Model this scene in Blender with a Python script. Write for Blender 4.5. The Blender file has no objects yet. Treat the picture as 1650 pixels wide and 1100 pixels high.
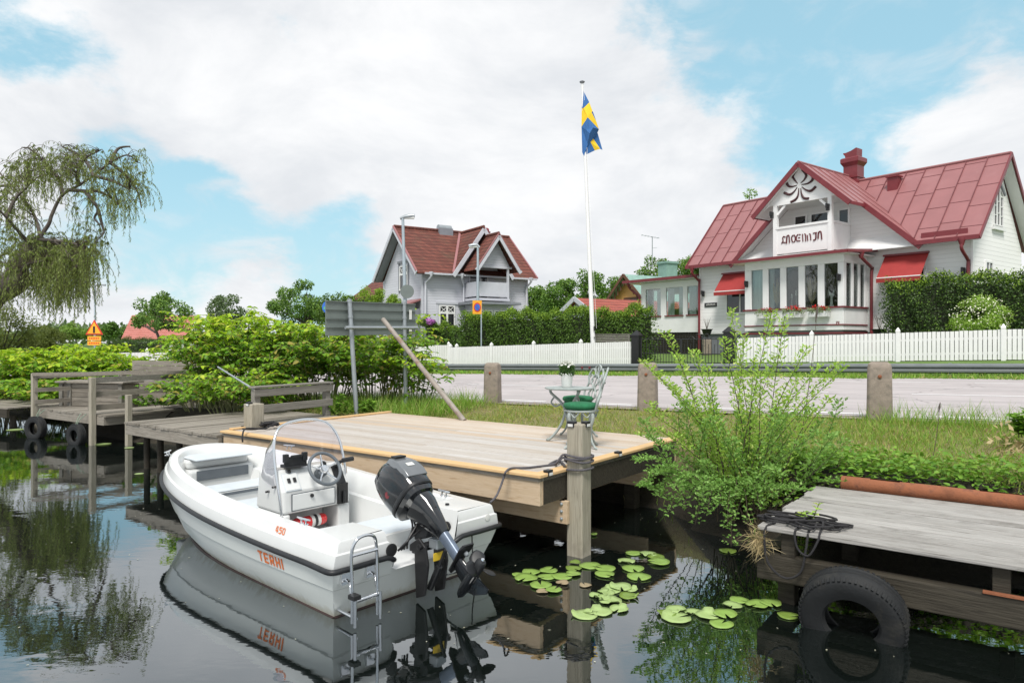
import bpy, math, random
import numpy as np
from mathutils import Vector, Matrix
random.seed(7)
rng = np.random.default_rng(7)
R = math.radians
PI = math.pi
sc = bpy.context.scene
col = sc.collection

# ------------------------------------------------------------------ camera, world, sun, exposure
F, CZ = 1120.0, 2.05
cd = bpy.data.cameras.new('Camera')
cam = bpy.data.objects.new('Camera', cd)
col.objects.link(cam)
cam.location = (0, 0, CZ)
cam.rotation_euler = (R(90), 0, 0)
cd.lens = 36.0 * F / 1650.0
cd.clip_end = 3000
cd.clip_start = 0.05
sc.camera = cam

SUN_EL, SUN_AZ = 57.0, 188.0      # azimuth clockwise from +y
sd = bpy.data.lights.new('Sun', 'SUN')
sun = bpy.data.objects.new('Sun', sd)
col.objects.link(sun)
sd.energy = 2.7
sd.angle = R(18)
sd.color = (1.0, 0.96, 0.9)
_d = Vector((math.sin(R(SUN_AZ)) * math.cos(R(SUN_EL)), math.cos(R(SUN_AZ)) * math.cos(R(SUN_EL)), math.sin(R(SUN_EL))))
sun.rotation_euler = (-_d).to_track_quat('-Z', 'Y').to_euler()

sc.view_settings.view_transform = 'Standard'
sc.view_settings.look = 'None'
sc.view_settings.exposure = 0.66
sc.view_settings.gamma = 1.0
try:
    sc.cycles.max_bounces = 8
    sc.cycles.transparent_max_bounces = 12
    sc.cycles.use_denoising = True
    sc.cycles.sample_clamp_indirect = 4
except Exception:
    pass


def nd(nt, typ, **kw):
    n = nt.nodes.new(typ)
    for k, v in kw.items():
        setattr(n, k, v)
    return n


def setin(n, **kw):
    for k, v in kw.items():
        n.inputs[k.replace('_', ' ')].default_value = v


def math_node(nt, op, a, b=None, c=None, clamp=False):
    n = nt.nodes.new('ShaderNodeMath')
    n.operation = op
    n.use_clamp = clamp
    for i, v in enumerate((a, b, c)):
        if v is None:
            continue
        if isinstance(v, (int, float)):
            n.inputs[i].default_value = v
        else:
            nt.links.new(v, n.inputs[i])
    return n.outputs[0]


def mixc(nt, fac, a, b, blend='MIX'):
    n = nt.nodes.new('ShaderNodeMix')
    n.data_type = 'RGBA'
    n.blend_type = blend
    for s, v in ((0, fac), (6, a), (7, b)):
        if isinstance(v, (int, float)):
            n.inputs[s].default_value = v
        elif isinstance(v, (tuple, list)):
            n.inputs[s].default_value = tuple(v) + ((1.0,) if len(v) == 3 else ())
        else:
            nt.links.new(v, n.inputs[s])
    return n.outputs[2]


def maprange(nt, v, a, b, c=0.0, d=1.0, smooth=False):
    n = nt.nodes.new('ShaderNodeMapRange')
    if smooth:
        n.interpolation_type = 'SMOOTHSTEP'
    nt.links.new(v, n.inputs[0])
    for i, x in enumerate((a, b, c, d)):
        n.inputs[i + 1].default_value = x
    return n.outputs[0]


def pixdir(px, py):
    return Vector((px - 825.0, F, 550.0 - py)).normalized()


world = bpy.data.worlds.new('World')
sc.world = world
world.use_nodes = True
nt = world.node_tree
nt.nodes.clear()
wout = nd(nt, 'ShaderNodeOutputWorld')
bg = nd(nt, 'ShaderNodeBackground')
bg.inputs[1].default_value = 0.093
nt.links.new(bg.outputs[0], wout.inputs[0])
sky = nd(nt, 'ShaderNodeTexSky', sky_type='NISHITA')
sky.sun_disc = False
sky.sun_elevation = R(SUN_EL)
sky.sun_rotation = R(SUN_AZ)
sky.air_density = 1.0
sky.dust_density = 0.4
sky.ozone_density = 1.5
tc = nd(nt, 'ShaderNodeTexCoord')
gen = tc.outputs['Generated']
sep = nd(nt, 'ShaderNodeSeparateXYZ')
nt.links.new(gen, sep.inputs[0])
# clouds live on the view direction, flattened towards the horizon
mpw = nd(nt, 'ShaderNodeMapping')
mpw.inputs['Scale'].default_value = (1, 1, 1.9)
nt.links.new(gen, mpw.inputs[0])
n1 = nd(nt, 'ShaderNodeTexNoise')
nt.links.new(mpw.outputs[0], n1.inputs['Vector'])
setin(n1, Scale=4.6, Detail=14.0, Roughness=.62, Distortion=.1)
n2 = nd(nt, 'ShaderNodeTexNoise')
nt.links.new(mpw.outputs[0], n2.inputs['Vector'])
setin(n2, Scale=3.6, Detail=9.0, Roughness=.6, Distortion=.3)
dens = math_node(nt, 'ADD', math_node(nt, 'MULTIPLY', math_node(nt, 'SUBTRACT', n1.outputs[0], .5), 3.4), .86)
# (pixel in the photo's sky, angular radius, weight): gaps of blue and banks of cloud
for px, py, rad, w in ((1130, 20, 7, -.45), (1230, 90, 8, -.55), (1330, 120, 9, -.7), (1480, 40, 9, -.7), (1640, 50, 8, -.65), (1440, 210, 6, -.55), (1290, 20, 8, -.5), (60, 0, 6, -.7), (430, -10, 5, -.35),
                       (130, 160, 5, -.75), (270, 205, 5, -.65), (310, 340, 7, -.6), (440, 400, 8, -.7), (260, 420, 7, -.65), (560, 450, 6, -.5), (530, 330, 5, -.3),
                       (880, 350, 6, -.2), (1080, 215, 4, -.3), (330, 480, 4, .6), (400, 460, 4, .7), (470, 470, 4, .4), (620, 180, 16, .35), (1200, 210, 6, .4), (1580, 180, 6, .6), (1640, 260, 8, .5),
                       (150, 490, 5, .4), (800, 60, 14, .3), (100, 80, 6, .4), (260, 90, 7, .4), (420, 160, 8, .45), (40, 200, 5, .3), (330, 30, 5, .2), (1110, 130, 5, .3), (1540, 130, 4, .3), (190, 265, 6, .45), (420, 255, 7, .5), (560, 330, 6, .4), (1620, 300, 8, .4), (1480, 160, 5, .35), (1350, 200, 4, .2), (1000, 420, 8, .3)):
    dp = nd(nt, 'ShaderNodeVectorMath', operation='DOT_PRODUCT')
    nt.links.new(gen, dp.inputs[0])
    dp.inputs[1].default_value = pixdir(px, py)
    g = maprange(nt, dp.outputs['Value'], math.cos(R(rad * 1.3)), 1.0, 0.0, w, True)
    dens = math_node(nt, 'ADD', dens, g)
cov = maprange(nt, dens, 0.22, 0.92, 0.0, 1.0, True)
n3 = nd(nt, 'ShaderNodeTexNoise')
nt.links.new(mpw.outputs[0], n3.inputs['Vector'])
setin(n3, Scale=9.0, Detail=9.0, Roughness=.6, Distortion=.5)
wisp = math_node(nt, 'MULTIPLY', maprange(nt, n3.outputs[0], .44, .7, 0.0, .7, True), maprange(nt, dens, -.5, .3, .45, 1.0))
cov = math_node(nt, 'MAXIMUM', cov, wisp)
shade = maprange(nt, n2.outputs[0], 0.3, 0.72, 0.0, 1.0, True)
cl = mixc(nt, shade, (5.2, 5.38, 5.65), (7.0, 7.0, 7.05))
blue = mixc(nt, 1.0, sky.outputs[0], (1.35, 1.5, 1.25), 'MULTIPLY')
blue = mixc(nt, .75, blue, (2.75, 4.75, 5.7))
hz = maprange(nt, sep.outputs[2], 0.0, 0.28, 0.5, 0.0, True)
blue = mixc(nt, hz, blue, (4.0, 5.2, 5.9))
final = mixc(nt, math_node(nt, 'MULTIPLY', cov, 0.98), blue, cl)
nt.links.new(final, bg.inputs[0])

# ------------------------------------------------------------------ helpers
U = Vector((.8, -.6, 0))
V = Vector((.6, .8, 0))
ANG = math.atan2(-.6, .8)


def P(px, py, Z):
    return Vector(((px - 825) * Z / F, Z, CZ + (550 - py) * Z / F))


def G(px, py, z):
    Z = F * (CZ - z) / (py - 550)
    return Vector(((px - 825) * Z / F, Z, z))


def AB(a, b, z=0.0):
    return Vector((U.x * a + V.x * b, U.y * a + V.y * b, z))


def to_ab(x, y):
    return U.x * x + U.y * y, V.x * x + V.y * y


def ray_b(px, b):
    """Point on the ground line b = const under photo column px (plan position)."""
    r = (px - 825) / F
    Z = b / (V.x * r + V.y)
    return Vector((r * Z, Z, 0))


def road_z(a):
    return 1.0 + .02 * max(-34.0, min(9.0, a + .5))


def fence_g(a):
    return 1.08 + .029 * max(-22.0, min(20.0, a + 13.4))


def smooth(x, a, b):
    t = max(0.0, min(1.0, (x - a) / (b - a)))
    return t * t * (3 - 2 * t)


def ground_z(x, y):
    a, b = to_ab(x, y)
    sh = 7.25 + .25 * math.sin(a * .8) + .12 * math.sin(a * 2.3 + 1)
    if a < -9.4:
        sh = sh - .45 * smooth(-a, 9.4, 10.2) + .8 * smooth(-a, 16.5, 20)
    if -9.6 < a < -2.6:
        sh += (8.0 - sh) * smooth(a, -9.6, -8.9) * (1 - smooth(a, -3.5, -2.7))
    rz = road_z(a)
    lo = min(.72, rz - .1)
    if b < sh:
        return -0.9 + (0.95) * smooth(b, sh - 1.2, sh)
    z = .05 + (lo - .05) * smooth(b, sh, sh + (.75 if sh < 7.8 else .35))
    z += (rz - .03 - lo) * smooth(b, min(sh + .9, 8.5), 10.9)
    z += .03 * math.sin(x * 2.1) * math.sin(y * 1.7) * (1 if 8 < b < 10.6 else 0)
    if b > 11:
        z = rz - .03
    if b > 24.0:
        z = rz - .03 + (fence_g(a) - rz + .03) * smooth(b, 24.3, 26.0)
    if b > 26:
        z = fence_g(a) + .045 * min(b - 26.0, 9)
    return z


class MB:
    def __init__(s):
        s.v = []
        s.f = []

    def add(s, vs, fs):
        o = len(s.v)
        s.v.extend(tuple(p) for p in vs)
        s.f.extend(tuple(i + o for i in f) for f in fs)
        return s

    def bx(s, x0, x1, y0, y1, z0, z1, M=None):
        vs = [Vector(p) for p in ((x0, y0, z0), (x1, y0, z0), (x1, y1, z0), (x0, y1, z0), (x0, y0, z1), (x1, y0, z1), (x1, y1, z1), (x0, y1, z1))]
        if M is not None:
            vs = [M @ p for p in vs]
        return s.add(vs, ((3, 2, 1, 0), (4, 5, 6, 7), (0, 1, 5, 4), (1, 2, 6, 5), (2, 3, 7, 6), (3, 0, 4, 7)))

    def beam(s, p, q, w, h, up=(0, 0, 1)):
        """A rectangular bar from p to q, w across, h along up."""
        p, q = Vector(p), Vector(q)
        d = (q - p).normalized()
        up = Vector(up)
        sx = d.cross(up)
        if sx.length < 1e-4:
            sx = d.cross(Vector((1, 0, 0)))
        sx.normalize()
        uz = sx.cross(d).normalized()
        a, b = sx * (w / 2), uz * (h / 2)
        vs = [p - a - b, p + a - b, p + a + b, p - a + b, q - a - b, q + a - b, q + a + b, q - a + b]
        return s.add(vs, ((0, 1, 2, 3), (7, 6, 5, 4), (4, 5, 1, 0), (5, 6, 2, 1), (6, 7, 3, 2), (7, 4, 0, 3)))

    def tube(s, pts, r, n=8, closed=False):
        pts = [Vector(p) for p in pts]
        m = len(pts)
        rs = [r] * m if isinstance(r, (int, float)) else list(r)
        prev = None
        o = len(s.v)
        for i, p in enumerate(pts):
            if closed:
                d = pts[(i + 1) % m] - pts[i - 1]
            else:
                d = pts[min(i + 1, m - 1)] - pts[max(i - 1, 0)]
            if d.length < 1e-9:
                d = Vector((0, 0, 1))
            d.normalize()
            if prev is None:
                x = d.orthogonal().normalized()
            else:
                x = prev - d * prev.dot(d)
                if x.length < 1e-6:
                    x = d.orthogonal()
                x.normalize()
            prev = x
            y = d.cross(x)
            for k in range(n):
                t = 2 * PI * k / n
                s.v.append(tuple(p + (x * math.cos(t) + y * math.sin(t)) * rs[i]))
        for i in range(m if closed else m - 1):
            j = (i + 1) % m
            for k in range(n):
                l = (k + 1) % n
                s.f.append((o + i * n + k, o + i * n + l, o + j * n + l, o + j * n + k))
        if not closed:
            s.f.append(tuple(o + k for k in range(n - 1, -1, -1)))
            s.f.append(tuple(o + (m - 1) * n + k for k in range(n)))
        return s

    def lathe(s, prof, n=16, M=None, cap=True):
        o = len(s.v)
        m = len(prof)
        for r_, z in prof:
            for k in range(n):
                t = 2 * PI * k / n
                p = Vector((r_ * math.cos(t), r_ * math.sin(t), z))
                s.v.append(tuple(M @ p if M is not None else p))
        for i in range(m - 1):
            for k in range(n):
                l = (k + 1) % n
                s.f.append((o + i * n + k, o + i * n + l, o + (i + 1) * n + l, o + (i + 1) * n + k))
        if cap:
            s.f.append(tuple(o + k for k in range(n - 1, -1, -1)))
            s.f.append(tuple(o + (m - 1) * n + k for k in range(n)))
        return s

    def extrude(s, poly, vec):
        """Closed polygon of 3D points pushed along vec."""
        n = len(poly)
        vec = Vector(vec)
        a = [Vector(p) for p in poly]
        vs = a + [p + vec for p in a]
        nrm = Vector((0, 0, 0))
        for i in range(n):
            p, q = a[i], a[(i + 1) % n]
            nrm += p.cross(q)
        fl = nrm.dot(vec) > 0
        fs = []
        if fl:
            fs.append(tuple(range(n - 1, -1, -1)))
            fs.append(tuple(range(n, 2 * n)))
            fs += [(i, (i + 1) % n, n + (i + 1) % n, n + i) for i in range(n)]
        else:
            fs.append(tuple(range(n)))
            fs.append(tuple(range(2 * n - 1, n - 1, -1)))
            fs += [((i + 1) % n, i, n + i, n + (i + 1) % n) for i in range(n)]
        return s.add(vs, fs)

    def loft(s, rings, closed=True, cap=False):
        o = len(s.v)
        n = len(rings[0])
        for r_ in rings:
            s.v.extend(tuple(p) for p in r_)
        for i in range(len(rings) - 1):
            for k in range(n if closed else n - 1):
                l = (k + 1) % n
                s.f.append((o + i * n + k, o + i * n + l, o + (i + 1) * n + l, o + (i + 1) * n + k))
        if cap:
            s.f.append(tuple(o + k for k in range(n - 1, -1, -1)))
            s.f.append(tuple(o + (len(rings) - 1) * n + k for k in range(n)))
        return s

    def build(s, name, mat, parent=None, sm=None, bevel=0.0, seg=2):
        me = bpy.data.meshes.new(name)
        me.from_pydata(s.v, [], s.f)
        me.update()
        if sm is not None:
            me.polygons.foreach_set('use_smooth', [True] * len(me.polygons))
            if sm < 180:
                me.set_sharp_from_angle(angle=R(sm))
        me.materials.append(mat)
        o = bpy.data.objects.new(name, me)
        col.objects.link(o)
        if parent is not None:
            o.parent = parent
        if bevel:
            b = o.modifiers.new('Bevel', 'BEVEL')
            b.width = bevel
            b.segments = seg
            b.limit_method = 'ANGLE'
            b.angle_limit = R(40)
        return o


def tag(o, label=None, cat=None, group=None, kind=None):
    if label:
        o['label'] = label
    if cat:
        o['category'] = cat
    if group:
        o['group'] = group
    if kind:
        o['kind'] = kind
    return o


def thing(name, label, cat, loc=(0, 0, 0), rz=0.0, group=None, scale=1.0):
    o = bpy.data.objects.new(name, None)
    o.empty_display_size = .1
    col.objects.link(o)
    o.location = loc
    o.rotation_euler = (0, 0, rz)
    o.scale = (scale,) * 3
    return tag(o, label, cat, group)


def copy_tree(o, parent=None):
    c = o.copy()
    col.objects.link(c)
    if parent is not None:
        c.parent = parent
    for ch in list(o.children):
        copy_tree(ch, c)
    return c


def smoothpath(pts, k=4):
    """Catmull-Rom through pts."""
    pts = [Vector(p) for p in pts]
    out = []
    for i in range(len(pts) - 1):
        p0, p1, p2, p3 = pts[max(i - 1, 0)], pts[i], pts[i + 1], pts[min(i + 2, len(pts) - 1)]
        for j in range(k):
            t = j / k
            out.append(.5 * ((2 * p1) + (p2 - p0) * t + (2 * p0 - 5 * p1 + 4 * p2 - p3) * t * t + (3 * p1 - p0 - 3 * p2 + p3) * t ** 3))
    out.append(pts[-1])
    return out


def leaf_mesh(name, pos, dirs, nrm, L, W, mat, parent=None, heart=False, bend=.12, fold=.12):
    """Many small leaves as one mesh; arrays of base point, axis, normal, length and width."""
    pos = np.asarray(pos, float)
    d = np.asarray(dirs, float)
    d /= np.linalg.norm(d, axis=1, keepdims=True) + 1e-9
    n = np.asarray(nrm, float)
    s = np.cross(d, n)
    s /= np.linalg.norm(s, axis=1, keepdims=True) + 1e-9
    n = np.cross(s, d)
    N = len(pos)
    L = np.broadcast_to(np.asarray(L, float), (N,))[:, None]
    W = np.broadcast_to(np.asarray(W, float), (N,))[:, None]
    if heart:
        vs = [pos, pos + d * L * .16 - s * W * .46 + n * W * fold, pos + d * L * .58 - s * W * .4 + n * (W * fold - L * bend * .4), pos + d * L - n * L * bend,
              pos + d * L * .58 + s * W * .4 + n * (W * fold - L * bend * .4), pos + d * L * .16 + s * W * .46 + n * W * fold]
        k, fc = 6, [[0, 3, 2, 1], [0, 5, 4, 3]]
    else:
        vs = [pos, pos + d * L * .45 - s * W * .5 + n * W * fold, pos + d * L - n * L * bend, pos + d * L * .45 + s * W * .5 + n * W * fold]
        k, fc = 4, [[0, 3, 2, 1]]
    v = np.stack(vs, 1).reshape(-1, 3)
    nf = len(fc)
    f = (np.arange(N)[:, None, None] * k + np.array(fc)[None]).reshape(-1, 4)
    me = bpy.data.meshes.new(name)
    me.vertices.add(len(v))
    me.vertices.foreach_set('co', v.astype(np.float32).ravel())
    me.loops.add(f.size)
    me.loops.foreach_set('vertex_index', f.astype(np.int32).ravel())
    me.polygons.add(len(f))
    me.polygons.foreach_set('loop_start', (np.arange(len(f)) * 4).astype(np.int32))
    me.polygons.foreach_set('loop_total', np.full(len(f), 4, np.int32))
    me.update(calc_edges=True)
    me.materials.append(mat)
    o = bpy.data.objects.new(name, me)
    col.objects.link(o)
    if parent is not None:
        o.parent = parent
    return o


def unit(n):
    v = rng.normal(size=(n, 3))
    return v / np.linalg.norm(v, axis=1, keepdims=True)


# ------------------------------------------------------------------ materials
def newmat(name):
    m = bpy.data.materials.new(name)
    m.use_nodes = True
    t = m.node_tree
    b = t.nodes['Principled BSDF']
    return m, t, b


def mat(name, c, rough=.5, var=.12, scale=6.0, metal=0.0, bump=0.0, bscale=40.0, spec=.5, coat=0.0, stain=None, stretch=(1, 1, 1), stain_scale=3.0, stain_lo=.52):
    m, t, b = newmat(name)
    tcn = nd(t, 'ShaderNodeTexCoord')
    mp = nd(t, 'ShaderNodeMapping')
    mp.inputs['Scale'].default_value = stretch
    t.links.new(tcn.outputs['Object'], mp.inputs[0])
    n = nd(t, 'ShaderNodeTexNoise')
    t.links.new(mp.outputs[0], n.inputs['Vector'])
    setin(n, Scale=scale, Detail=5.0, Roughness=.6)
    f = maprange(t, n.outputs[0], .3, .7)
    cc = mixc(t, f, tuple(x * (1 - var) for x in c), tuple(min(1, x * (1 + var)) for x in c))
    if stain:
        n3 = nd(t, 'ShaderNodeTexNoise')
        t.links.new(mp.outputs[0], n3.inputs['Vector'])
        setin(n3, Scale=stain_scale, Detail=8.0, Roughness=.7)
        cc = mixc(t, maprange(t, n3.outputs[0], stain_lo, stain_lo + .16), cc, stain)
    t.links.new(cc, b.inputs['Base Color'])
    setin(b, Roughness=rough, Metallic=metal)
    b.inputs['Specular IOR Level'].default_value = spec
    if coat:
        b.inputs['Coat Weight'].default_value = coat
        b.inputs['Coat Roughness'].default_value = .08
    if bump:
        n2_ = nd(t, 'ShaderNodeTexNoise')
        t.links.new(mp.outputs[0], n2_.inputs['Vector'])
        setin(n2_, Scale=bscale, Detail=4.0, Roughness=.6)
        bp = nd(t, 'ShaderNodeBump')
        bp.inputs['Strength'].default_value = bump
        bp.inputs['Distance'].default_value = .01
        t.links.new(n2_.outputs[0], bp.inputs['Height'])
        t.links.new(bp.outputs[0], b.inputs['Normal'])
    return m


def wood(name, c1, c2, dark, axis=0, rough=.75, grain=14.0, knots=True, island=.35, bump=.35, streak=.6):
    """Planks: grain along one local axis, each board (island) its own tone."""
    m, t, b = newmat(name)
    tcn = nd(t, 'ShaderNodeTexCoord')
    geo = nd(t, 'ShaderNodeNewGeometry')
    ri = geo.outputs['Random Per Island']
    off = nd(t, 'ShaderNodeVectorMath', operation='ADD')
    cmbn = nd(t, 'ShaderNodeCombineXYZ')
    k = math_node(t, 'MULTIPLY', ri, 37.0)
    for i in range(3):
        t.links.new(k, cmbn.inputs[i])
    t.links.new(tcn.outputs['Object'], off.inputs[0])
    t.links.new(cmbn.outputs[0], off.inputs[1])
    mp = nd(t, 'ShaderNodeMapping')
    s = [grain] * 3
    s[axis] = .9
    mp.inputs['Scale'].default_value = s
    t.links.new(off.outputs[0], mp.inputs[0])
    n = nd(t, 'ShaderNodeTexNoise')
    t.links.new(mp.outputs[0], n.inputs['Vector'])
    setin(n, Scale=2.2, Detail=7.0, Roughness=.65, Distortion=.6)
    f = maprange(t, n.outputs[0], .28, .72)
    cc = mixc(t, f, c1, c2)
    cc = mixc(t, math_node(t, 'MULTIPLY', ri, island), cc, dark)
    nb = nd(t, 'ShaderNodeTexNoise')
    t.links.new(mp.outputs[0], nb.inputs['Vector'])
    setin(nb, Scale=5.5, Detail=3.0, Roughness=.5)
    cc = mixc(t, maprange(t, nb.outputs[0], .56, .72, 0, streak), cc, dark)
    if knots:
        n4 = nd(t, 'ShaderNodeTexNoise')
        t.links.new(off.outputs[0], n4.inputs['Vector'])
        setin(n4, Scale=1.6, Detail=6.0, Roughness=.7)
        cc = mixc(t, maprange(t, n4.outputs[0], .56, .74, 0, .55), cc, dark)
    t.links.new(cc, b.inputs['Base Color'])
    setin(b, Roughness=rough)
    b.inputs['Specular IOR Level'].default_value = .25
    bp = nd(t, 'ShaderNodeBump')
    bp.inputs['Strength'].default_value = bump
    bp.inputs['Distance'].default_value = .006
    t.links.new(math_node(t, 'SUBTRACT', f, math_node(t, 'MULTIPLY', nb.outputs[0], .8)), bp.inputs['Height'])
    t.links.new(bp.outputs[0], b.inputs['Normal'])
    return m


def leafmat(name, c1, c2, trans=.35, c3=None, rough=.5):
    m, t, b = newmat(name)
    geo = nd(t, 'ShaderNodeNewGeometry')
    ri = geo.outputs['Random Per Island']
    cc = mixc(t, ri, c1, c2)
    if c3 is not None:
        cc = mixc(t, maprange(t, ri, .86, .9), cc, c3)
    t.links.new(cc, b.inputs['Base Color'])
    setin(b, Roughness=rough)
    b.inputs['Specular IOR Level'].default_value = .3
    tr = nd(t, 'ShaderNodeBsdfTranslucent')
    t.links.new(mixc(t, .5, cc, mixc(t, 1.0, cc, (1.25, 1.2, .5), 'MULTIPLY')), tr.inputs[0])
    mx = nd(t, 'ShaderNodeMixShader')
    mx.inputs[0].default_value = trans
    t.links.new(b.outputs[0], mx.inputs[1])
    t.links.new(tr.outputs[0], mx.inputs[2])
    t.links.new(mx.outputs[0], t.nodes['Material Output'].inputs[0])
    return m


def siding(name, c, pitch=.13, rough=.55, dirt=.1):
    m, t, b = newmat(name)
    tcn = nd(t, 'ShaderNodeTexCoord')
    sp = nd(t, 'ShaderNodeSeparateXYZ')
    t.links.new(tcn.outputs['Object'], sp.inputs[0])
    fr = math_node(t, 'FRACT', math_node(t, 'DIVIDE', sp.outputs[2], pitch))
    hgt = math_node(t, 'SUBTRACT', 1.0, fr)
    gap = maprange(t, fr, .0, .1, 1.0, 0.0)
    row = math_node(t, 'FLOOR', math_node(t, 'DIVIDE', sp.outputs[2], pitch))
    wn = nd(t, 'ShaderNodeTexWhiteNoise', noise_dimensions='1D')
    t.links.new(row, wn.inputs['W'])
    n = nd(t, 'ShaderNodeTexNoise')
    mp = nd(t, 'ShaderNodeMapping')
    mp.inputs['Scale'].default_value = (.6, .6, 5)
    t.links.new(tcn.outputs['Object'], mp.inputs[0])
    t.links.new(mp.outputs[0], n.inputs['Vector'])
    setin(n, Scale=2.5, Detail=6.0, Roughness=.65)
    f = math_node(t, 'ADD', math_node(t, 'MULTIPLY', wn.outputs[0], .4), math_node(t, 'MULTIPLY', n.outputs[0], .6))
    cc = mixc(t, f, tuple(x * (1 - dirt) for x in c), c)
    cc = mixc(t, math_node(t, 'MULTIPLY', gap, .35), cc, tuple(x * .45 for x in c))  # dark line paints occlusion shade along each board lap
    t.links.new(cc, b.inputs['Base Color'])
    setin(b, Roughness=rough)
    bp = nd(t, 'ShaderNodeBump')
    bp.inputs['Strength'].default_value = .8
    bp.inputs['Distance'].default_value = .03
    t.links.new(hgt, bp.inputs['Height'])
    t.links.new(bp.outputs[0], b.inputs['Normal'])
    return m


def rooftile(name, c1, c2, moss):
    """Pantiles: rows down the slope (by height) and waves along local x or y."""
    m, t, b = newmat(name)
    tcn = nd(t, 'ShaderNodeTexCoord')
    sp = nd(t, 'ShaderNodeSeparateXYZ')
    t.links.new(tcn.outputs['Object'], sp.inputs[0])
    geo = nd(t, 'ShaderNodeNewGeometry')
    row = math_node(t, 'DIVIDE', sp.outputs[2], .19)
    fr = math_node(t, 'FRACT', row)
    along = math_node(t, 'ADD', sp.outputs[0], sp.outputs[1])
    cell = math_node(t, 'DIVIDE', along, .2)
    wav = math_node(t, 'ABSOLUTE', math_node(t, 'SINE', math_node(t, 'MULTIPLY', cell, PI)))
    wn = nd(t, 'ShaderNodeTexWhiteNoise', noise_dimensions='2D')
    cm = nd(t, 'ShaderNodeCombineXYZ')
    t.links.new(math_node(t, 'FLOOR', row), cm.inputs[0])
    t.links.new(math_node(t, 'FLOOR', cell), cm.inputs[1])
    t.links.new(cm.outputs[0], wn.inputs['Vector'])
    n = nd(t, 'ShaderNodeTexNoise')
    t.links.new(tcn.outputs['Object'], n.inputs['Vector'])
    setin(n, Scale=1.3, Detail=8.0, Roughness=.7)
    cc = mixc(t, wn.outputs[0], c1, c2)
    cc = mixc(t, maprange(t, n.outputs[0], .52, .75, 0, .6), cc, moss)
    edge = maprange(t, fr, 0.0, .34, 1.0, 0.0)
    cc = mixc(t, math_node(t, 'MULTIPLY', edge, .85), cc, tuple(x * .2 for x in c1))
    t.links.new(cc, b.inputs['Base Color'])
    setin(b, Roughness=.85)
    bp = nd(t, 'ShaderNodeBump')
    bp.inputs['Strength'].default_value = .9
    bp.inputs['Distance'].default_value = .05
    t.links.new(math_node(t, 'ADD', math_node(t, 'MULTIPLY', wav, .6), math_node(t, 'SUBTRACT', 1.0, fr)), bp.inputs['Height'])
    t.links.new(bp.outputs[0], b.inputs['Normal'])
    return m


def glassmat(name, tint=(1, 1, 1), refl=.25, dark=.0):
    m, t, b = newmat(name)
    t.nodes.remove(b)
    tr = nd(t, 'ShaderNodeBsdfTransparent')
    tr.inputs[0].default_value = tuple(tint) + (1,)
    gl = nd(t, 'ShaderNodeBsdfGlossy')
    gl.inputs['Roughness'].default_value = .02
    lw = nd(t, 'ShaderNodeFresnel')
    lw.inputs[0].default_value = 1.5
    mx = nd(t, 'ShaderNodeMixShader')
    t.links.new(math_node(t, 'ADD', math_node(t, 'MULTIPLY', lw.outputs[0], .8), refl, clamp=True), mx.inputs[0])
    t.links.new(tr.outputs[0], mx.inputs[1])
    t.links.new(gl.outputs[0], mx.inputs[2])
    t.links.new(mx.outputs[0], t.nodes['Material Output'].inputs[0])
    return m


M = {}
M['white'] = mat('white_paint', (.73, .73, .725), .5, .04, 3)
M['whitewall'] = siding('white_siding', (.74, .74, .725), .14, dirt=.09)
M['greywall'] = siding('grey_siding', (.52, .53, .58), .13, dirt=.12)
M['greytrim'] = mat('grey_trim', (.5, .51, .56), .55, .06, 3)
M['greydark'] = mat('dark_grey_trim', (.2, .21, .235), .55, .08, 3)
M['redmetal'] = mat('red_sheet_metal', (.27, .112, .113), .38, .07, 1.3, spec=.55, stain=(.3, .135, .136), stain_scale=.8)
M['ornament'] = mat('dark_carved_ornament', (.05, .013, .015), .6, .2, 5)
M['seamred'] = mat('seam_red', (.15, .045, .05), .45, .15, 3)
M['redtrim'] = mat('red_trim', (.165, .024, .03), .4, .12, 4)
M['redcloth'] = mat('red_awning_cloth', (.3, .028, .026), .75, .08, 6)
M['darkglass'] = mat('window_glass', (.015, .018, .02), .04, .2, 2, spec=.8)
M['clear'] = glassmat('clear_pane', (.85, .9, .88), .06)
M['curtain'] = mat('curtain', (.76, .8, .78), .8, .12, 8, stretch=(12, 12, .3))
M['interior'] = mat('dim_interior', (.06, .055, .05), .9, .2, 2)  # dark tone stands in for dimness behind the glass
M['concrete'] = mat('weathered_concrete', (.24, .2, .165), .9, .22, 9, bump=.6, bscale=60, stain=(.12, .11, .09), stain_scale=5)
M['galv'] = mat('galvanised_steel', (.33, .36, .38), .45, .1, 5, metal=.55)
M['rail'] = mat('guardrail_steel', (.2, .22, .225), .5, .15, 2, metal=.4, stain=(.2, .21, .21), stain_scale=2, stretch=(1, 1, 3))
M['lampgrey'] = mat('lamp_post_paint', (.36, .42, .46), .5, .08, 5, metal=.3)
M['black'] = mat('black_paint', (.012, .012, .013), .4, .2, 5)
M['blackplastic'] = mat('black_plastic', (.016, .017, .019), .45, .2, 20, spec=.4)
M['iron'] = mat('black_iron', (.02, .02, .022), .5, .2, 10)
M['chrome'] = mat('polished_steel', (.75, .76, .78), .12, .03, 5, metal=1.0)
M['gel'] = mat('white_gelcoat', (.6, .61, .605), .22, .025, 3, spec=.5, coat=.25)
M['hullgel'] = mat('hull_gelcoat', (.64, .67, .65), .25, .04, 1.5, spec=.5, coat=.3, stain=(.6, .62, .56), stain_scale=1.2, stain_lo=.6, stretch=(.4, .4, 2))
_t = M['hullgel'].node_tree
_b = _t.nodes['Principled BSDF']
_tc = nd(_t, 'ShaderNodeTexCoord')
_sp = nd(_t, 'ShaderNodeSeparateXYZ')
_t.links.new(_tc.outputs['Object'], _sp.inputs[0])
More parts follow.
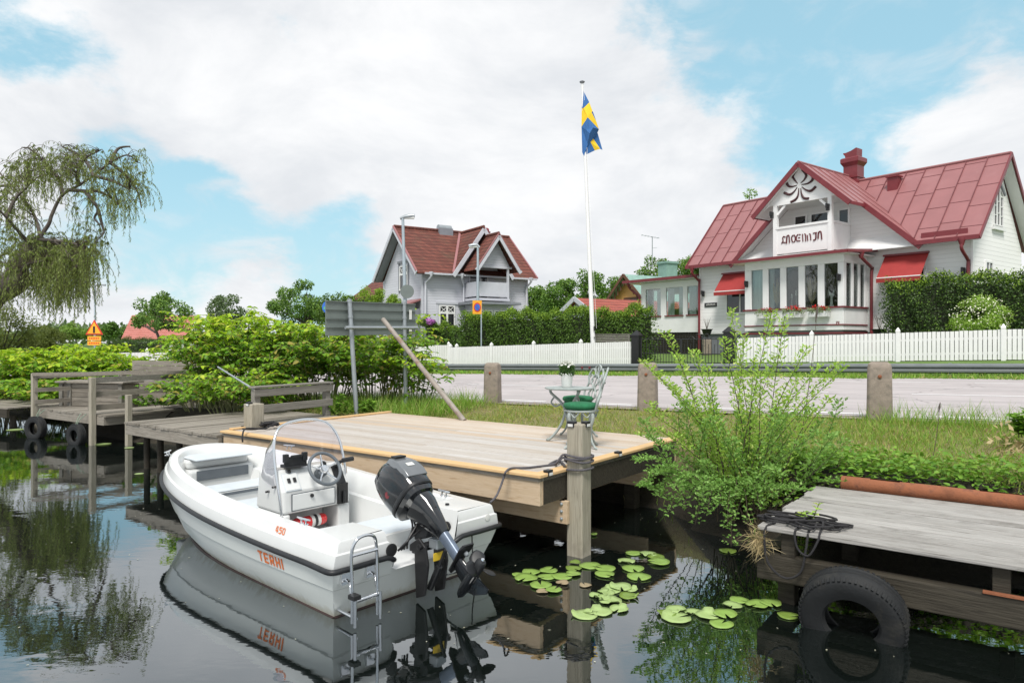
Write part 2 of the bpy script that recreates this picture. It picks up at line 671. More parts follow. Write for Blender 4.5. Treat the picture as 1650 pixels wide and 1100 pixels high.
_n = nd(_t, 'ShaderNodeTexNoise')
_mp = nd(_t, 'ShaderNodeMapping')
_mp.inputs['Scale'].default_value = (3, 3, .6)
_t.links.new(_tc.outputs['Object'], _mp.inputs[0])
_t.links.new(_mp.outputs[0], _n.inputs['Vector'])
setin(_n, Scale=4.0, Detail=7.0, Roughness=.7)
_h = math_node(_t, 'SUBTRACT', math_node(_t, 'MULTIPLY', _n.outputs[0], .22), _sp.outputs[2])
_old = _b.inputs['Base Color'].links[0].from_socket
_t.links.new(mixc(_t, maprange(_t, _h, .03, .12, 0, .75), _old, (.36, .33, .22)), _b.inputs['Base Color'])
M['boatpad'] = mat('pale_grey_panel', (.5, .54, .57), .6, .05, 8, bump=.1, bscale=200)
M['darkpad'] = mat('slate_grey_panel', (.1, .115, .13), .6, .1, 8)
M['motor'] = mat('glossy_black_cowling', (.008, .009, .011), .12, .2, 3, spec=.6, coat=.6)
M['motorgrey'] = mat('satin_grey_cowling', (.16, .17, .18), .3, .1, 5, metal=.3, coat=.3)
M['legblue'] = mat('worn_blue_grey_paint', (.12, .15, .2), .35, .25, 8, metal=.3)
M['rubber'] = mat('old_tyre_rubber', (.006, .007, .008), .75, .3, 12, bump=.35, bscale=40, stain=(.022, .021, .018), stain_scale=5)
M['rope'] = mat('dark_rope', (.022, .021, .023), .9, .3, 60, bump=.8, bscale=180)
M['ropegrey'] = mat('grey_mooring_line', (.09, .085, .095), .9, .25, 60, bump=.8, bscale=180)
M['rust'] = mat('rusty_pipe_steel', (.235, .082, .036), .85, .3, 6, bump=.5, bscale=50, stain=(.1, .04, .025), stain_scale=6)
M['orange'] = mat('orange_lettering', (.65, .16, .035), .5, .05)
M['extred'] = mat('extinguisher_red', (.55, .018, .02), .25, .06, 4, coat=.3)
M['label'] = mat('pale_sticker', (.6, .6, .58), .6, .1, 20)
M['castiron'] = mat('white_painted_cast_iron', (.3, .335, .325), .6, .2, 14, bump=.4, bscale=60, stain=(.2, .24, .23), stain_scale=9)
M['cushion'] = mat('green_velvet', (.012, .12, .05), .9, .25, 14, bump=.3, bscale=60)
M['newdeck'] = wood('pale_grey_deck_boards', (.38, .36, .34), (.53, .505, .48), (.3, .235, .17), 0, island=.5, bump=.2, streak=.25)
M['newdeckwarm'] = wood('warm_deck_boards', (.42, .36, .3), (.54, .485, .425), (.38, .27, .17), 0, island=.5, bump=.2, streak=.25)
M['newtrim'] = wood('fresh_yellow_timber', (.56, .37, .18), (.66, .47, .26), (.4, .22, .09), 0, island=.2, knots=False, bump=.15, streak=.3)
M['newbeam'] = wood('pressure_treated_beam', (.46, .35, .235), (.55, .44, .32), (.3, .19, .1), 0, island=.15, bump=.2, grain=9)
M['postwood'] = wood('weathered_post_timber', (.25, .225, .175), (.38, .35, .285), (.12, .105, .075), 2, island=.1, bump=.5, grain=18)
M['oldwood'] = wood('weathered_grey_planks', (.2, .18, .15), (.33, .3, .26), (.085, .072, .055), 0, island=.5, bump=.6)
M['oldwoody'] = wood('weathered_cross_planks', (.2, .18, .15), (.33, .3, .26), (.085, .072, .055), 1, island=.5, bump=.6)
M['railwood'] = wood('grey_rail_timber', (.17, .16, .14), (.28, .265, .235), (.07, .065, .055), 0, island=.4, bump=.5)
M['darkbeam'] = wood('mossy_shaded_beam', (.026, .022, .016), (.06, .052, .038), (.012, .01, .008), 0, island=.3, bump=.8)  # mossy timber, darkened further to paint in the gloom under the docks
M['silverdeck'] = wood('silvered_dock_boards', (.26, .25, .235), (.46, .445, .425), (.09, .08, .068), 0, island=.3, bump=.7, grain=22, streak=.8)
M['bark'] = mat('rough_bark', (.085, .072, .06), .95, .3, 8, bump=1.0, bscale=18, stretch=(1, 1, .4))
M['twig'] = mat('twig_bark', (.07, .055, .035), .9, .3, 8)
M['greentwig'] = mat('green_stem', (.13, .14, .055), .8, .3, 8)
# ------------------------------------------------------------------ water, ground, road
def watermat():
    m, t, b = newmat('dark_river_water')
    b.inputs['Base Color'].default_value = (.004, .006, .005, 1)
    b.inputs['Specular IOR Level'].default_value = 0
    setin(b, Roughness=.6)
    gl = nd(t, 'ShaderNodeBsdfGlossy')
    gl.inputs['Roughness'].default_value = .008
    gl.inputs['Color'].default_value = (.93, .97, 1, 1)
    lw = nd(t, 'ShaderNodeLayerWeight')
    lw.inputs[0].default_value = .5
    mx = nd(t, 'ShaderNodeMixShader')
    t.links.new(maprange(t, lw.outputs['Facing'], .3, .95, .06, .63), mx.inputs[0])
    t.links.new(b.outputs[0], mx.inputs[1])
    t.links.new(gl.outputs[0], mx.inputs[2])
    t.links.new(mx.outputs[0], t.nodes['Material Output'].inputs[0])
    tcn = nd(t, 'ShaderNodeTexCoord')
    mp = nd(t, 'ShaderNodeMapping')
    mp.inputs['Scale'].default_value = (1.0, 1.7, 1)
    t.links.new(tcn.outputs['Object'], mp.inputs[0])
    n = nd(t, 'ShaderNodeTexNoise')
    t.links.new(mp.outputs[0], n.inputs['Vector'])
    setin(n, Scale=2.4, Detail=3.0, Roughness=.5, Distortion=.3)
    n2_ = nd(t, 'ShaderNodeTexNoise')
    t.links.new(mp.outputs[0], n2_.inputs['Vector'])
    setin(n2_, Scale=11.0, Detail=2.0, Roughness=.5)
    h = math_node(t, 'ADD', math_node(t, 'MULTIPLY', n.outputs[0], .8), math_node(t, 'MULTIPLY', n2_.outputs[0], .14))
    bp = nd(t, 'ShaderNodeBump')
    bp.inputs['Strength'].default_value = .035
    bp.inputs['Distance'].default_value = .05
    t.links.new(h, bp.inputs['Height'])
    t.links.new(bp.outputs[0], gl.inputs['Normal'])
    return m


w = MB().add([(-420, -60, 0), (420, -60, 0), (420, 60, 0), (-420, 60, 0)], [(0, 1, 2, 3)])
tag(w.build('water', watermat()), kind='structure')


def groundmat():
    m, t, b = newmat('bank_soil_and_lawn')
    tcn = nd(t, 'ShaderNodeTexCoord')
    dp = nd(t, 'ShaderNodeVectorMath', operation='DOT_PRODUCT')
    t.links.new(tcn.outputs['Object'], dp.inputs[0])
    dp.inputs[1].default_value = V
    n = nd(t, 'ShaderNodeTexNoise')
    t.links.new(tcn.outputs['Object'], n.inputs['Vector'])
    setin(n, Scale=1.1, Detail=8.0, Roughness=.7)
    n3 = nd(t, 'ShaderNodeTexNoise')
    t.links.new(tcn.outputs['Object'], n3.inputs['Vector'])
    setin(n3, Scale=24.0, Detail=4.0, Roughness=.7)
    f = maprange(t, math_node(t, 'ADD', math_node(t, 'MULTIPLY', n.outputs[0], .6), math_node(t, 'MULTIPLY', n3.outputs[0], .4)), .38, .62)
    bank = mixc(t, f, (.2, .15, .08), (.17, .185, .055))
    lawn = mixc(t, f, (.075, .14, .022), (.12, .2, .04))
    cc = mixc(t, maprange(t, dp.outputs['Value'], 22, 22.3), bank, lawn)
    shaded_mud = mixc(t, f, (.014, .012, .008), (.035, .028, .017))  # mud tone darkened to paint in the shadow under the deck
    cc = mixc(t, maprange(t, dp.outputs['Value'], 8.0, 8.6), shaded_mud, cc)
    t.links.new(cc, b.inputs['Base Color'])
    setin(b, Roughness=.95)
    bp = nd(t, 'ShaderNodeBump')
    bp.inputs['Strength'].default_value = .8
    bp.inputs['Distance'].default_value = .04
    t.links.new(n3.outputs[0], bp.inputs['Height'])
    t.links.new(bp.outputs[0], b.inputs['Normal'])
    return m


av = list(np.concatenate([[-420, -250, -150, -100, -75], np.arange(-60, 12, .5), [14, 18, 25, 40, 80, 160, 420]]))
bv = list(np.concatenate([[5.5], np.arange(6, 11.6, .2), np.arange(12, 24.2, 1), np.arange(24.3, 27.2, .1), np.arange(28, 40, 1), [45, 55, 70, 100, 160, 260, 420]]))
gm = MB()
for b_ in bv:
    for a_ in av:
        p = AB(a_, b_)
        gm.v.append((p.x, p.y, ground_z(p.x, p.y)))
na = len(av)
for j in range(len(bv) - 1):
    for i in range(na - 1):
        gm.f.append((j * na + i, j * na + i + 1, (j + 1) * na + i + 1, (j + 1) * na + i))
tag(gm.build('ground', groundmat(), sm=180), kind='structure')


def strip(name, m, a0, a1, b0, b1, dz, zf=road_z, step=2.0, thick=0):
    mb = MB()
    n = max(1, int((a1 - a0) / step))
    rows = []
    for i in range(n + 1):
        a_ = a0 + (a1 - a0) * i / n
        rows.append((a_, zf(a_) + dz))
    if thick:
        mb.loft([[AB(a_, b0, z - thick), AB(a_, b0, z), AB(a_, b1, z), AB(a_, b1, z - thick)] for a_, z in rows], closed=True, cap=True)
    else:
        mb.loft([[AB(a_, b0, z), AB(a_, b1, z)] for a_, z in rows], closed=False)
        mb.f = [tuple(reversed(q)) for q in mb.f]
    return mb


M['asphalt'] = mat('pale_worn_asphalt', (.4, .365, .365), .9, .09, 1.1, bump=.25, bscale=140, stain=(.33, .305, .305), stain_scale=.5, stretch=(1, 1, 1))
_t = M['asphalt'].node_tree
_b = _t.nodes['Principled BSDF']
_tc = nd(_t, 'ShaderNodeTexCoord')
_mp = nd(_t, 'ShaderNodeMapping')
_mp.inputs['Rotation'].default_value = (0, 0, -ANG)
_t.links.new(_tc.outputs['Object'], _mp.inputs[0])
_v = nd(_t, 'ShaderNodeTexVoronoi', feature='DISTANCE_TO_EDGE')
_nn = nd(_t, 'ShaderNodeTexNoise')
setin(_nn, Scale=1.5, Detail=5.0)
_t.links.new(_mp.outputs[0], _nn.inputs['Vector'])
_va = nd(_t, 'ShaderNodeVectorMath', operation='ADD')
_t.links.new(_mp.outputs[0], _va.inputs[0])
_t.links.new(_nn.outputs['Color'], _va.inputs[1])
_t.links.new(_va.outputs[0], _v.inputs['Vector'])
setin(_v, Scale=.22)
_mp2 = nd(_t, 'ShaderNodeMapping')
_mp2.inputs['Scale'].default_value = (.05, 1.6, 1)
_t.links.new(_mp.outputs[0], _mp2.inputs[0])
_n2 = nd(_t, 'ShaderNodeTexNoise')
_t.links.new(_mp2.outputs[0], _n2.inputs['Vector'])
setin(_n2, Scale=1.0, Detail=4.0, Roughness=.6)
_old = _b.inputs['Base Color'].links[0].from_socket
_c = mixc(_t, maprange(_t, _n2.outputs[0], .42, .62, 0, .55), _old, (.3, .275, .275))
_c = mixc(_t, maprange(_t, _v.outputs['Distance'], .0, .012, .6, 0), _c, (.12, .11, .11))
_t.links.new(_c, _b.inputs['Base Color'])
M['gravel'] = mat('roadside_gravel', (.24, .21, .185), .95, .35, 30, bump=.8, bscale=80)
M['marking'] = mat('worn_white_road_paint', (.72, .72, .72), .7, .1, 5)
M['paving'] = mat('concrete_paving', (.42, .4, .38), .9, .1, 3)
tag(strip('road', M['asphalt'], -300, 60, 11.1, 24.0, 0).build('road', M['asphalt'], sm=180), kind='structure')
tag(strip('road_shoulder', M['gravel'], -120, 40, 10.75, 11.12, -.006).build('road_shoulder', M['gravel'], sm=180), kind='structure')
mk = MB()
for a0 in np.arange(-62, 10, 1.9):
    s = strip('m', None, a0, a0 + 1.05, 11.38, 11.5, .004, step=1)
    mk.add(s.v, s.f)
for a0 in np.arange(-62, 20, 6.0):
    s = strip('m', None, a0, a0 + 4.4, 16.3, 16.42, .004, step=2)
    mk.add(s.v, s.f)
for a0 in np.arange(-62, 20, 1.9):
    s = strip('m', None, a0, a0 + 1.15, 21.25, 21.38, .004, step=1)
    mk.add(s.v, s.f)
tag(mk.build('road_marking', M['marking']), kind='structure')
tag(strip('pavement', M['paving'], -200, 60, 24.95, 25.85, .05, thick=.12).build('pavement', M['paving']), kind='structure')

# ------------------------------------------------------------------ guardrail and bollards
gr = thing('guardrail', 'long grey corrugated steel guardrail along the far side of the road', 'guardrail', AB(-14, 24.55, 0.0))
prof = [(0, .0), (-.07, .045), (-.075, .1), (-.01, .15), (-.075, .2), (-.07, .255), (0, .3)]
prof2 = [(y + .012, z) for y, z in reversed(prof)]
rings = []
for a_ in (-60, -40, -34.5, 5, 8.5, 12):
    rings.append([AB(a_ + 14, y_, road_z(a_) + .12 + z) for y_, z in prof + prof2])
mb = MB().loft(rings, closed=True, cap=True)
mb.build('beam', M['rail'], gr, sm=50)
for a_ in np.arange(-38, 11, 2.0):
    mb = MB()
    mb.bx(-.04, .04, .02, .1, -.1, .43, Matrix.Translation(AB(a_ + 14, 0, road_z(a_))) @ Matrix.Rotation(ANG, 4, 'Z'))
    mb.build('post', M['galv'], gr)

for px in (938, 950):
    q = ray_b(px, 24.46)
    a_ = to_ab(q.x, q.y)[0]
    MB().lathe([(.05, 0), (.05, .015)], 12, Matrix.Translation(q - gr.location + Vector((0, 0, road_z(a_) + .27))) @ Matrix.Rotation(ANG, 4, 'Z') @ Matrix.Rotation(R(90), 4, 'X')).build('reflector', M['redtrim'], gr)
bol_lab = ['concrete roadside bollard standing behind the wooden deck, nearest the grey sign', 'concrete roadside bollard half hidden by the tall young willow shoots',
           'large concrete roadside bollard standing in the grass above the rusty pipe']
for a_, lab in zip((-8.62, -5.25, -1.72), bol_lab):
    p = AB(a_, 10.85)
    o = thing('concrete_bollard', lab, 'bollard', (p.x, p.y, road_z(a_) - .08), ANG + .2, 'concrete bollards along the road')
    mb = MB()
    w_, d_, h_ = .155, .115, .87
    rings = []
    for z, k in ((0, 1.06), (.3, 1.02), (h_ - .09, .97), (h_ - .03, .9), (h_, .66)):
        c_ = .03
        a2, b2 = w_ * k, d_ * k
        rings.append([(-a2 + c_, -b2, z), (a2 - c_, -b2, z), (a2, -b2 + c_, z), (a2, b2 - c_, z), (a2 - c_, b2, z), (-a2 + c_, b2, z), (-a2, b2 - c_, z), (-a2, -b2 + c_, z)])
    mb.loft(rings, closed=True, cap=True)
    mb.build('body', M['concrete'], o, sm=35, bevel=.008)
    mb = MB().lathe([(.026, 0), (.026, .015), (.012, .022)], 8, Matrix.Translation((0, -d_ * .98, h_ - .2)) @ Matrix.Rotation(R(90), 4, 'X'))
    mb.build('bolt', M['rust'], o, sm=40)


# ------------------------------------------------------------------ fences
def a_at(px, b=26.3):
    q = ray_b(px, b)
    return to_ab(q.x, q.y)[0]


def picket_fence(name, lab, a0, a1, b, post_px, pitch=.1, w=.078, h=.93, post_as=None, cat='fence', group=None):
    o = thing(name, lab, cat, AB(a0, b, 0), ANG, group)
    mb = MB()
    x = 0
    Ln = a1 - a0
    while x < Ln:
        zt = fence_g(a0 + x) + .97 + rng.uniform(-.006, .006)
        mb.bx(x, x + w, -.012, .012, zt - h, zt)
        x += pitch
    mb.build('picket_panel', M['white'], o)
    for dz in (.25, .72):
        MB().beam((0, .035, fence_g(a0) + dz), (Ln, .035, fence_g(a1) + dz), .04, .08).build('rail', M['white'], o)
    for px in post_px:
        x = a_at(px, b) - a0
        z = fence_g(a0 + x)
        mb = MB().bx(x - .06, x + .06, -.06, .06, z, z + 1.0)
        mb.loft([[(x - .066, -.066, z + 1.0), (x + .066, -.066, z + 1.0), (x + .066, .066, z + 1.0), (x - .066, .066, z + 1.0)],
                 [(x - .066, -.066, z + 1.05), (x + .066, -.066, z + 1.05), (x + .066, .066, z + 1.05), (x - .066, .066, z + 1.05)],
                 [(x - .01, -.01, z + 1.15), (x + .01, -.01, z + 1.15), (x + .01, .01, z + 1.15), (x - .01, .01, z + 1.11)]], cap=True)
        mb.build('post', M['white'], o)
    return o


picket_fence('picket_fence', 'white picket fence with close boards in front of the long green hedge and flagpole', a_at(722), a_at(1020), 26.3, (726, 736, 792, 860, 936), .1, .08)
picket_fence('picket_fence', 'white picket fence with open gaps in front of the white house with red roof', a_at(1188), 3.0, 26.3, (1308, 1447, 1617), .125, .106)
# side-street piece
def lone_fence(lab, p0, p1, h, pitch, w, posts):
    d = p1 - p0
    o = thing('picket_fence', lab, 'fence', (p0.x, p0.y, p0.z - h), math.atan2(d.y, d.x))
    Ln = Vector((d.x, d.y)).length
    mb = MB()
    x = 0
    while x < Ln:
        mb.bx(x, x + w, -.012, .012, 0, h)
        x += pitch
    mb.build('picket_panel', M['white'], o)
    MB().bx(0, Ln, .013, .05, h * .3, h * .3 + .09).build('rail', M['white'], o)
    for k in posts:
        x = k * Ln
        MB().loft([[(x - .07, -.07, 0), (x + .07, -.07, 0), (x + .07, .07, 0), (x - .07, .07, 0)], [(x - .07, -.07, h + .1), (x + .07, -.07, h + .1), (x + .07, .07, h + .1), (x - .07, .07, h + .1)],
                   [(x - .01, -.01, h + .2), (x + .01, -.01, h + .2), (x + .01, .01, h + .2), (x - .01, .01, h + .2)]], cap=True).build('post', M['white'], o)


lone_fence('short white picket fence set back beside the side street, below the grey house', P(640, 556, 38), P(727, 557, 38.5), 1.0, .1, .09, (.35, .95))
lone_fence('white board fence glimpsed through the leaves above the plank screen', P(192, 568, 30), P(290, 566, 31), .75, .12, .115, (.45, .8))

# gate
a0, a1 = a_at(1026), a_at(1175)
o = thing('iron_gate', 'black wrought iron garden gate with scrolled top between two black posts', 'gate', AB(a0, 26.3, 0), ANG)
Ln = a1 - a0
for x in (0, Ln):
    z = fence_g(a0 + x) - .1
    s = .17
    MB().bx(x - s, x + s, -s, s, z, z + 1.28).loft([[(x - s - .03, -s - .03, z + 1.28), (x + s + .03, -s - .03, z + 1.28), (x + s + .03, s + .03, z + 1.28), (x - s - .03, s + .03, z + 1.28)],
                                                    [(x - s - .03, -s - .03, z + 1.33), (x + s + .03, -s - .03, z + 1.33), (x + s + .03, s + .03, z + 1.33), (x - s - .03, s + .03, z + 1.33)],
                                                    [(x, -.01, z + 1.55), (x + .01, 0, z + 1.55), (x, .01, z + 1.55), (x - .01, 0, z + 1.55)]], cap=True).build('post', M['black'], o)
zb = fence_g(a0 + Ln / 2)
for k in range(2):
    x0, x1 = (.2, Ln / 2 - .02) if k == 0 else (Ln / 2 + .02, Ln - .2)
    mb = MB()
    for z in (.08, .42, 1.0):
        mb.tube([(x0, 0, zb + z), (x1, 0, zb + z)], .016, 6)
    n = 14
    for i in range(n + 1):
        x = x0 + (x1 - x0) * i / n
        mb.tube([(x, 0, zb + .02), (x, 0, zb + (1.02 if i % 2 == 0 else .8))], .012 if i % n else .024, 6)
    xm = (x0 + x1) / 2
    for sgn in (-1, 1):
        mb.tube(smoothpath([(xm, 0, zb + 1.0), (xm + sgn * .08, 0, zb + 1.16), (xm + sgn * .22, 0, zb + 1.2), (xm + sgn * .25, 0, zb + 1.08), (xm + sgn * .15, 0, zb + 1.06)]), .013, 6)
        mb.tube(smoothpath([(xm + sgn * .3, 0, zb + 1.0), (xm + sgn * .42, 0, zb + 1.1), (xm + sgn * .55, 0, zb + 1.05), (xm + sgn * .55, 0, zb + 1.0)]), .011, 6)
    mb.build('gate_leaf', M['iron'], o)

# grey slatted screen behind the fence
o = thing('lattice_screen', 'grey slatted garden screen leaning in front of the hedge by the gate post', 'garden screen', AB(a_at(985, 27.2), 27.2, fence_g(-15)), ANG)
mb = MB()
for i in range(13):
    mb.bx(-.85, .85, -.02, .0, .3 + i * .078, .35 + i * .078)
mb.build('slat_panel', M['railwood'], o)
MB().bx(-.9, -.85, -.03, .03, 0, 1.35).bx(.85, .9, -.03, .03, 0, 1.35).bx(-.85, .85, -.03, .03, 1.31, 1.35).build('frame', M['railwood'], o)
# ------------------------------------------------------------------ houses
class House:
    """Local frame of a house: x along the front, y into the house, z up."""

    def __init__(s, name, lab, cat, ox, oy, dx, dy, S):
        s.ox, s.oy, s.dx, s.dy = ox, oy, dx, dy
        s.o = thing(name, lab, cat, (ox * S, oy * S, 2.05 * (1 - S)), math.atan2(dy, dx), None, S)

    def hl(s, px, py, yp=0.0):
        """Local point on the plane y = yp for a photo pixel."""
        r = (px - 825) / F
        bx_, by_ = s.ox - s.dy * yp, s.oy + s.dx * yp
        t = (r * by_ - bx_) / (s.dx - s.dy * r)
        Z = by_ + s.dy * t
        return Vector((t, yp, 2.05 + (550 - py) * Z / F))

    def hs(s, px, py, xp):
        """Local point on the plane x = xp."""
        r = (px - 825) / F
        bx_, by_ = s.ox + s.dx * xp, s.oy + s.dy * xp
        t = (r * by_ - bx_) / (-s.dy - s.dx * r)
        Z = by_ + s.dx * t
        return Vector((xp, t, 2.05 + (550 - py) * Z / F))


def wb(mb, plane, off, c0, c1, d0, d1, z0, z1):
    if plane == 'front':
        mb.bx(c0, c1, off - d1, off - d0, z0, z1)
    elif plane == 'right':
        mb.bx(off + d0, off + d1, c0, c1, z0, z1)
    else:
        mb.bx(off - d1, off - d0, c0, c1, z0, z1)
    return mb


def window(par, plane, off, c0, c1, z0, z1, cols=2, rows=1, m='white', glass='darkglass', fw=.06, xtop=0, bars=.03, deep=0.0):
    """Frame part (proud of the wall) with its pane as a sub-part."""
    mb = MB()
    wb(mb, plane, off, c0 - fw, c1 + fw, deep, deep + .05, z1, z1 + fw)
    wb(mb, plane, off, c0 - fw, c1 + fw, deep, deep + .07, z0 - fw, z0)
    wb(mb, plane, off, c0 - fw, c0, deep, deep + .048, z0, z1)
    wb(mb, plane, off, c1, c1 + fw, deep, deep + .048, z0, z1)
    for i in range(1, cols):
        c = c0 + (c1 - c0) * i / cols
        wb(mb, plane, off, c - bars, c + bars, deep + .004, deep + .044, z0, z1)
    for i in range(1, rows):
        z = z0 + (z1 - z0) * i / rows
        wb(mb, plane, off, c0, c1, deep + .006, deep + .042, z - bars, z + bars)
    if xtop:
        zt = z1 - xtop
        wb(mb, plane, off, c0, c1, deep + .006, deep + .042, zt - bars, zt + bars)
        for i in range(cols):
            ca, cb = c0 + (c1 - c0) * i / cols, c0 + (c1 - c0) * (i + 1) / cols
            for u_, v_ in (((ca, zt), (cb, z1)), ((ca, z1), (cb, zt))):
                d = .025 + deep
                if plane == 'front':
                    mb.beam((u_[0], off - d, u_[1]), (v_[0], off - d, v_[1]), .02, .025)
                else:
                    k = off - d if plane == 'left' else off + d
                    mb.beam((k, u_[0], u_[1]), (k, v_[0], v_[1]), .02, .025)
    fr = mb.build('window', M[m], par)
    pm = wb(MB(), plane, off, c0, c1, deep + .012, deep + .02, z0, z1)
    pm.build('pane', M[glass], fr)
    return fr


def slab(mb, poly, thick):
    """Plate with its top on poly (counter-clockwise from above), thick downwards."""
    return mb.extrude([Vector(p) for p in poly], (0, 0, -thick))


def seams(mb, p0, p1, q0, q1, n, r=.022, cross=0, skip=0):
    """Standing seams between the eave line p0-p1 and the ridge line q0-q1."""
    p0, p1, q0, q1 = map(Vector, (p0, p1, q0, q1))
    nrm = (p1 - p0).cross(q0 - p0).normalized()
    if nrm.z < 0:
        nrm = -nrm
    for i in range(skip, n + 1):
        k = i / n
        a, b = p0.lerp(p1, k) + nrm * .012, q0.lerp(q1, k) + nrm * .012
        mb.beam(a, b, r, .045, nrm)
    for j in range(cross):
        for i in range(skip, n):
            f = (j + .55 + .42 * ((i * 7) % 3) / 3) / (cross + .4)
            if f > .97:
                continue
            a = p0.lerp(p1, i / n).lerp(q0.lerp(q1, i / n), f) + nrm * .004
            b = p0.lerp(p1, (i + 1) / n).lerp(q0.lerp(q1, (i + 1) / n), f) + nrm * .004
            mb.beam(a, b, .012, .012, nrm)


# ---- white house
H = House('white_house', 'white timber house with red sheet metal roof, balcony gable and glazed bay', 'house', 7.85, 29.0, .6, -.8, 1.2)
h = H.o
L_, DP, EZ, RZ, YR = 10.05, 4.1, 5.1, 7.98, 2.05
MB().extrude([(0, 0, 2.4), (0, DP, 2.4), (0, DP, EZ), (0, YR, 7.85), (0, 0, EZ)], (L_, 0, 0)).extrude([(5.3 - 3.3, -.02, 5.1), (5.3 + 3.3, -.02, 5.1), (5.3, -.02, 8.09)], (0, 2.0, 0)).build('wall', M['whitewall'], h)
MB().bx(.05, L_ - .05, .05, DP - .05, 1.2, 2.4).bx(3.3, 6.85, -1.5, .05, 1.2, 2.42).bx(-3.5, .05, .4, 2.4, 1.2, 2.46).build('foundation', M['greydark'], h)
# corner boards, base board
mb = MB()
for x in (0, L_):
    mb.bx(x - .03, x + .03, -.03, .08, 2.38, EZ)
mb.bx(.03, 3.2, -.035, .0, 2.36, 2.48).bx(6.95, L_ - .03, -.035, .0, 2.36, 2.48)
mb.build('corner_board', M['white'], h)
# main roof
e0, e1 = -.33, L_ + .35
ez = 5.16
slope = (RZ - ez) / (YR + .45)
rf = MB()
slab(rf, [(e0, -.45, ez), (1.9, -.45, ez), (5.1, YR, RZ), (e0, YR, RZ)], .07)
slab(rf, [(8.7, -.45, ez), (e1, -.45, ez), (e1, YR, RZ), (5.5, YR, RZ)], .07)
slab(rf, [(e0, YR, RZ), (e1, YR, RZ), (e1, 4.55, ez), (e0, 4.55, ez)], .07)
rs, rs2 = MB(), MB()
seams(rs2, (e0, -.45, ez), (1.95, -.45, ez), (e0, YR, RZ), (1.95, YR, RZ), 4, cross=3)
for i in range(1, 8):
    x = e1 - i * .62
    f0 = max(0.0, (8.7 - x) / 3.2)
    pa, pb = Vector((x, -.45, ez)), Vector((x, YR, RZ))
    rs.beam(pa.lerp(pb, f0) + Vector((0, -.008, .01)), pb + Vector((0, -.008, .01)), .022, .045, (0, -.75, .66))
for i in range(0, 7):
    xa, xb = e1 - i * .62, e1 - (i + 1) * .62
    for j in range(4):
        f = (j + .5 + .45 * ((i * 5) % 3) / 3) / 4
        if f < (8.7 - xb) / 3.2 + .04:
            continue
        pa, pb = Vector((xa, -.45, ez)).lerp(Vector((xa, YR, RZ)), f), Vector((xb, -.45, ez)).lerp(Vector((xb, YR, RZ)), f)
        rs.beam(pa + Vector((0, -.003, .004)), pb + Vector((0, -.003, .004)), .012, .012, (0, -.75, .66))
rf.tube([(e0, YR, RZ + .02), (e1, YR, RZ + .02)], .05, 8)
roof = rf.build('roof', M['redmetal'], h)
rs.build('standing_seams', M['seamred'], roof)
rs2.build('standing_seams', M['seamred'], roof)
# cross gable roof
XC, CRZ, SL = 5.3, 8.2, .9024
rc = MB()
for sg in (-1, 1):
    pts = [(0, -1.5), (0, 2.3), (3.42, -.47), (1.75, -.47), (1.75, -1.5)]
    poly = [(XC + sg * dx, y, CRZ - SL * dx) for dx, y in pts]
    slab(rc, poly if sg < 0 else list(reversed(poly)), .07)
    for k in range(1, 6):
        y = -1.5 + k * .55
        dxm = 1.75 if y < -.47 else min(3.42, 3.42 * (2.3 - y) / 2.77)
        rc.beam((XC, y, CRZ + .012), (XC + sg * dxm, y, CRZ - SL * dxm + .012), .022, .045, (sg * .6, 0, .8))
rc.tube([(XC, -1.52, CRZ + .01), (XC, 2.2, CRZ + .01)], .045, 8)
rc.build('gable_roof', M['redmetal'], h)
# soffits under the roofs, verge boards and gutters
so = MB()
slab(so, [(e0 + .02, -.42, ez - .075), (e1 - .02, -.42, ez - .075), (e1 - .02, -.03, ez - .075 + .39 * slope), (e0 + .02, -.03, ez - .075 + .39 * slope)], .03)
slab(so, [(L_ + .01, -.4, ez - .075), (e1 - .02, -.4, ez - .075), (e1 - .02, YR, RZ - .1), (L_ + .01, YR, RZ - .1)], .03)
slab(so, [(L_ + .01, YR, RZ - .1), (e1 - .02, YR, RZ - .1), (e1 - .02, 4.5, ez - .075), (L_ + .01, 4.5, ez - .075)], .03)
for sg in (-1, 1):
    poly = [(XC + sg * dx, y, CRZ - .076 - SL * dx) for dx, y in [(0, -1.48), (0, -.03), (3.38, -.03), (3.38, -.45), (1.73, -.45), (1.73, -1.48)]]
    slab(so, poly if sg < 0 else list(reversed(poly)), .03)
so.build('soffit', M['white'], h)
tr = MB()
for sg in (-1, 1):
    f = lambda dx, y: (XC + sg * dx, y, CRZ - SL * dx - .05)
    tr.beam(f(-.0, -1.52), f(1.8, -1.52), .035, .17, (0, 0, 1))
    tr.beam(f(1.7, -.49), f(3.5, -.49), .035, .17, (0, 0, 1))
    tr.beam(f(1.77, -1.52), f(1.77, -.45), .035, .1, (0, 0, 1))
for x in (e0 - .02, e1 + .02):
    tr.beam((x, -.5, ez - .06), (x, YR + .02, RZ + .0), .035, .12, (0, 0, 1))
    tr.beam((x, YR, RZ), (x, 4.55, ez - .05), .035, .12, (0, 0, 1))
tr.beam((e0 - .02, -.5, ez - .03), (1.93, -.5, ez - .03), .09, .13).beam((8.62, -.5, ez - .03), (e1 + .02, -.5, ez - .03), .09, .13)
tr.beam((8.75, -.33, ez + .2), (e1 - .35, -.33, ez + .2), .03, .16)
tr.build('verge_board', M['redtrim'], h)


def downpipe(pts, par, m='redtrim'):
    mb = MB().tube(smoothpath(pts, 3), .05, 8)
    p = Vector(pts[0])
    mb.lathe([(.05, -.1), (.11, .08), (.11, .14)], 8, Matrix.Translation(p))
    return mb.build('downpipe', M[m], par, sm=50)


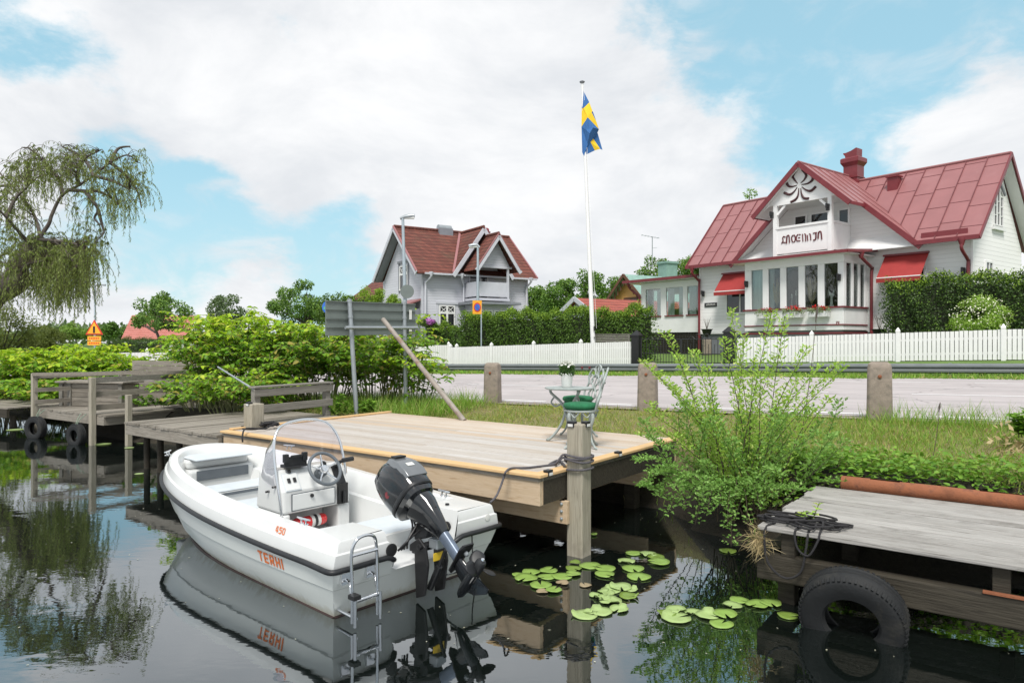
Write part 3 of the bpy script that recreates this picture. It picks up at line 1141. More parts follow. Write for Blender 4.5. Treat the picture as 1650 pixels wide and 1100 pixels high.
downpipe([(-.02, -.5, 5.0), (-.02, -.5, 4.85), (.02, -.09, 4.55), (.02, -.09, 4.4), (.02, -.09, 1.5)], h)
downpipe([(9.95, -.5, 5.0), (9.95, -.5, 4.8), (9.97, -.09, 4.5), (9.97, -.09, 4.3), (9.97, -.09, 2.0)], h)
# chimney and roof vent
c = MB()
cx0, cy0, cw_, cd_ = 5.12, YR - .2, .52, .5
c.bx(cx0, cx0 + cw_, cy0, cy0 + cd_, 7.5, 8.62).bx(cx0 - .03, cx0 + cw_ + .03, cy0 - .03, cy0 + cd_ + .03, 8.12, 8.16)
c.loft([[(cx0 - k, cy0 - k, z), (cx0 + cw_ + k, cy0 - k, z), (cx0 + cw_ + k, cy0 + cd_ + k, z), (cx0 - k, cy0 + cd_ + k, z)] for k, z in ((0, 8.56), (.08, 8.7), (.08, 8.84), (.04, 8.88))], cap=True)
ch = c.build('chimney', M['redtrim'], h)
cw = MB()
pr = [(0, 0), (-.02, .1), (-.08, .17), (-.09, .22), (.0, .21), (.2, .25), (.4, .33), (.43, .32), (.43, .2), (.42, 0)]
cw.extrude([(cx0 + .05 + x_, cy0 + .05, 8.88 + z_) for x_, z_ in pr], (0, .4, 0))
cw.build('chimney_cowl', M['redtrim'], ch)
v = H.hl(1441, 292, 1.6)
MB().bx(v.x - .17, v.x + .17, 1.45, 1.75, 7.2, v.z + .12).bx(v.x - .21, v.x + .21, 1.4, 1.8, v.z + .12, v.z + .17).build('roof_vent', M['redtrim'], h)

# ---- balcony
b0, b1, bp_ = 4.22, 6.38, -1.3
bal = MB()
bal.bx(b0, b1, bp_, -.02, 4.98, 5.1)
bal.bx(b0 + .12, b1 - .12, bp_, bp_ + .06, 5.14, 6.02).bx(b1 - .09, b1 - .03, bp_ + .12, -.03, 5.14, 6.02).bx(b0 + .03, b0 + .09, bp_ + .12, -.03, 5.14, 6.02)
bal.bx(b0 + .1, b1 - .1, bp_ - .03, bp_ + .1, 6.022, 6.1).bx(b1 - .12, b1, bp_ + .12, -.03, 6.022, 6.1)
balc = bal.build('balcony', M['white'], h)
po = MB()
for x in (b0, b1 - .14):
    po.bx(x, x + .14, bp_ - .02, bp_ + .12, 4.95, 6.86)
po.bx(b0, b1, bp_ - .012, bp_ + .1, 6.86, 6.98)
for x, sg in ((b0 + .14, 1), (b1 - .14, -1)):
    po.beam((x, bp_ + .05, 6.55), (x + sg * .3, bp_ + .05, 6.85), .06, .08)
po.build('balcony_post', M['white'], balc)
gp = MB().extrude([(XC - 1.5, bp_, 6.73), (XC - 1.2, bp_, 6.9), (XC + 1.2, bp_, 6.9), (XC + 1.5, bp_, 6.73), (XC, bp_, 8.1)], (0, .06, 0))
gp.extrude([(XC - 1.26, bp_ + .07, 6.9), (XC + 1.26, bp_ + .07, 6.9), (XC + 1.26, -.03, 6.9), (XC - 1.26, -.03, 6.9)], (0, 0, .03))
gpan = gp.build('gable_panel', M['white'], h)
zc = lambda x, y: (1170 + x / 5.788, 231.5 + y / 5.788)
em = MB()
for st in ([(668, 372), (645, 345), (622, 305), (652, 255)], [(695, 368), (730, 335), (747, 290), (710, 242)], [(702, 382), (760, 372), (805, 338), (806, 295)], [(706, 402), (745, 432), (792, 440), (838, 400)],
           [(696, 415), (704, 470), (728, 510), (775, 512)], [(678, 415), (672, 480), (650, 520), (604, 545)], [(664, 405), (630, 452), (590, 475), (542, 458)], [(660, 388), (610, 402), (575, 388), (560, 338)]):
    pth = smoothpath([H.hl(*zc(*q), bp_ - .008) for q in st], 5)
    n = len(pth)
    em.tube(pth, [.012 + .036 * min(1, i / n * 1.6) for i in range(n)], 6)
em.build('carved_ornament', M['ornament'], gpan, sm=60)
M['lettering'] = mat('dark_red_lettering', (.1, .014, .018), .6, .15, 5)
lt = MB()
for st, wd in (([(553, 872), (536, 866), (527, 882), (532, 905), (516, 930)], .02), ([(516, 930), (532, 920), (553, 924)], .02), ([(563, 932), (567, 862)], .027), ([(567, 862), (586, 858), (591, 925)], .022), ([(626, 852), (611, 876), (617, 908), (628, 920)], .022),
               ([(633, 850), (646, 872), (643, 903), (636, 918)], .022), ([(672, 845), (656, 868), (660, 905), (692, 904)], .02), ([(672, 878), (690, 876)], .018), ([(680, 846), (695, 850)], .02), ([(712, 842), (717, 912)], .019),
               ([(730, 842), (741, 850), (742, 910)], .02), ([(757, 852), (762, 906)], .02), ([(774, 842), (786, 848), (790, 900)], .019), ([(810, 836), (846, 828)], .019), ([(838, 828), (836, 888), (814, 900)], .026),
               ([(858, 886), (862, 826)], .027), ([(862, 826), (884, 822), (892, 893)], .024)):
    lt.tube(smoothpath([H.hl(*zc(*q), bp_ - .008) for q in st], 4), wd, 6)
lt.build('lettering', M['lettering'], balc, sm=60)
# openings behind the balcony
window(h, 'front', -.02, 4.32, 4.72, 5.2, 6.6, 1, 1)
window(h, 'front', -.02, 4.95, 5.6, 5.2, 6.6, 1, 1)
window(h, 'front', -.02, 5.98, 6.28, 5.75, 6.6, 1, 1)
# black wall lamps
for px, py, yp in ((1245, 347, bp_ - .02), (1335, 334, bp_ - .02), (1204, 458, -1.58), (1353, 447, -1.58), (1134, 473, -.03), (1553, 437, -.03)):
    q = H.hl(px, py, yp)
    MB().bx(q.x - .05, q.x + .05, yp - .1, yp, q.z - .11, q.z + .11).bx(q.x - .035, q.x + .035, yp - .16, yp - .1, q.z - .04, q.z + .12).build('wall_lamp', M['black'], h, bevel=.015)

# ---- glazed bay, hollow
x0, x1, yb = 3.23, 6.92, -1.58
by = MB()
by.bx(x0, x1, yb, yb + .1, 2.42, 3.2).bx(x1 - .1, x1, yb + .1, -.021, 2.42, 3.2).bx(x0, x0 + .1, yb + .1, -.021, 2.42, 3.2)
by.bx(x0, x1, yb, yb + .1, 4.62, 4.95).bx(x1 - .1, x1, yb + .1, -.021, 4.62, 4.95).bx(x0, x0 + .1, yb + .1, -.021, 4.62, 4.95)
pw = []
for i in range(5):
    c0 = 3.5 + i * .69
    pw.append((c0, c0 + .46))
edges = [x0] + [e for w_ in pw for e in w_] + [x1]
for i in range(0, 12, 2):
    by.bx(edges[i], edges[i + 1], yb + .003, yb + .09, 3.2, 4.62)
sw = [(-1.38, -1.03), (-.9, -.58), (-.46, -.16)]
se = [yb + .1] + [e for w_ in sw for e in w_] + [-.021]
for i in range(0, 8, 2):
    by.bx(x1 - .09, x1 - .003, se[i], se[i + 1], 3.2, 4.62)
by.bx(x0 + .003, x0 + .09, yb + .1, -.021, 3.2, 4.62)
bay = by.build('bay', M['white'], h, bevel=.012, seg=1)
MB().bx(x0 + .12, x1 - .12, -.05, -.03, 2.6, 4.9).bx(x0 + .12, x1 - .12, yb + .12, -.05, 2.55, 2.6).bx(x0 + .12, x1 - .12, yb + .12, -.05, 4.85, 4.88).build('bay_interior', M['interior'], bay)  # dark panels added so the room behind the panes looks dim
for c0, c1 in pw:
    MB().bx(c0, c1, yb + .05, yb + .056, 3.21, 4.61).build('window_pane', M['clear'], bay)
for c0, c1 in sw:
    MB().bx(x1 - .056, x1 - .05, c0, c1, 3.21, 4.61).build('window_pane', M['clear'], bay)


def drape(mb, p, q, z0, z1, amp=.03, n=26):
    p, q = Vector(p), Vector(q)
    d = (q - p)
    s = d.cross(Vector((0, 0, 1))).normalized()
    r0 = [p + d * i / n + s * amp * math.sin(i * 1.9) for i in range(n + 1)]
    return mb.loft([[Vector((q_.x, q_.y, z0)) for q_ in r0], [Vector((q_.x, q_.y, z1)) for q_ in r0]], closed=False)


cu = MB()
drape(cu, (3.4, yb + .2, 0), (3.9, yb + .2, 0), 3.1, 4.7)
drape(cu, (4.15, yb + .2, 0), (4.3, yb + .2, 0), 3.1, 4.7)
for c0, c1 in sw:
    drape(cu, (x1 - .2, c0 - .05, 0), (x1 - .2, c0 + .2, 0), 3.1, 4.7, n=12)
drape(cu, (x1 - .2, -.35, 0), (x1 - .2, -.1, 0), 3.1, 4.7, n=12)
cu.build('curtain', M['curtain'], bay)
tr = MB()
for z, d, hh in ((3.2, .05, .05), (2.62, .025, .04), (2.36, .02, .06)):
    m_ = 'x'
    tr.bx(x0 - d, x1 + d, yb - d, yb - .002, z - hh, z).bx(x1 + .002, x1 + d, yb - .002, -.022, z - hh, z)
tr.build('sill_trim', M['redtrim'], bay)
br = MB()
slab(br, [(2.85, -1.98, 4.97), (7.25, -1.98, 4.97), (7.25, -.03, 5.13), (2.85, -.03, 5.13)], .05)
br.beam((2.83, -2.0, 4.93), (7.27, -2.0, 4.93), .06, .1).beam((7.26, -2.0, 4.93), (7.26, -.03, 5.09), .05, .1)
br.build('bay_roof', M['redtrim'], bay)
MB().bx(2.9, 7.2, -1.93, -.04, 4.88, 4.912).build('bay_soffit', M['white'], bay)
downpipe([(7.2, -1.0, 4.86), (7.2, -.9, 4.75), (7.12, -.12, 4.5), (7.1, -.1, 4.3), (7.1, -.1, 1.8)], bay)
q = H.hl(1350, 521, yb - .004)
MB().bx(q.x - .05, q.x + .05, yb - .012, yb - .003, q.z - .06, q.z + .05).build('house_plate', M['redtrim'], bay)
MB().bx(q.x - .02, q.x + .02, yb - .016, yb - .0125, q.z - .03, q.z + .02).bx(q.x - .06, q.x + .06, yb - .01, yb - .003, q.z + .06, q.z + .1).build('plate_symbol', M['label'], bay)

# awnings
for c0, c1, lo, hi, out in ((1.15, 2.75, 4.02, 4.74, .62), (7.5, 8.85, 4.1, 4.84, .62)):
    aw = MB()
    aw.extrude([(c0, -.03, hi), (c1, -.03, hi), (c1, -out, lo), (c0, -out, lo)], (0, .02, .02))
    aw.bx(c0, c1, -out - .012, -out + .006, lo - .15, lo)
    a_ = aw.build('awning', M['redcloth'], h)
    MB().bx(c0 - .02, c1 + .02, -.12, -.025, hi, hi + .06).build('awning_case', M['redtrim'], a_)
    MB().tube([(c0, -out, lo), (c1, -out, lo)], .02, 6).tube([(c0 + .04, -.03, lo), (c0 + .04, -out, lo)], .012, 5).tube([(c1 - .04, -.03, lo), (c1 - .04, -out, lo)], .012, 5).build('awning_bar', M['white'], a_)
window(h, 'front', 0, 1.35, 2.55, 3.2, 4.6, 2, 1)
window(h, 'front', 0, 7.65, 8.7, 3.2, 4.6, 2, 1)
# right gable end
for k in range(3):
    c = 1.72 + k * .26
    window(h, 'right', L_, c - .09, c + .09, 5.75, 6.65 + (.22 if k == 1 else 0), 1, 3, fw=.035, bars=.012)
MB().bx(L_, L_ + .09, 1.5, 2.46, 5.58, 5.68).build('window_ledge', M['white'], h)
MB().beam((L_ + .06, 1.5, 6.75), (L_ + .06, 1.98, 7.15), .08, .05, (1, 0, 0)).beam((L_ + .06, 1.98, 7.15), (L_ + .06, 2.46, 6.75), .08, .05, (1, 0, 0)).build('window_hood', M['greydark'], h)
window(h, 'right', L_, 1.0, 1.45, 3.7, 4.5, 2, 2)
window(h, 'right', L_, 2.5, 3.1, 3.3, 4.2, 2, 2)
# name plate
q = H.hl(1145, 491, -.02)
MB().bx(q.x - .3, q.x + .3, -.03, -.002, q.z - .08, q.z + .08).build('name_plate', M['black'], h)
sq = MB()
for k in range(9):
    xx = q.x - .22 + k * .052
    sq.tube(smoothpath([(xx, -.033, q.z - .02), (xx + .015, -.033, q.z + .03 + .01 * (k % 3)), (xx + .03, -.033, q.z - .02), (xx + .05, -.033, q.z)], 3), .006, 4)
sq.build('plate_script', M['label'], h)

# ---- glazed veranda wing on the left
vx0, vy = -3.57, .3
ve = MB()
ve.bx(vx0, -.03, vy, vy + .08, 2.45, 3.2).bx(vx0, -.03, vy, vy + .08, 4.42, 4.7).bx(vx0, vx0 + .08, vy + .08, 2.5, 2.45, 3.2).bx(vx0, vx0 + .08, vy + .08, 2.5, 4.42, 4.7)
vw = [(-3.3, -2.4), (-2.1, -1.15), (-.92, -.1)]
ee = [vx0] + [e for w_ in vw for e in w_] + [-.03]
for i in range(0, 8, 2):
    ve.bx(ee[i], ee[i + 1], vy + .003, vy + .075, 3.2, 4.42)
ve.bx(vx0 + .002, vx0 + .075, vy + .08, vy + .3, 3.2, 4.42).bx(vx0 + .002, vx0 + .075, 2.3, 2.5, 3.2, 4.42)
ve.bx(vx0, -.03, 2.42, 2.5, 2.45, 3.4).bx(vx0, -.03, 2.42, 2.5, 4.3, 4.7).bx(-2.3, -2.0, 2.43, 2.49, 3.4, 4.3).bx(-1.2, -.9, 2.43, 2.49, 3.4, 4.3)
ver = ve.build('veranda', M['white'], h)
for c0, c1 in vw:
    MB().bx(c0, c1, vy + .04, vy + .046, 3.21, 4.41).build('window_pane', M['clear'], ver)
MB().bx(vx0 + .1, -.1, vy + .1, 2.4, 2.44, 2.5).bx(-.06, -.04, vy + .1, 2.4, 2.5, 4.6).bx(vx0 + .1, -1.9, 2.35, 2.4, 2.5, 3.6).build('veranda_interior', M['interior'], ver)
cu = MB()
for c0, c1 in vw:
    drape(cu, (c0 + .02, vy + .12, 0), (c0 + .4, vy + .12, 0), 2.9, 4.5, n=18)
    drape(cu, (c1 - .3, vy + .12, 0), (c1 - .02, vy + .12, 0), 2.9, 4.5, n=14)
cu.build('curtain', M['curtain'], ver)
tr = MB()
for c0, c1 in vw:
    tr.bx(c0 - .04, c1 + .04, vy - .05, vy - .003, 3.15, 3.2)
tr.build('sill_trim', M['redtrim'], ver)
vr = MB()
slab(vr, [(vx0 - .75, vy - .4, 4.86), (-.08, vy - .4, 4.86), (-.08, 2.9, 5.0), (vx0 - .75, 2.9, 5.0)], .05)
vr.beam((vx0 - .77, vy - .43, 4.8), (-.08, vy - .43, 4.8), .06, .12).beam((vx0 - .77, vy - .43, 4.8), (vx0 - .77, 2.9, 4.9), .05, .12)
vr.build('veranda_roof', M['redtrim'], ver)
MB().bx(vx0 - .7, -.1, vy - .36, 2.8, 4.72, 4.79).build('veranda_soffit', M['white'], ver)
downpipe([(vx0 - .5, vy - .3, 4.7), (vx0 - .5, vy - .2, 4.5), (vx0 - .06, vy - .05, 4.1), (vx0 - .06, vy - .05, 3.9), (vx0 - .06, vy - .05, 1.6)], ver)
sk = MB()
for i in range(12):
    sk.bx(vx0, -.05, vy + .03, vy + .05, 1.5 + i * .08, 1.54 + i * .08)
for i in range(24):
    sk.bx(vx0 + i * .15, vx0 + i * .15 + .05, vy + .051, vy + .065, 1.4, 2.45)
sk.build('skirting_lattice', M['darkbeam'], ver)

# things at the house
hw = lambda p: h.matrix_basis @ Vector(p)
M['petalred'] = leafmat('red_petals', (.5, .01, .012), (.65, .03, .02), .2)
M['trail'] = leafmat('trailing_leaves', (.16, .22, .11), (.3, .36, .2), .3)
for i, (px, lab) in enumerate(((1234, 'white ribbed window box of red geraniums below the bay, leftmost of three'), (1277, 'white ribbed window box of red geraniums below the bay, between two others'), (1319, 'white ribbed window box of red geraniums below the bay, nearest its right corner'))):
    q = H.hl(px, 507, yb - .18)
    o = thing('flower_box', lab, 'flower box', hw((q.x, yb - .16, 2.86)), math.atan2(-.8, .6), 'window boxes under the bay', 1.2)
    mb = MB().loft([[(-.33, -.08, 0), (.33, -.08, 0), (.33, .1, 0), (-.33, .1, 0)], [(-.36, -.1, .19), (.36, -.1, .19), (.36, .1, .19), (-.36, .1, .19)]], cap=True)
    for k in range(16):
        x = -.31 + k * .041
        mb.bx(x, x + .015, -.105, -.08, .01, .17)
    mb.build('trough', M['white'], o)
    n = 260
    p = np.c_[rng.uniform(-.36, .4, n), rng.uniform(-.14, .08, n), .19 + rng.uniform(-.06, .12, n)]
    leaf_mesh('foliage', p, unit(n) + [0, -.3, .2], unit(n) + [0, -1, .6], .07, .05, M['trail'], o)
    n = 90
    cc = np.array([[-.1, -.04, .33], [.12, -.04, .32], [.22, -.05, .28]])[rng.integers(0, 3, n)]
    leaf_mesh('blossom', cc + rng.normal(size=(n, 3)) * [.05, .03, .03], unit(n), unit(n), .05, .05, M['petalred'], o)

M['pampas'] = mat('dried_pampas', (.4, .3, .17), .9, .2, 20)
M['white2'] = mat('white_ceramic', (.75, .75, .73), .3, .04, 8)
for i, (px, lab) in enumerate(((1252, 'dried pampas plume in the second bay window from the left'), (1308, 'tall dried pampas plume in the fourth bay window from the left'))):
    q = H.hl(px, 490, yb + .3)
    o = thing('pampas_grass', lab, 'dried grass', hw((q.x, yb + .3, 3.0)), 0, 'pampas plumes in the bay', 1.2)
    MB().lathe([(.05, 0), (.08, .12), (.04, .28), (.05, .32)], 10).build('vase', M['black'], o, sm=60)
    mb = MB()
    for k in range(9):
        an = rng.uniform(0, 6.3)
        l_ = rng.uniform(.03, .1)
        mb.tube([(0, 0, .3), (l_ * math.cos(an), l_ * math.sin(an), .55), (l_ * 1.5 * math.cos(an), l_ * 1.5 * math.sin(an), .8 + rng.uniform(0, .15)), (l_ * 2 * math.cos(an), l_ * 2 * math.sin(an), 1.2 + rng.uniform(-.1, .12))], [.006, .04, .055, .008], 6)
    mb.build('plume', M['pampas'], o, sm=60)
for i, (px, hh, lab) in enumerate(((1276, .5, 'shorter white candlestick in the middle bay window'), (1283, .62, 'taller white candlestick in the middle bay window'))):
    q = H.hl(px, 490, yb + .25)
    o = MB().lathe([(.05, 0), (.045, .03), (.012, .06), (.012, hh * .7), (.03, hh * .72), (.035, hh * .8), (.02, hh * .9), (.03, hh * .94), (.02, hh)], 10).build('candlestick', M['white2'], None, sm=60)
    o.location = hw((q.x, yb + .25, 3.2))
    o.scale = (1.2,) * 3
    tag(o, lab, 'candlestick', 'candlesticks in the bay')
q = H.hl(1340, 490, yb + .25)
o = MB().lathe([(.08, 0), (.05, .1), (.035, .3), (.05, .36)], 10).tube([(0, 0, .34), (.05, 0, .42), (.1, 0, .58)], [.03, .045, .01], 6).tube([(0, 0, .34), (-.05, 0, .42), (-.1, 0, .58)], [.03, .045, .01], 6).build('tail_sculpture', M['white2'], None, sm=60)
o.location = hw((q.x, yb + .25, 3.2))
o.scale = (1.2,) * 3
tag(o, 'white fishtail shaped ornament in the right bay window', 'ornament')
for px, yp, lab in ((1139, -.6, 'dark iron garden urn on a plinth left of the bay, behind the gate'), (1417, -.6, 'dark iron garden urn on a stone plinth beside the tall hedge')):
    q = H.hl(px, 530, yp)
    p = hw((q.x, yp, 0))
    gz = ground_z(p.x, p.y)
    o = thing('garden_urn', lab, 'urn', (p.x, p.y, gz), 0, 'urns by the white house', 1.2)
    hh = (hw((q.x, yp, q.z)).z - gz) / 1.2
    MB().bx(-.16, .16, -.16, .16, 0, max(.1, hh - .42)).build('plinth', M['concrete'], o, bevel=.02)
    MB().lathe([(.1, hh - .42), (.05, hh - .36), (.05, hh - .3), (.16, hh - .18), (.2, hh - .05), (.26, hh), (.22, hh)], 14).build('bowl', M['iron'], o, sm=50)
    mb = MB()
    for k in range(7):
        an = k * .9
        mb.tube([(0, 0, hh - .05), (.08 * math.cos(an), .08 * math.sin(an), hh + .25), (.16 * math.cos(an), .16 * math.sin(an), hh + .45)], [.008, .006, .003], 4)
    mb.build('twig', M['twig'], o)

# ---- grey house
GS = 1.3
Gh = House('grey_house', 'pale grey timber house with brown red tiled roof, cross gables and balcony', 'house', -4.4, 34.0, .846, .534, GS)
g = Gh.o
M['tile'] = rooftile('red_clay_pantiles', (.105, .03, .021), (.165, .05, .034), (.1, .075, .045))
M['tile2'] = rooftile('bright_clay_pantiles', (.28, .06, .045), (.34, .09, .06), (.2, .1, .07))
GL, GD, GE, GR = 6.15, 4.9, 5.35, 7.95
MB().extrude([(0, 0, 1.2), (0, GD, 1.2), (0, GD, GE), (0, GD / 2, 7.75), (0, 0, GE)], (GL, 0, 0)).extrude([(1.75, -.02, 5.2), (4.65, -.02, 5.2), (3.2, -.02, 7.5)], (0, 2.4, 0)).build('wall', M['greywall'], g)
rf = MB()
gsl = (GR - 5.42) / (GD / 2 + .35)
slab(rf, [(-.45, -.35, 5.42), (GL + .4, -.35, 5.42), (GL + .4, GD / 2, GR), (-.45, GD / 2, GR)], .1)
slab(rf, [(-.45, GD / 2, GR), (GL + .4, GD / 2, GR), (GL + .4, GD + .35, 5.42), (-.45, GD + .35, 5.42)], .1)
rf.tube([(-.45, GD / 2, GR + .03), (GL + .4, GD / 2, GR + .03)], .09, 8)
rf.build('roof', M['tile'], g, sm=40)
wg = MB()
WZ, WS = 7.85, 1.4
for sg in (-1, 1):
    poly = [(3.2 + sg * dx, y, WZ - WS * dx) for dx, y in [(0, -.5), (0, 2.3), (1.75, -.1), (1.75, -.5)]]
    slab(wg, poly if sg < 0 else list(reversed(poly)), .1)
wg.tube([(3.2, -.5, WZ + .03), (3.2, 2.2, WZ + .03)], .08, 8)
BZ, BS, BX = 7.38, 1.4, 3.36
for sg in (-1, 1):
    poly = [(BX + sg * dx, y, BZ - BS * dx) for dx, y in [(0, -1.7), (0, .4), (1.25, .2), (1.25, -1.7)]]
    slab(wg, poly if sg < 0 else list(reversed(poly)), .1)
wg.tube([(BX, -1.7, BZ + .03), (BX, 0, BZ + .03)], .08, 8)
wg.build('gable_roof', M['tile'], g, sm=40)
MB().beam((-.5, -.4, 5.33), (-.5, GD / 2, GR - .08), .05, .2, (0, 0, 1)).beam((-.5, GD / 2, GR - .08), (-.5, GD + .4, 5.33), .05, .2, (0, 0, 1)).build('verge_board', M['greytrim'], g)
t1, t2, t3 = MB(), MB(), MB()
for sg in (-1, 1):
    t1.beam((3.2, -.54, WZ - .12), (3.2 + sg * 1.75, -.54, WZ - .12 - WS * 1.75), .05, .2, (0, 0, 1))
    t2.beam((BX, -1.74, BZ - .12), (BX + sg * 1.27, -1.74, BZ - .12 - BS * 1.27), .05, .2, (0, 0, 1))
    t3.beam((BX, -1.73, BZ + .02), (BX + sg * 1.27, -1.73, BZ + .02 - BS * 1.27), .09, .04, (0, 0, 1))
t1.build('verge_board', M['greytrim'], g)
t2.build('verge_board', M['greytrim'], g)
t3.build('red_flashing', M['redmetal'], g)
MB().beam((-.49, -.42, 5.44), (-.49, GD / 2, GR + .04), .1, .05, (0, 0, 1)).build('red_flashing', M['redmetal'], g)
MB().beam((3.2 - 1.72, -.48, 5.47), (3.2 - 0.05, 2.0, 7.86), .12, .04, (0, 0, 1)).build('red_flashing', M['redmetal'], g)
MB().beam((GL + .42, -.4, 5.42), (GL + .42, GD / 2, GR + .02), .08, .06, (0, 0, 1)).build('red_flashing', M['redmetal'], g)
so = MB()
slab(so, [(-.42, -.3, 5.33), (-.02, -.3, 5.33), (-.02, GD / 2, GR - .13), (-.42, GD / 2, GR - .13)], .03)
slab(so, [(-.42, GD / 2, GR - .13), (-.02, GD / 2, GR - .13), (-.02, GD + .3, 5.33), (-.42, GD + .3, 5.33)], .03)
so.build('soffit', M['greydark'], g)
# balcony and bay below
ba = MB()
bx0, bx1 = 2.36, 4.2
ba.bx(bx0, bx1, -1.3, -1.24, 4.28, 5.0).bx(bx0, bx0 + .06, -1.24, -.03, 4.28, 5.0).bx(bx1 - .06, bx1, -1.24, -.03, 4.28, 5.0).bx(bx0 - .03, bx1 + .03, -1.33, -.03, 4.08, 4.2)
gb = ba.build('balcony', M['greytrim'], g)
po = MB()
for x in (bx0, bx1 - .1):
    po.bx(x, x + .1, -1.32, -1.22, 4.2, 5.75)
po.build('balcony_post', M['greytrim'], gb)
MB().extrude([(BX - .9, -1.3, 5.78), (BX + .9, -1.3, 5.78), (BX + .05, -1.3, 7.2), (BX - .05, -1.3, 7.2)], (0, .08, 0)).bx(BX - 1.0, BX + 1.0, -1.34, -1.3, 5.7, 5.8).build('gable_panel', M['greywall'], g)
MB().bx(bx0 - .4, bx1 + .5, -1.7, -.03, 3.88, 3.95).bx(bx0 - .38, bx1 + .48, -1.68, -.04, 3.95, 4.0).build('bay_roof', M['greydark'], g)
MB().bx(bx0, bx1, -1.25, -.03, 1.2, 3.88).build('bay', M['greytrim'], g)
window(g, 'front', -1.25, 2.5, 3.2, 2.75, 3.55, 3, 1, bars=.015, xtop=.22)
window(g, 'front', -1.25, 3.38, 4.08, 2.75, 3.55, 3, 1, bars=.015, xtop=.22)
window(g, 'left', bx0, -1.12, -.2, 2.65, 3.55, 3, 1, bars=.015, xtop=.22)
window(g, 'front', -.02, 2.65, 3.1, 4.3, 5.6, 1, 1, 'greytrim')
window(g, 'front', -.02, 3.3, 3.65, 4.3, 5.6, 1, 1)
q = Gh.hl(709, 520)
q2 = Gh.hl(731, 494)
window(g, 'front', 0, q.x, q2.x, 2.75, q2.z, 2, 1, xtop=.32, bars=.05)
MB().bx(q.x - .22, q2.x + .2, -.05, 0, q2.z + .12, q2.z + .24).bx(q.x - .2, q.x - .1, -.03, 0, 2.6, q2.z + .12).build('window_hood', M['greytrim'], g)
q = Gh.hs(638, 460, 0)
window(g, 'left', 0, 1.75, 2.65, 4.75, 5.9, 2, 1, xtop=.38, bars=.05)
MB().bx(-.08, 0, 1.5, 2.9, 6.1, 6.22).bx(-.04, 0, 1.55, 1.66, 4.6, 6.1).bx(-.04, 0, 2.74, 2.85, 4.6, 6.1).build('window_hood', M['greydark'], g)
cb = MB()
for x, y in ((0, 0), (GL, 0), (0, GD)):
    cb.bx(x - .04, x + .04, y - .04, y + .07, 1.2, GE)
cb.build('corner_board', M['greytrim'], g)
downpipe([(.3, -.4, 5.3), (.3, -.38, 5.2), (.14, -.1, 4.9), (.14, -.1, 4.7), (.14, -.1, 1.3)], g, 'greytrim')
downpipe([(2.0, -.4, 5.3), (2.0, -.38, 5.2), (2.25, -.1, 4.9), (2.25, -.1, 4.7), (2.25, -.1, 4.05)], g, 'greytrim')
downpipe([(GL, -.4, 5.3), (GL, -.38, 5.2), (GL - .1, -.1, 4.9), (GL - .1, -.1, 4.7), (GL - .1, -.1, 1.3)], g, 'greytrim')
MB().beam((-.02, -.38, 5.36), (GL + .38, -.38, 5.36), .1, .09).build('gutter', M['greytrim'], g)
ch = MB().bx(2.05, 2.85, 2.2, 2.7, 7.4, 8.1).build('chimney', M['greydark'], g)
MB().lathe([(.2, 0), (.2, .75)], 12, Matrix.Translation((2.07, 2.45, 8.1)) @ Matrix.Rotation(R(90), 4, 'Y')).build('chimney_cowl', M['galv'], ch, sm=40)
ch = MB().bx(4.25, 4.75, 1.6, 2.1, 7.0, 7.95).bx(4.2, 4.8, 1.55, 2.15, 7.95, 8.03).build('chimney', M['redtrim'], g)
MB().lathe([(.22, 0), (.22, .55)], 12, Matrix.Translation((4.22, 1.85, 8.05)) @ Matrix.Rotation(R(90), 4, 'Y')).build('chimney_cowl', M['redtrim'], ch, sm=40)
MB().lathe([(.15, 0), (.15, .01)], 12, Matrix.Translation((4.215, 1.85, 8.06)) @ Matrix.Rotation(R(-90), 4, 'Y')).build('flue', M['black'], ch)
# low annex with its own tiled roof on the far left, red porch roof
MB().extrude([(.3, 4.95, 1.2), (.3, 9.4, 1.2), (.3, 9.4, 4.6), (.3, 4.95, 4.6)], (4.5, 0, 0)).build('annex_wall', M['greywall'], g)
rf = MB()
slab(rf, [(-.2, 10.2, 4.6), (-.2, 4.97, 4.6), (2.4, 4.97, 7.1), (2.4, 7.3, 7.1)], .1)
slab(rf, [(-.2, 10.2, 4.6), (2.4, 7.3, 7.1), (4.9, 10.2, 4.6)], .1)
slab(rf, [(4.9, 10.2, 4.6), (2.4, 7.3, 7.1), (2.4, 4.97, 7.1), (4.9, 4.97, 4.6)], .1)
rf.build('annex_roof', M['tile'], g)
pr = MB()
slab(pr, [(-1.2, .05, 3.7), (-.03, .05, 4.15), (-.03, 1.6, 4.15), (-1.2, 1.6, 3.7)], .08)
pr.build('porch_roof', M['redmetal'], g)
MB().bx(-1.0, -.03, .15, 1.5, 1.2, 3.65).build('porch', M['greydark'], g)
MB().lathe([(.05, 0), (.05, .01)], 8, Matrix.Translation((Gh.hl(689, 507).x, -.01, Gh.hl(689, 507).z)) @ Matrix.Rotation(R(90), 4, 'X')).build('house_plate', M['black'], g)

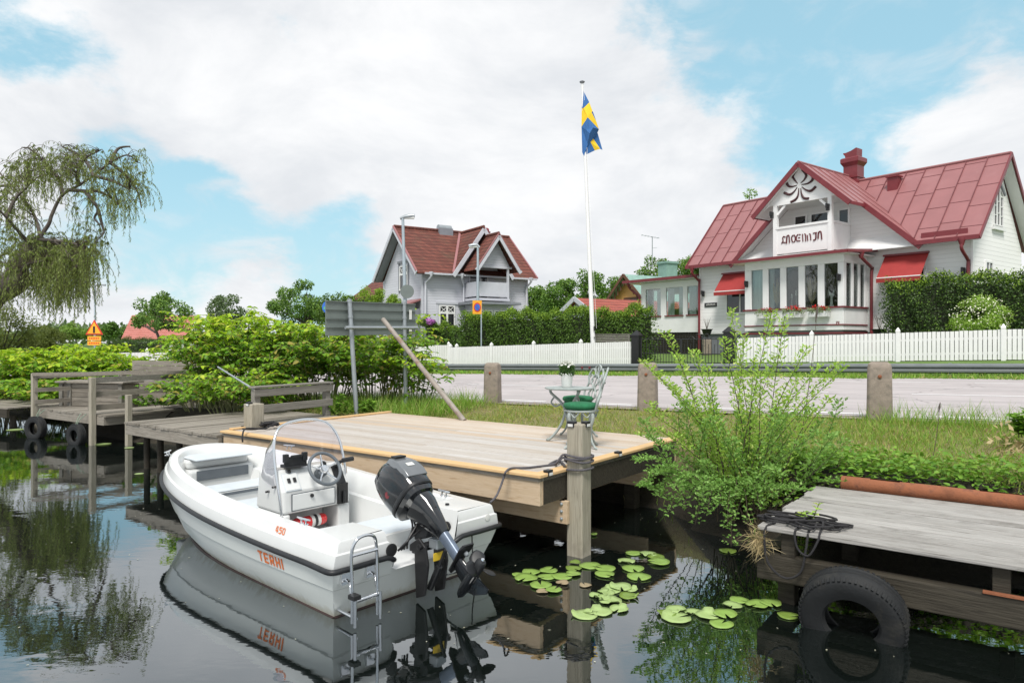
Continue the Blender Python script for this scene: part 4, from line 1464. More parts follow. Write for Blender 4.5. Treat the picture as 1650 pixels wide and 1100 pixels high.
# ---- houses farther off
def simple_house(name, lab, px, Z, ang, Lx, D, base, eave, ridge, wall, roofm, trim, ov=.35, cat='house'):
    p = P(px, 550, Z)
    o = thing(name, lab, cat, (p.x, p.y, 0), R(ang))
    MB().extrude([(0, 0, base), (0, D, base), (0, D, eave), (0, D / 2, ridge - .12), (0, 0, eave)], (Lx, 0, 0)).build('wall', M[wall], o)
    rf = MB()
    sl = (ridge - eave) / (D / 2)
    slab(rf, [(-ov, -ov, eave - sl * ov + .05), (Lx + ov, -ov, eave - sl * ov + .05), (Lx + ov, D / 2, ridge + .05), (-ov, D / 2, ridge + .05)], .12)
    slab(rf, [(-ov, D / 2, ridge + .05), (Lx + ov, D / 2, ridge + .05), (Lx + ov, D + ov, eave - sl * ov + .05), (-ov, D + ov, eave - sl * ov + .05)], .12)
    r_ = rf.build('roof', M[roofm], o)
    tr = MB()
    tr.beam((-ov - .04, -ov - .05, eave - sl * ov - .02), (-ov - .04, D / 2, ridge), .06, .28, (0, 0, 1)).beam((-ov - .04, D / 2, ridge), (-ov - .04, D + ov + .05, eave - sl * ov - .02), .06, .28, (0, 0, 1))
    tr.build('verge_board', M[trim], o)
    return o, r_


M['copper'] = mat('verdigris_copper', (.2, .32, .28), .7, .15, 2)
M['ochre'] = siding('ochre_siding', (.62, .32, .1), .2, dirt=.12)
M['brownwood'] = mat('brown_timber', (.12, .05, .03), .7, .2, 5)
M['pinktile'] = rooftile('pale_red_tiles', (.42, .14, .11), (.48, .18, .15), (.38, .2, .17))
simple_house('garage', 'low grey garage with red tiled roof showing above the long hedge', 969, 42, 30, 9.0, 4.6, 1.2, 3.55, 4.75, 'greywall', 'tile2', 'greytrim', cat='garage')
o, r_ = simple_house('ochre_house', 'ochre yellow house with green copper roof and chimney behind the garage', 1062, 62, 30, 10.0, 8.2, 1.2, 4.6, 8.3, 'ochre', 'copper', 'brownwood', .7)
MB().bx(4.0, 5.4, 3.4, 4.6, 7.5, 9.6).bx(3.9, 5.5, 3.3, 4.7, 9.6, 9.8).build('chimney', M['copper'], o)
window(o, 'left', 0, 3.0, 4.7, 4.6, 6.0, 2, 1, 'brownwood', fw=.2)
tb = MB()
for y0, y1 in ((.9, 4.1), (7.3, 4.1)):
    for k in range(7):
        f = k / 7 + .07
        y = y0 + (y1 - y0) * f
        tb.bx(-.5, -.42, y - .06, y + .06, 5.0 + 3.0 * f - .5, 5.0 + 3.0 * f + .35)
tb.build('gable_fretwork', M['brownwood'], o)
an = thing('roof_antenna', 'thin television antenna mast standing above the green copper chimney', 'antenna', P(1051, 423, 63))
MB().tube([(0, 0, -.6), (0, 0, 2.35)], .04, 5).build('mast', M['galv'], an)
mb = MB().tube([(-1.0, 0, 2.5), (.65, 0, 2.2)], .025, 4)
for k in range(6):
    x = -.9 + k * .28
    mb.tube([(x, -.3, 2.48 - k * .05), (x, .3, 2.48 - k * .05)], .015, 4)
mb.tube([(-.05, 0, 1.3), (.4, 0, 1.35)], .02, 4)
mb.build('aerial', M['galv'], an)
simple_house('far_house', 'distant house with pale red roof behind the round garden tree', 322, 75, 190, 5.6, 5.0, .5, 2.6, 4.7, 'white', 'pinktile', 'white')
# ------------------------------------------------------------------ docks
A0, B0 = to_ab(-3.94, 9.49)      # front left corner of the new deck
DZ = .83
DL, DD = 5.24, 3.03
dk = thing('wooden_deck', 'new pale timber deck with yellow edge boards standing over the water', 'deck', AB(A0, B0, 0), ANG)
mb, mb2 = MB(), MB()
nb = 26
for i in range(nb):
    y0 = .1 + (DD - .1) * i / nb
    y1 = .1 + (DD - .1) * (i + 1) / nb - .009
    cuts = [.0, DL - .1] if i % 3 == 0 else ([.0, 2.2 + .4 * math.sin(i * 2.1), DL - .1] if i % 3 == 1 else [.0, 3.4 + .3 * math.sin(i), DL - .1])
    for c0, c1 in zip(cuts[:-1], cuts[1:]):
        (mb2 if i > 16 or (i in (14, 15) and c0 < 2) else mb).bx(c0 + .002, c1 - .002, y0, y1, DZ - .028, DZ + rng.uniform(-.0015, .0015))
mb.build('deck_boards', M['newdeck'], dk, bevel=.003, seg=1)
mb2.build('deck_boards', M['newdeckwarm'], dk, bevel=.003, seg=1)
mb = MB().bx(-.03, DL + .03, -.035, .095, DZ - .024, DZ + .006).bx(DL - .095, DL + .03, .1, DD, DZ - .024, DZ + .0055).bx(-.03, .06, .1, DD + .03, DZ + .002, DZ + .028)
mb.build('edge_board', M['newtrim'], dk, bevel=.004, seg=1)
MB().bx(-.01, DL, -.012, .03, DZ - .062, DZ - .026).bx(DL - .04, DL + .005, .035, DD, DZ - .062, DZ - .026).build('edge_packing', M['oldwood'], dk)
mb = MB().bx(0, 2.55, .0, .045, DZ - .285, DZ - .064).bx(2.553, DL, .0, .045, DZ - .285, DZ - .064)
mb.bx(DL - .05, DL, .048, DD, DZ - .285, DZ - .064).bx(0, .05, .05, DD, DZ - .285, DZ - .064)
mb.bx(.052, DL - .052, DD - .045, DD, DZ - .285, DZ - .064)  # unseen back board, added to block sky showing between the joists
mb.build('fascia_beam', M['newbeam'], dk, bevel=.003, seg=1)
MB().bx(.2, DL + .02, .372, .417, DZ - .52, DZ - .3).bx(.2, DL - .1, 2.4, 2.45, DZ - .52, DZ - .3).build('cross_beam', M['newbeam'], dk, bevel=.003, seg=1)
mb = MB()
for x in np.arange(.4, DL, .6):
    mb.bx(x, x + .045, .06, DD - .06, DZ - .28, DZ - .03)
mb.build('joist', M['darkbeam'], dk)
for x in (.3, 2.6):
    MB().bx(x, x + .14, .95, 1.09, -.6, DZ - .29).build('pile', M['darkbeam'], dk)  # dark wood paints the black shade below the deck
for x in (.3, 2.6, 4.8):
    MB().bx(x, x + .14, 2.48, 2.62, -.3, DZ - .29).build('pile', M['darkbeam'], dk)

# mooring post beside the deck
ps = .175
o = thing('mooring_post', 'weathered square mooring post rising from the water at the deck edge', 'mooring post', AB(A0 + DL + .02, B0 + .425, 0), ANG)
MB().bx(0.0, ps, 0, ps, -.6, 1.265).build('post', M['postwood'], o, bevel=.014)
mb = MB()
for z in (.36, .43, .5):
    mb.lathe([(.016, 0), (.016, .012), (.009, .02)], 6, Matrix.Translation((-.02, -.052, z)) @ Matrix.Rotation(R(90), 4, 'X'))
MB().bx(-.12, .04, -.052, -.006, .31, .53).build('beam_end', M['newbeam'], o, bevel=.003, seg=1)
mb.build('bolt', M['galv'], o)
post_ab = (A0 + DL + .02, B0 + .425)

# small solar lights
def deck_light(loc, rz, lab, grp='black solar lights on the deck and posts'):
    o = thing('deck_light', lab, 'light', loc, rz, grp)
    MB().extrude([(-.04, -.03, 0), (.04, -.03, 0), (.04, .03, 0), (-.04, .03, 0)], (0, 0, .02)).bx(-.04, .04, -.03, -.022, -.035, 0).build('housing', M['blackplastic'], o, bevel=.004)
    MB().bx(-.028, .028, -.036, -.031, -.03, -.004).build('lens', M['label'], o, bevel=.002)


q = AB(post_ab[0] + .09, post_ab[1] - .004, 1.325)
deck_light(AB(post_ab[0] + .05, post_ab[1] + .02, 1.267), ANG, 'small black light on top of the mooring post, facing the camera')
deck_light(AB(post_ab[0] + ps - .02, post_ab[1] + .1, 1.267), ANG + R(90), 'small black light on top of the mooring post, facing right')
deck_light(AB(A0 + DL + .0, B0 + .14, DZ + .01), ANG + R(90), 'small black light on the deck corner above the outboard motor')
deck_light(AB(A0 + DL + .0, B0 + 1.5, DZ + .01), ANG + R(90), 'small black light on the right deck edge by the willow bush')

# stub post with coiled line
ST = P(409, 688, 9.75)
o = thing('mooring_stub', 'short square weathered post with black rope round its foot at the old jetty', 'mooring post', (ST.x, ST.y, .76), ANG)
MB().bx(-.1, .1, -.1, .1, -.9, .42).build('post', M['postwood'], o, bevel=.012)
deck_light((ST.x - .04, ST.y - .06, 1.185), ANG, 'small black light on the short post above the boat bow')


def rope_obj(name, lab, pts, r=.011, m='ropegrey', cat='rope', k=5, group=None, n=7):
    o = MB().tube(smoothpath(pts, k), r, n).build(name, M[m], None, sm=180)
    return tag(o, lab, cat, group)


def coil_pts(c, rad, turns, dz, jit, n=14, flat=1.0, rot=0.0):
    pts = []
    for i in range(int(turns * n)):
        t = 2 * PI * i / n
        rr = rad * (1 + jit * math.sin(i * 1.7) * .6 + rng.uniform(-jit, jit) * .5)
        x, y = rr * math.cos(t), rr * flat * math.sin(t)
        pts.append(Vector((c[0] + x * math.cos(rot) - y * math.sin(rot), c[1] + x * math.sin(rot) + y * math.cos(rot), c[2] + dz * i / (turns * n) + rng.uniform(0, .006))))
    return pts


sp = Vector((ST.x, ST.y, .78))
pts = [sp + U * x + V * y + Vector((0, 0, z)) for x, y, z in ((-.12, -.12, .02), (.12, -.12, .03), (.12, .12, .03), (-.12, .12, .04), (-.12, -.12, .05), (.125, -.12, .06), (.12, .12, .06), (-.12, .12, .07), (-.115, -.12, .08))]
rope_obj('mooring_rope', 'black rope wrapped round the foot of the short jetty post', pts, .013, 'rope', k=4)
cp = coil_pts((sp.x + .22, sp.y - .02, .87), .1, 4, .05, .5)
rope_obj('mooring_rope', 'tangled black bow rope lying beside the short post and reaching the boat', cp + [Vector((sp.x + .25, sp.y - .25, .86)), P(397, 690, 9.2), P(391, 700, 8.75), P(391, 712, 8.7)], .011, 'rope', k=3)
# stern rope at the big post
pb = AB(post_ab[0] + ps / 2, post_ab[1] + ps / 2, 0)
w_ = ps / 2 + .012
lp = []
for k in range(4):
    z = DZ + .06 + k * .022 + (.0 if k else -.06)
    for x, y in ((-w_, -w_), (w_, -w_), (w_, w_), (-w_, w_)):
        lp.append(pb + U * x + V * y + Vector((0, 0, z + .01 * math.sin(k * 3 + x * 9))))
rope_obj('mooring_rope', 'dark line wound in four turns round the tall mooring post', lp, .011, k=4)
z1 = DZ + .014
rope_obj('mooring_rope', 'slack dark line running from the mooring post over the deck edge to the boat stern',
         [pb + U * -.11 + V * -.06 + Vector((0, 0, DZ + .1)), pb + U * -.16 + V * -.04 + Vector((0, 0, DZ + .12)), pb + U * -.2 + V * -.1 + Vector((0, 0, DZ + .04)), G(893, 748, z1), G(850, 753, z1), G(824, 754, z1 + .005), G(815, 760, z1 + .004), P(812, 768, 6.45), P(806, 785, 6.4), P(799, 800, 6.3), P(790, 809, 6.22)], .0105, k=6)
rope_obj('mooring_rope', 'loose loop of dark line lying on the deck against the mooring post', [pb + U * -.1 + V * -.1 + Vector((0, 0, DZ + .03)), G(900, 741, z1), G(885, 748, z1), G(898, 745, z1 + .01), G(907, 737, z1 + .02), pb + U * -.12 + V * .02 + Vector((0, 0, DZ + .08))], .011)

# old low jetty between the deck and the railed dock
JZ = .775
J0 = G(200, 679, JZ)
ja, jb = to_ab(J0.x, J0.y)
JL = A0 - ja - .02
o = thing('old_jetty', 'old low weathered jetty joining the new deck to the railed dock', 'jetty', AB(ja, jb, 0), ANG)
mb = MB()
x = 0
while x < JL:
    w_ = rng.uniform(.11, .13)
    mb.bx(x, min(JL, x + w_), rng.uniform(-.01, .01), 2.6, JZ - .035, JZ + rng.uniform(-.006, .004))
    x += w_ + .008
mb.build('deck_boards', M['oldwoody'], o)
MB().bx(.02, JL, .012, .07, JZ - .2, JZ - .037).bx(.02, .08, .08, 2.6, JZ - .2, JZ - .037).build('fascia_beam', M['oldwood'], o, bevel=.006)
for x, y in ((.12, .3), (.6, .28), (1.1, .32), (2.2, .35), (.5, 1.3), (1.8, 1.3)):
    MB().tube([(x, y, -.6), (x, y, JZ - .2)], .05, 8).build('pile', M['darkbeam'], o, sm=60)

# wooden rail behind the short post
R0, R1 = P(412, 668, 10.7), P(526, 668, 11.95)
d = (R1 - R0)
o = thing('wooden_railing', 'two board grey railing in front of the knotweed by the short post', 'railing', (R0.x, R0.y, .78), math.atan2(d.y, d.x))
Ln = Vector((d.x, d.y)).length
for x in (0, Ln):
    MB().bx(x - .05, x + .05, -.05, .05, -.3, .55).build('post', M['railwood'], o, bevel=.006)
MB().bx(-.08, Ln + .08, -.075, -.052, .17, .29).build('rail', M['railwood'], o, bevel=.004)
MB().bx(-.08, Ln + .08, -.075, -.052, .42, .54).build('rail', M['railwood'], o, bevel=.004)
MB().bx(-.08, Ln + .08, -.09, .07, .552, .58).build('cap_rail', M['railwood'], o, bevel=.004)
tag(MB().tube([P(351, 591, 11.2), P(372, 604, 11.0), P(412, 629, 10.62)], [.013, .014, .016], 8).build('metal_pole', M['galv'], None, sm=60), 'thin pale metal pole leaning out from the wooden railing', 'pole')

# railed dock on the left
u2 = Vector((.84, -.54, 0))
A2 = math.atan2(-.54, .84)
Q2 = G(149, 717, 0)
KZ = .6
o = thing('railed_dock', 'weathered plank dock with board railing and tyres, left of the boat', 'dock', (Q2.x, Q2.y, 0), A2)
WD = 2.5
mb = MB()
x = -WD - .15
while x < .35:
    mb.bx(x, x + .118, .06 + rng.uniform(-.015, .015), 2.9, KZ - .035, KZ + rng.uniform(-.004, .004))
    x += .126
mb.build('deck_boards', M['oldwoody'], o)
MB().bx(-WD - .12, .3, .06, .12, KZ - .2, KZ - .037).build('fascia_beam', M['oldwood'], o, bevel=.006)
MB().bx(.24, .3, .12, 2.9, KZ - .2, KZ - .037).build('fascia_beam', M['oldwoody'], o)
MB().bx(-WD - .12, -WD - .06, .12, 2.9, KZ - .2, KZ - .037).build('fascia_beam', M['oldwoody'], o)
for x, y, zb, zt in ((-.05, 0, -.7, 1.34), (-WD, 0, -.7, 1.36), (.1, 2.0, -.2, 1.34), (-WD, 1.9, -.2, 1.32), (.62, .35, -.7, 1.0)):
    MB().bx(x, x + .1, y - .05, y + .05, zb, zt).build('post', M['postwood'], o, bevel=.008)
for z in (.73, 1.0, 1.28):
    MB().beam((-.08, -.04, z), (.08, 2.2, z + .02), .035, .11).build('rail', M['railwood'] if z > 1.1 else M['oldwoody'], o)
for z, h_ in ((.74, .09), (1.0, .09), (1.3, .1)):
    MB().beam((-WD + .12, -.02, z), (-WD + .12, 2.1, z), .03, h_).build('rail', M['oldwoody'], o)
    MB().beam((-WD + .1, 2.05, z), (-.6, 2.6, z + .02), .03, h_).build('rail', M['oldwood'], o)
MB().beam((-WD + .1, -.06, 1.34), (.0, 2.4, 1.36), .03, .07).build('cap_rail', M['oldwood'], o)
for x, y in ((-1.7, 1.2), (-.7, 1.6), (-2.2, 2.4)):
    MB().tube([(x, y, -.6), (x, y, KZ - .2)], .06, 7).build('pile', M['darkbeam'], o, sm=60)


def tyre(name, lab, loc, rot, R_=.3, r_=.085, wdt=.17, cat='tyre', group=None):
    """Tread band with grooves, shoulders and sidewalls, axis along local y."""
    prof = []
    w2 = wdt / 2
    for y, rr in ((-w2 * .55, R_ - r_ * 2), (-w2 * .9, R_ - r_ * 1.8), (-w2 * 1.02, R_ - r_ * 1.1), (-w2, R_ - r_ * .45), (-w2 * .86, R_ - .012), (-w2 * .62, R_), (-w2 * .52, R_ - .009), (-w2 * .42, R_), (-w2 * .14, R_ + .002), (-w2 * .06, R_ - .009), (w2 * .06, R_ - .009), (w2 * .14, R_ + .002),
                  (w2 * .42, R_), (w2 * .52, R_ - .009), (w2 * .62, R_), (w2 * .86, R_ - .012), (w2, R_ - r_ * .45), (w2 * 1.02, R_ - r_ * 1.1), (w2 * .9, R_ - r_ * 1.8), (w2 * .55, R_ - r_ * 2), (w2 * .5, R_ - r_ * 1.9), (w2 * .8, R_ - r_ * .6), (-w2 * .8, R_ - r_ * .6), (-w2 * .5, R_ - r_ * 1.9)):
        prof.append((y, rr))
    n = 72
    rings = []
    for k in range(n):
        t = 2 * PI * k / n
        rings.append([(rr * math.cos(t), y + (.004 if (k % 2 and abs(y) < w2 * .7) else 0), rr * math.sin(t) - 0) for y, rr in prof])
    rings.append(rings[0])
    mb = MB().loft(rings, closed=True)
    tb = MB()
    for k in range(60):
        for sgn in (-1, 1):
            t = 2 * PI * k / 60 + sgn * .02
            c_, s_ = math.cos(t), math.sin(t)
            tb.beam((c_ * (R_ + .0), sgn * w2 * .64, s_ * (R_ + .0)), (c_ * (R_ - .014), sgn * w2 * .95, s_ * (R_ - .014)), .016, .012, (c_, 0, s_))
    mb.add(tb.v, tb.f)
    o = mb.build(name, M['rubber'], None, sm=40)
    o.location = loc
    o.rotation_euler = rot
    return tag(o, lab, cat, group)


f2 = lambda x, y, z: Vector((Q2.x, Q2.y, 0)) + u2 * x + Vector((.54, .84, 0)) * y + Vector((0, 0, z))
tyre('tyre_fender', 'old tyre hung on green cord under the railed dock, farther left of two', f2(-2.15, -.1, .2), (0, 0, A2 + .25), .255, .065, .15, group='tyres hung on the railed dock')
tyre('tyre_fender', 'old tyre hung on cord beside the front post of the railed dock', f2(-.42, -.1, .17), (0, 0, A2 + .12), .235, .062, .14, group='tyres hung on the railed dock')
M['cord'] = mat('green_cord', (.2, .26, .2), .9, .2, 40)
for x, lab in ((-2.15, 'green cord holding the farther left tyre to the railed dock'), (-.42, 'green cord holding the tyre beside the front dock post')):
    tag(MB().tube([f2(x - .1, .03, KZ + .0), f2(x - .05, -.05, KZ - .1), f2(x - .02, -.1, .4)], .008, 5).tube([f2(x + .12, .03, KZ), f2(x + .06, -.06, KZ - .1), f2(x + .03, -.1, .4)], .008, 5).build('cord', M['cord'], None), lab, 'cord')

# plank chest and screen on the railed dock
c0 = P(97, 655, 15.7)
o = thing('plank_chest', 'weathered plank bench box with overhanging lid standing on the railed dock', 'bench box', (c0.x, c0.y, KZ), R(-12))
mb = MB()
for i in range(5):
    mb.bx(.08, 1.62, 0, .03, .01 + i * .1, .1 + i * .1)
mb.build('plank_front', M['oldwood'], o)
mb = MB()
for x in (0, .22):
    mb.bx(x, x + .09, -.035, .05, 0, .52)
mb.bx(1.55, 1.64, -.035, .05, 0, .52)
mb.build('batten', M['railwood'], o)
MB().bx(0, 1.64, .05, .5, 0, .5).build('body', M['oldwood'], o)
MB().bx(-.06, 1.72, -.09, .56, .52, .56).build('lid', M['oldwood'], o, bevel=.006)
s0 = P(213, 640, 17.6)
o = thing('plank_screen', 'tall weathered plank windbreak wall behind the railed dock', 'screen wall', (s0.x, s0.y, .45), R(-14))
mb = MB()
for i in range(9):
    mb.bx(0, 2.0 + rng.uniform(-.02, .02), 0, .03, i * .125, i * .125 + .115)
mb.build('plank_panel', M['oldwood'], o)
for x in (.02, .98, 1.94):
    MB().bx(x, x + .08, .031, .11, -.3, 1.1).build('post', M['railwood'], o)
# dark low dock at the far left edge
p0 = P(-60, 660, 17.0)
o = thing('low_dock', 'dark low dock running out of view at the left, under the willow', 'dock', (p0.x, p0.y, 0), A2 + .1)
mb = MB()
for i in range(11):
    mb.bx(-4, 1.95, i * .13, i * .13 + .12, .48, .51)
mb.build('deck_boards', M['oldwood'], o)
MB().bx(-4, 1.95, -.02, .04, .28, .478).build('fascia_beam', M['darkbeam'], o)
for x in (-2, 0, 1.6):
    MB().tube([(x, .3, -.5), (x, .3, .3)], .07, 7).build('pile', M['darkbeam'], o)

# silvered dock in the right foreground
SZ = .62
C0 = G(1221, 846, SZ)
sa, sb = to_ab(C0.x, C0.y)
o = thing('silver_dock', 'low silver grey dock with moss covered side beam in the right foreground', 'dock', AB(sa, sb, 0), ANG)
SW = 1.86
mb = MB()
for i in range(13):
    y0 = SW * i / 13
    mb.bx(rng.uniform(-.02, .02), 5.0, y0, y0 + SW / 13 - .007, SZ - .032, SZ + rng.uniform(-.003, .003))
mb.build('deck_boards', M['silverdeck'], o, bevel=.004, seg=1)
MB().bx(-.02, 2.06, .03, .14, .2, .4).bx(2.065, 5.0, .028, .138, .19, .392).build('side_beam', M['darkbeam'], o, bevel=.012)
MB().bx(-.02, .1, .15, SW, .2, .4).build('side_beam', M['darkbeam'], o, bevel=.012)
for x, y in ((.16, .05), (1.5, .06), (2.7, .06), (.16, 1.2), (1.5, 1.2)):
    MB().bx(x, x + .1, y, y + .09, .4, SZ - .033).build('strut', M['darkbeam'], o, bevel=.006)
for x, y in ((.1, .2), (2.45, .02), (.3, 1.5), (2.45, 1.4)):
    MB().bx(x, x + .13, y - .03, y + .1, -.6, .2 if y > .1 else .19).build('pile', M['darkbeam'], o, bevel=.012)
MB().bx(1.45, 1.8, .02, .06, .402, .415).build('rusty_bracket', M['rust'], o)
s_ = AB(sa + .7, sb - .13, .12)
tyre('tyre_fender', 'big worn car tyre half sunk in the water against the silver grey dock', s_, (R(16), 0, ANG + .06), .345, .087, .21)
pts = coil_pts((0, 0, 0), .2, 5, .05, .9, 9, .75, 0)
cc = AB(sa + .32, sb + .27, SZ + .012)
pts = [cc + U * (p.x * 1.05) + V * (p.y * .85 - .05) + Vector((0, 0, p.z)) for p in pts]
rope_obj('rope_coil', 'untidy dark rope heap on the corner of the silver grey dock', [AB(sa + .03, sb + .1, SZ + .02), AB(sa + .06, sb + .2, SZ + .02), AB(sa + .12, sb + .22, SZ + .015)] + pts + [AB(sa + .45, sb + .02, SZ + .012), AB(sa + .44, sb - .015, SZ - .05), AB(sa + .38, sb - .03, SZ - .16), AB(sa + .3, sb - .02, SZ - .12), AB(sa + .28, sb - .012, SZ), AB(sa + .3, sb + .1, SZ + .02)], .0085, 'rope', k=4)
rope_obj('rope_coil', 'thin dark rope end hanging in a loop from the dock corner', [AB(sa + .1, sb + .12, SZ + .015), AB(sa + .06, sb - .012, SZ - .02), AB(sa + .08, sb - .03, SZ - .25), AB(sa + .2, sb - .02, SZ - .36), AB(sa + .32, sb - .02, SZ - .3), AB(sa + .36, sb - .02, SZ - .12), AB(sa + .37, sb + .02, SZ + .01), AB(sa + .36, sb + .15, SZ + .012)], .009, 'rope', k=5)
# rusty pipe along the back of the dock
pm = MB()
p0, p1 = AB(sa + .22, sb + SW + .03, SZ + .055), AB(sa + 5.2, sb + SW + .03, SZ + .06)
n = 20
rings = []
for k, rr in ((0, .063), (1, .063)):
    pass
ax = (p1 - p0).normalized()
sx, sz = V, Vector((0, 0, 1))
out = []
for i in range(41):
    c_ = p0.lerp(p1, i / 40)
    out.append([c_ + (sx * math.cos(t) + sz * math.sin(t)) * (.066 + .0015 * math.sin(i * 1.3)) for t in [2 * PI * k / 20 for k in range(20)]])
inn = [[c_ + (q - c_) * .9 for q in ring] for ring, c_ in zip(out, [p0.lerp(p1, i / 40) for i in range(41)])]
pm.loft(out, True)
pm.f = [f for j, f in enumerate(pm.f) if not ((j % 20) in (4, 5) and (j // 20) in (2, 3, 9, 10, 11))]
pm.loft(list(reversed(inn)), True)
pm.loft([inn[0], out[0]], True)
tag(pm.build('rusty_pipe', M['rust'], None, sm=50), 'long rusty steel pipe with holes lying along the back of the silver grey dock', 'pipe')
# ------------------------------------------------------------------ boat
BO = Vector((-.70, 5.60, 0))
BA = math.atan2(.669, -.744)
boat = thing('motorboat', 'small white open motorboat with console moored beside the timber deck', 'boat', BO, BA)
bw = lambda p: BO + Matrix.Rotation(BA, 3, 'Z') @ Vector(p)


def outline(L, B, Ws, xm=1.7, x0=0.0, z=0.0, dz=0.0, n=2.25, m1=10, m2=18):
    half = []
    for i in range(m1):
        f = i / m1
        half.append((x0 + (xm - x0) * f, Ws / 2 + (B - Ws) / 2 * math.sin(f * PI / 2)))
    for i in range(m2 + 1):
        th = PI / 2 * (1 - i / m2)
        half.append((xm + (L - xm) * max(0, math.cos(th)) ** (2 / n), B / 2 * max(0, math.sin(th)) ** (2 / n)))
    pts = [Vector((x, y, z + dz * (x / 4.4) ** 2)) for x, y in half]
    return pts + [Vector((p.x, -p.y, p.z)) for p in reversed(pts[:-1])]


LV = [outline(3.17, .9, 1.1, 1.3, .24, -.16, .12), outline(3.6, 1.44, 1.46, 1.4, .18, -.02, .06), outline(3.8, 1.6, 1.55, 1.5, .13, .1, .08), outline(3.94, 1.68, 1.63, 1.6, .07, .235, .13), outline(3.955, 1.705, 1.65, 1.6, .062, .245, .13),
      outline(4.145, 1.77, 1.71, 1.7, .01, .385, .23)]
RAIL = outline(4.192, 1.8, 1.74, 1.7, 0, .405, .24)
UP = [outline(4.163, 1.78, 1.72, 1.7, 0, .42, .24), outline(4.134, 1.745, 1.68, 1.7, 0, .51, .25), outline(4.110, 1.71, 1.64, 1.7, .01, .522, .25), outline(4.085, 1.665, 1.6, 1.7, .02, .59, .26), outline(4.046, 1.63, 1.56, 1.7, .03, .605, .26)]
IN = [outline(3.968, 1.5, 1.42, 1.7, .42, .607, .25), outline(3.939, 1.46, 1.38, 1.7, .42, .585, .25), outline(3.861, 1.36, 1.3, 1.7, .42, .4, .25), outline(3.802, 1.27, 1.24, 1.7, .42, .39, .25), outline(3.656, 1.14, 1.14, 1.7, .42, .12, .14)]
mb = MB().loft(LV, closed=False)
np_ = len(LV[0])
for j in range(len(LV) - 1):
    for sg in (0, -1):
        p, q = LV[j][sg], LV[j + 1][sg]
        s_ = 1 if sg == 0 else -1
        yn = .3 * s_
        vs = [p, q, Vector((q.x, yn, q.z)), Vector((p.x, yn, p.z))]
        o_ = len(mb.v)
        mb.add(vs, [(0, 1, 2, 3) if s_ > 0 else (3, 2, 1, 0)])
mb.add([(.24, .3, -.16), (.24, -.3, -.16), (.05, -.3, .29), (.05, .3, .29)], [(3, 2, 1, 0)])
M['darkred'] = mat('dark_antifouling', (.03, .014, .012), .6, .3, 8)
hull = mb.build('hull', M['hullgel'], boat, sm=28)
mb = MB().tube([p + Vector((0, .0, .0)) for p in outline(3.62, 1.46, 1.48, 1.4, .17, -.012, .02)], .022, 6)
mb.tube([(.17, .74, -.01), (.17, -.74, -.01)], .022, 6)
mb.build('waterline_stripe', M['darkred'], boat, sm=60)
# rubber rail, round the quarters on to the transom
rp = [Vector((.02, .3, .36)), Vector((-.012, .33, .375)), Vector((-.02, .4, .405)), Vector((-.025, .6, .405)), Vector((-.022, .8, .405)), Vector((-.015, .865, .405)), Vector((.025, .89, .405)), Vector((.12, .89, .406))] + RAIL[2:-2] + [Vector((.12, -.89, .406)), Vector((.025, -.89, .405)), Vector((-.015, -.865, .405)), Vector((-.022, -.8, .405)), Vector((-.025, -.6, .405)), Vector((-.02, -.4, .405)), Vector((-.012, -.33, .375)), Vector((.02, -.3, .36))]
MB().tube(smoothpath(rp, 2), .021, 8).build('rub_rail', M['blackplastic'], boat, sm=60)
# liner: topsides, gunwale, inside
mb = MB().loft([LV[-1]] + UP, closed=False)
iu = UP[-1]
mb.loft([iu[4:-4], IN[0][4:-4]], closed=False)
mb.loft(IN, closed=False)
fl = IN[-1]
mb.add(fl, [tuple(range(len(fl)))])
for s_ in (1, -1):
    idx = range(0, 5) if s_ > 0 else range(-1, -6, -1)
    top = [iu[i] for i in idx]
    inn = [IN[0][i] for i in idx]
    k = len(top)
    # quarter pods: flat top from transom to the well wall, with an inward face
    y2 = .40 * s_
    pod = [Vector((.05, y2, .605)), Vector((.42, y2, .6))]
    poly = top + [inn[-1]] + [inn[0]] + [pod[1], pod[0]]
    mb.add(top + list(reversed(inn)), [tuple(range(2 * k)) if s_ > 0 else tuple(reversed(range(2 * k)))])
    a = [top[0], inn[0], pod[1], pod[0]]
    mb.add(a, [(0, 1, 2, 3)])
    # inward sloping face of the pod down to the well
    b_ = [pod[0], pod[1], Vector((.42, .3 * s_, .3)), Vector((.03, .3 * s_, .3))]
    mb.add(b_, [(0, 1, 2, 3)])
    # aft face of the pod above the rail
    up_e = [u_[0 if s_ > 0 else -1] for u_ in [LV[-1]] + UP]
    inner = [Vector((p.x, s_ * (.33 + (.40 - .33) * i / 5), p.z)) for i, p in enumerate(up_e)]
    mb.loft([up_e, inner], closed=False)
    mb.add([inner[0], inner[-1], pod[0], Vector((.03, .3 * s_, .3)), Vector((0, .3 * s_, .385))], [(0, 1, 2, 3, 4)])
mb.add([(0, .3, .29), (.42, .3, .3), (.42, -.3, .3), (0, -.3, .29)], [(0, 1, 2, 3)])
mb.bx(.42, .47, -.66, .66, .1, .42)
liner = mb.build('liner', M['gel'], boat, sm=28)
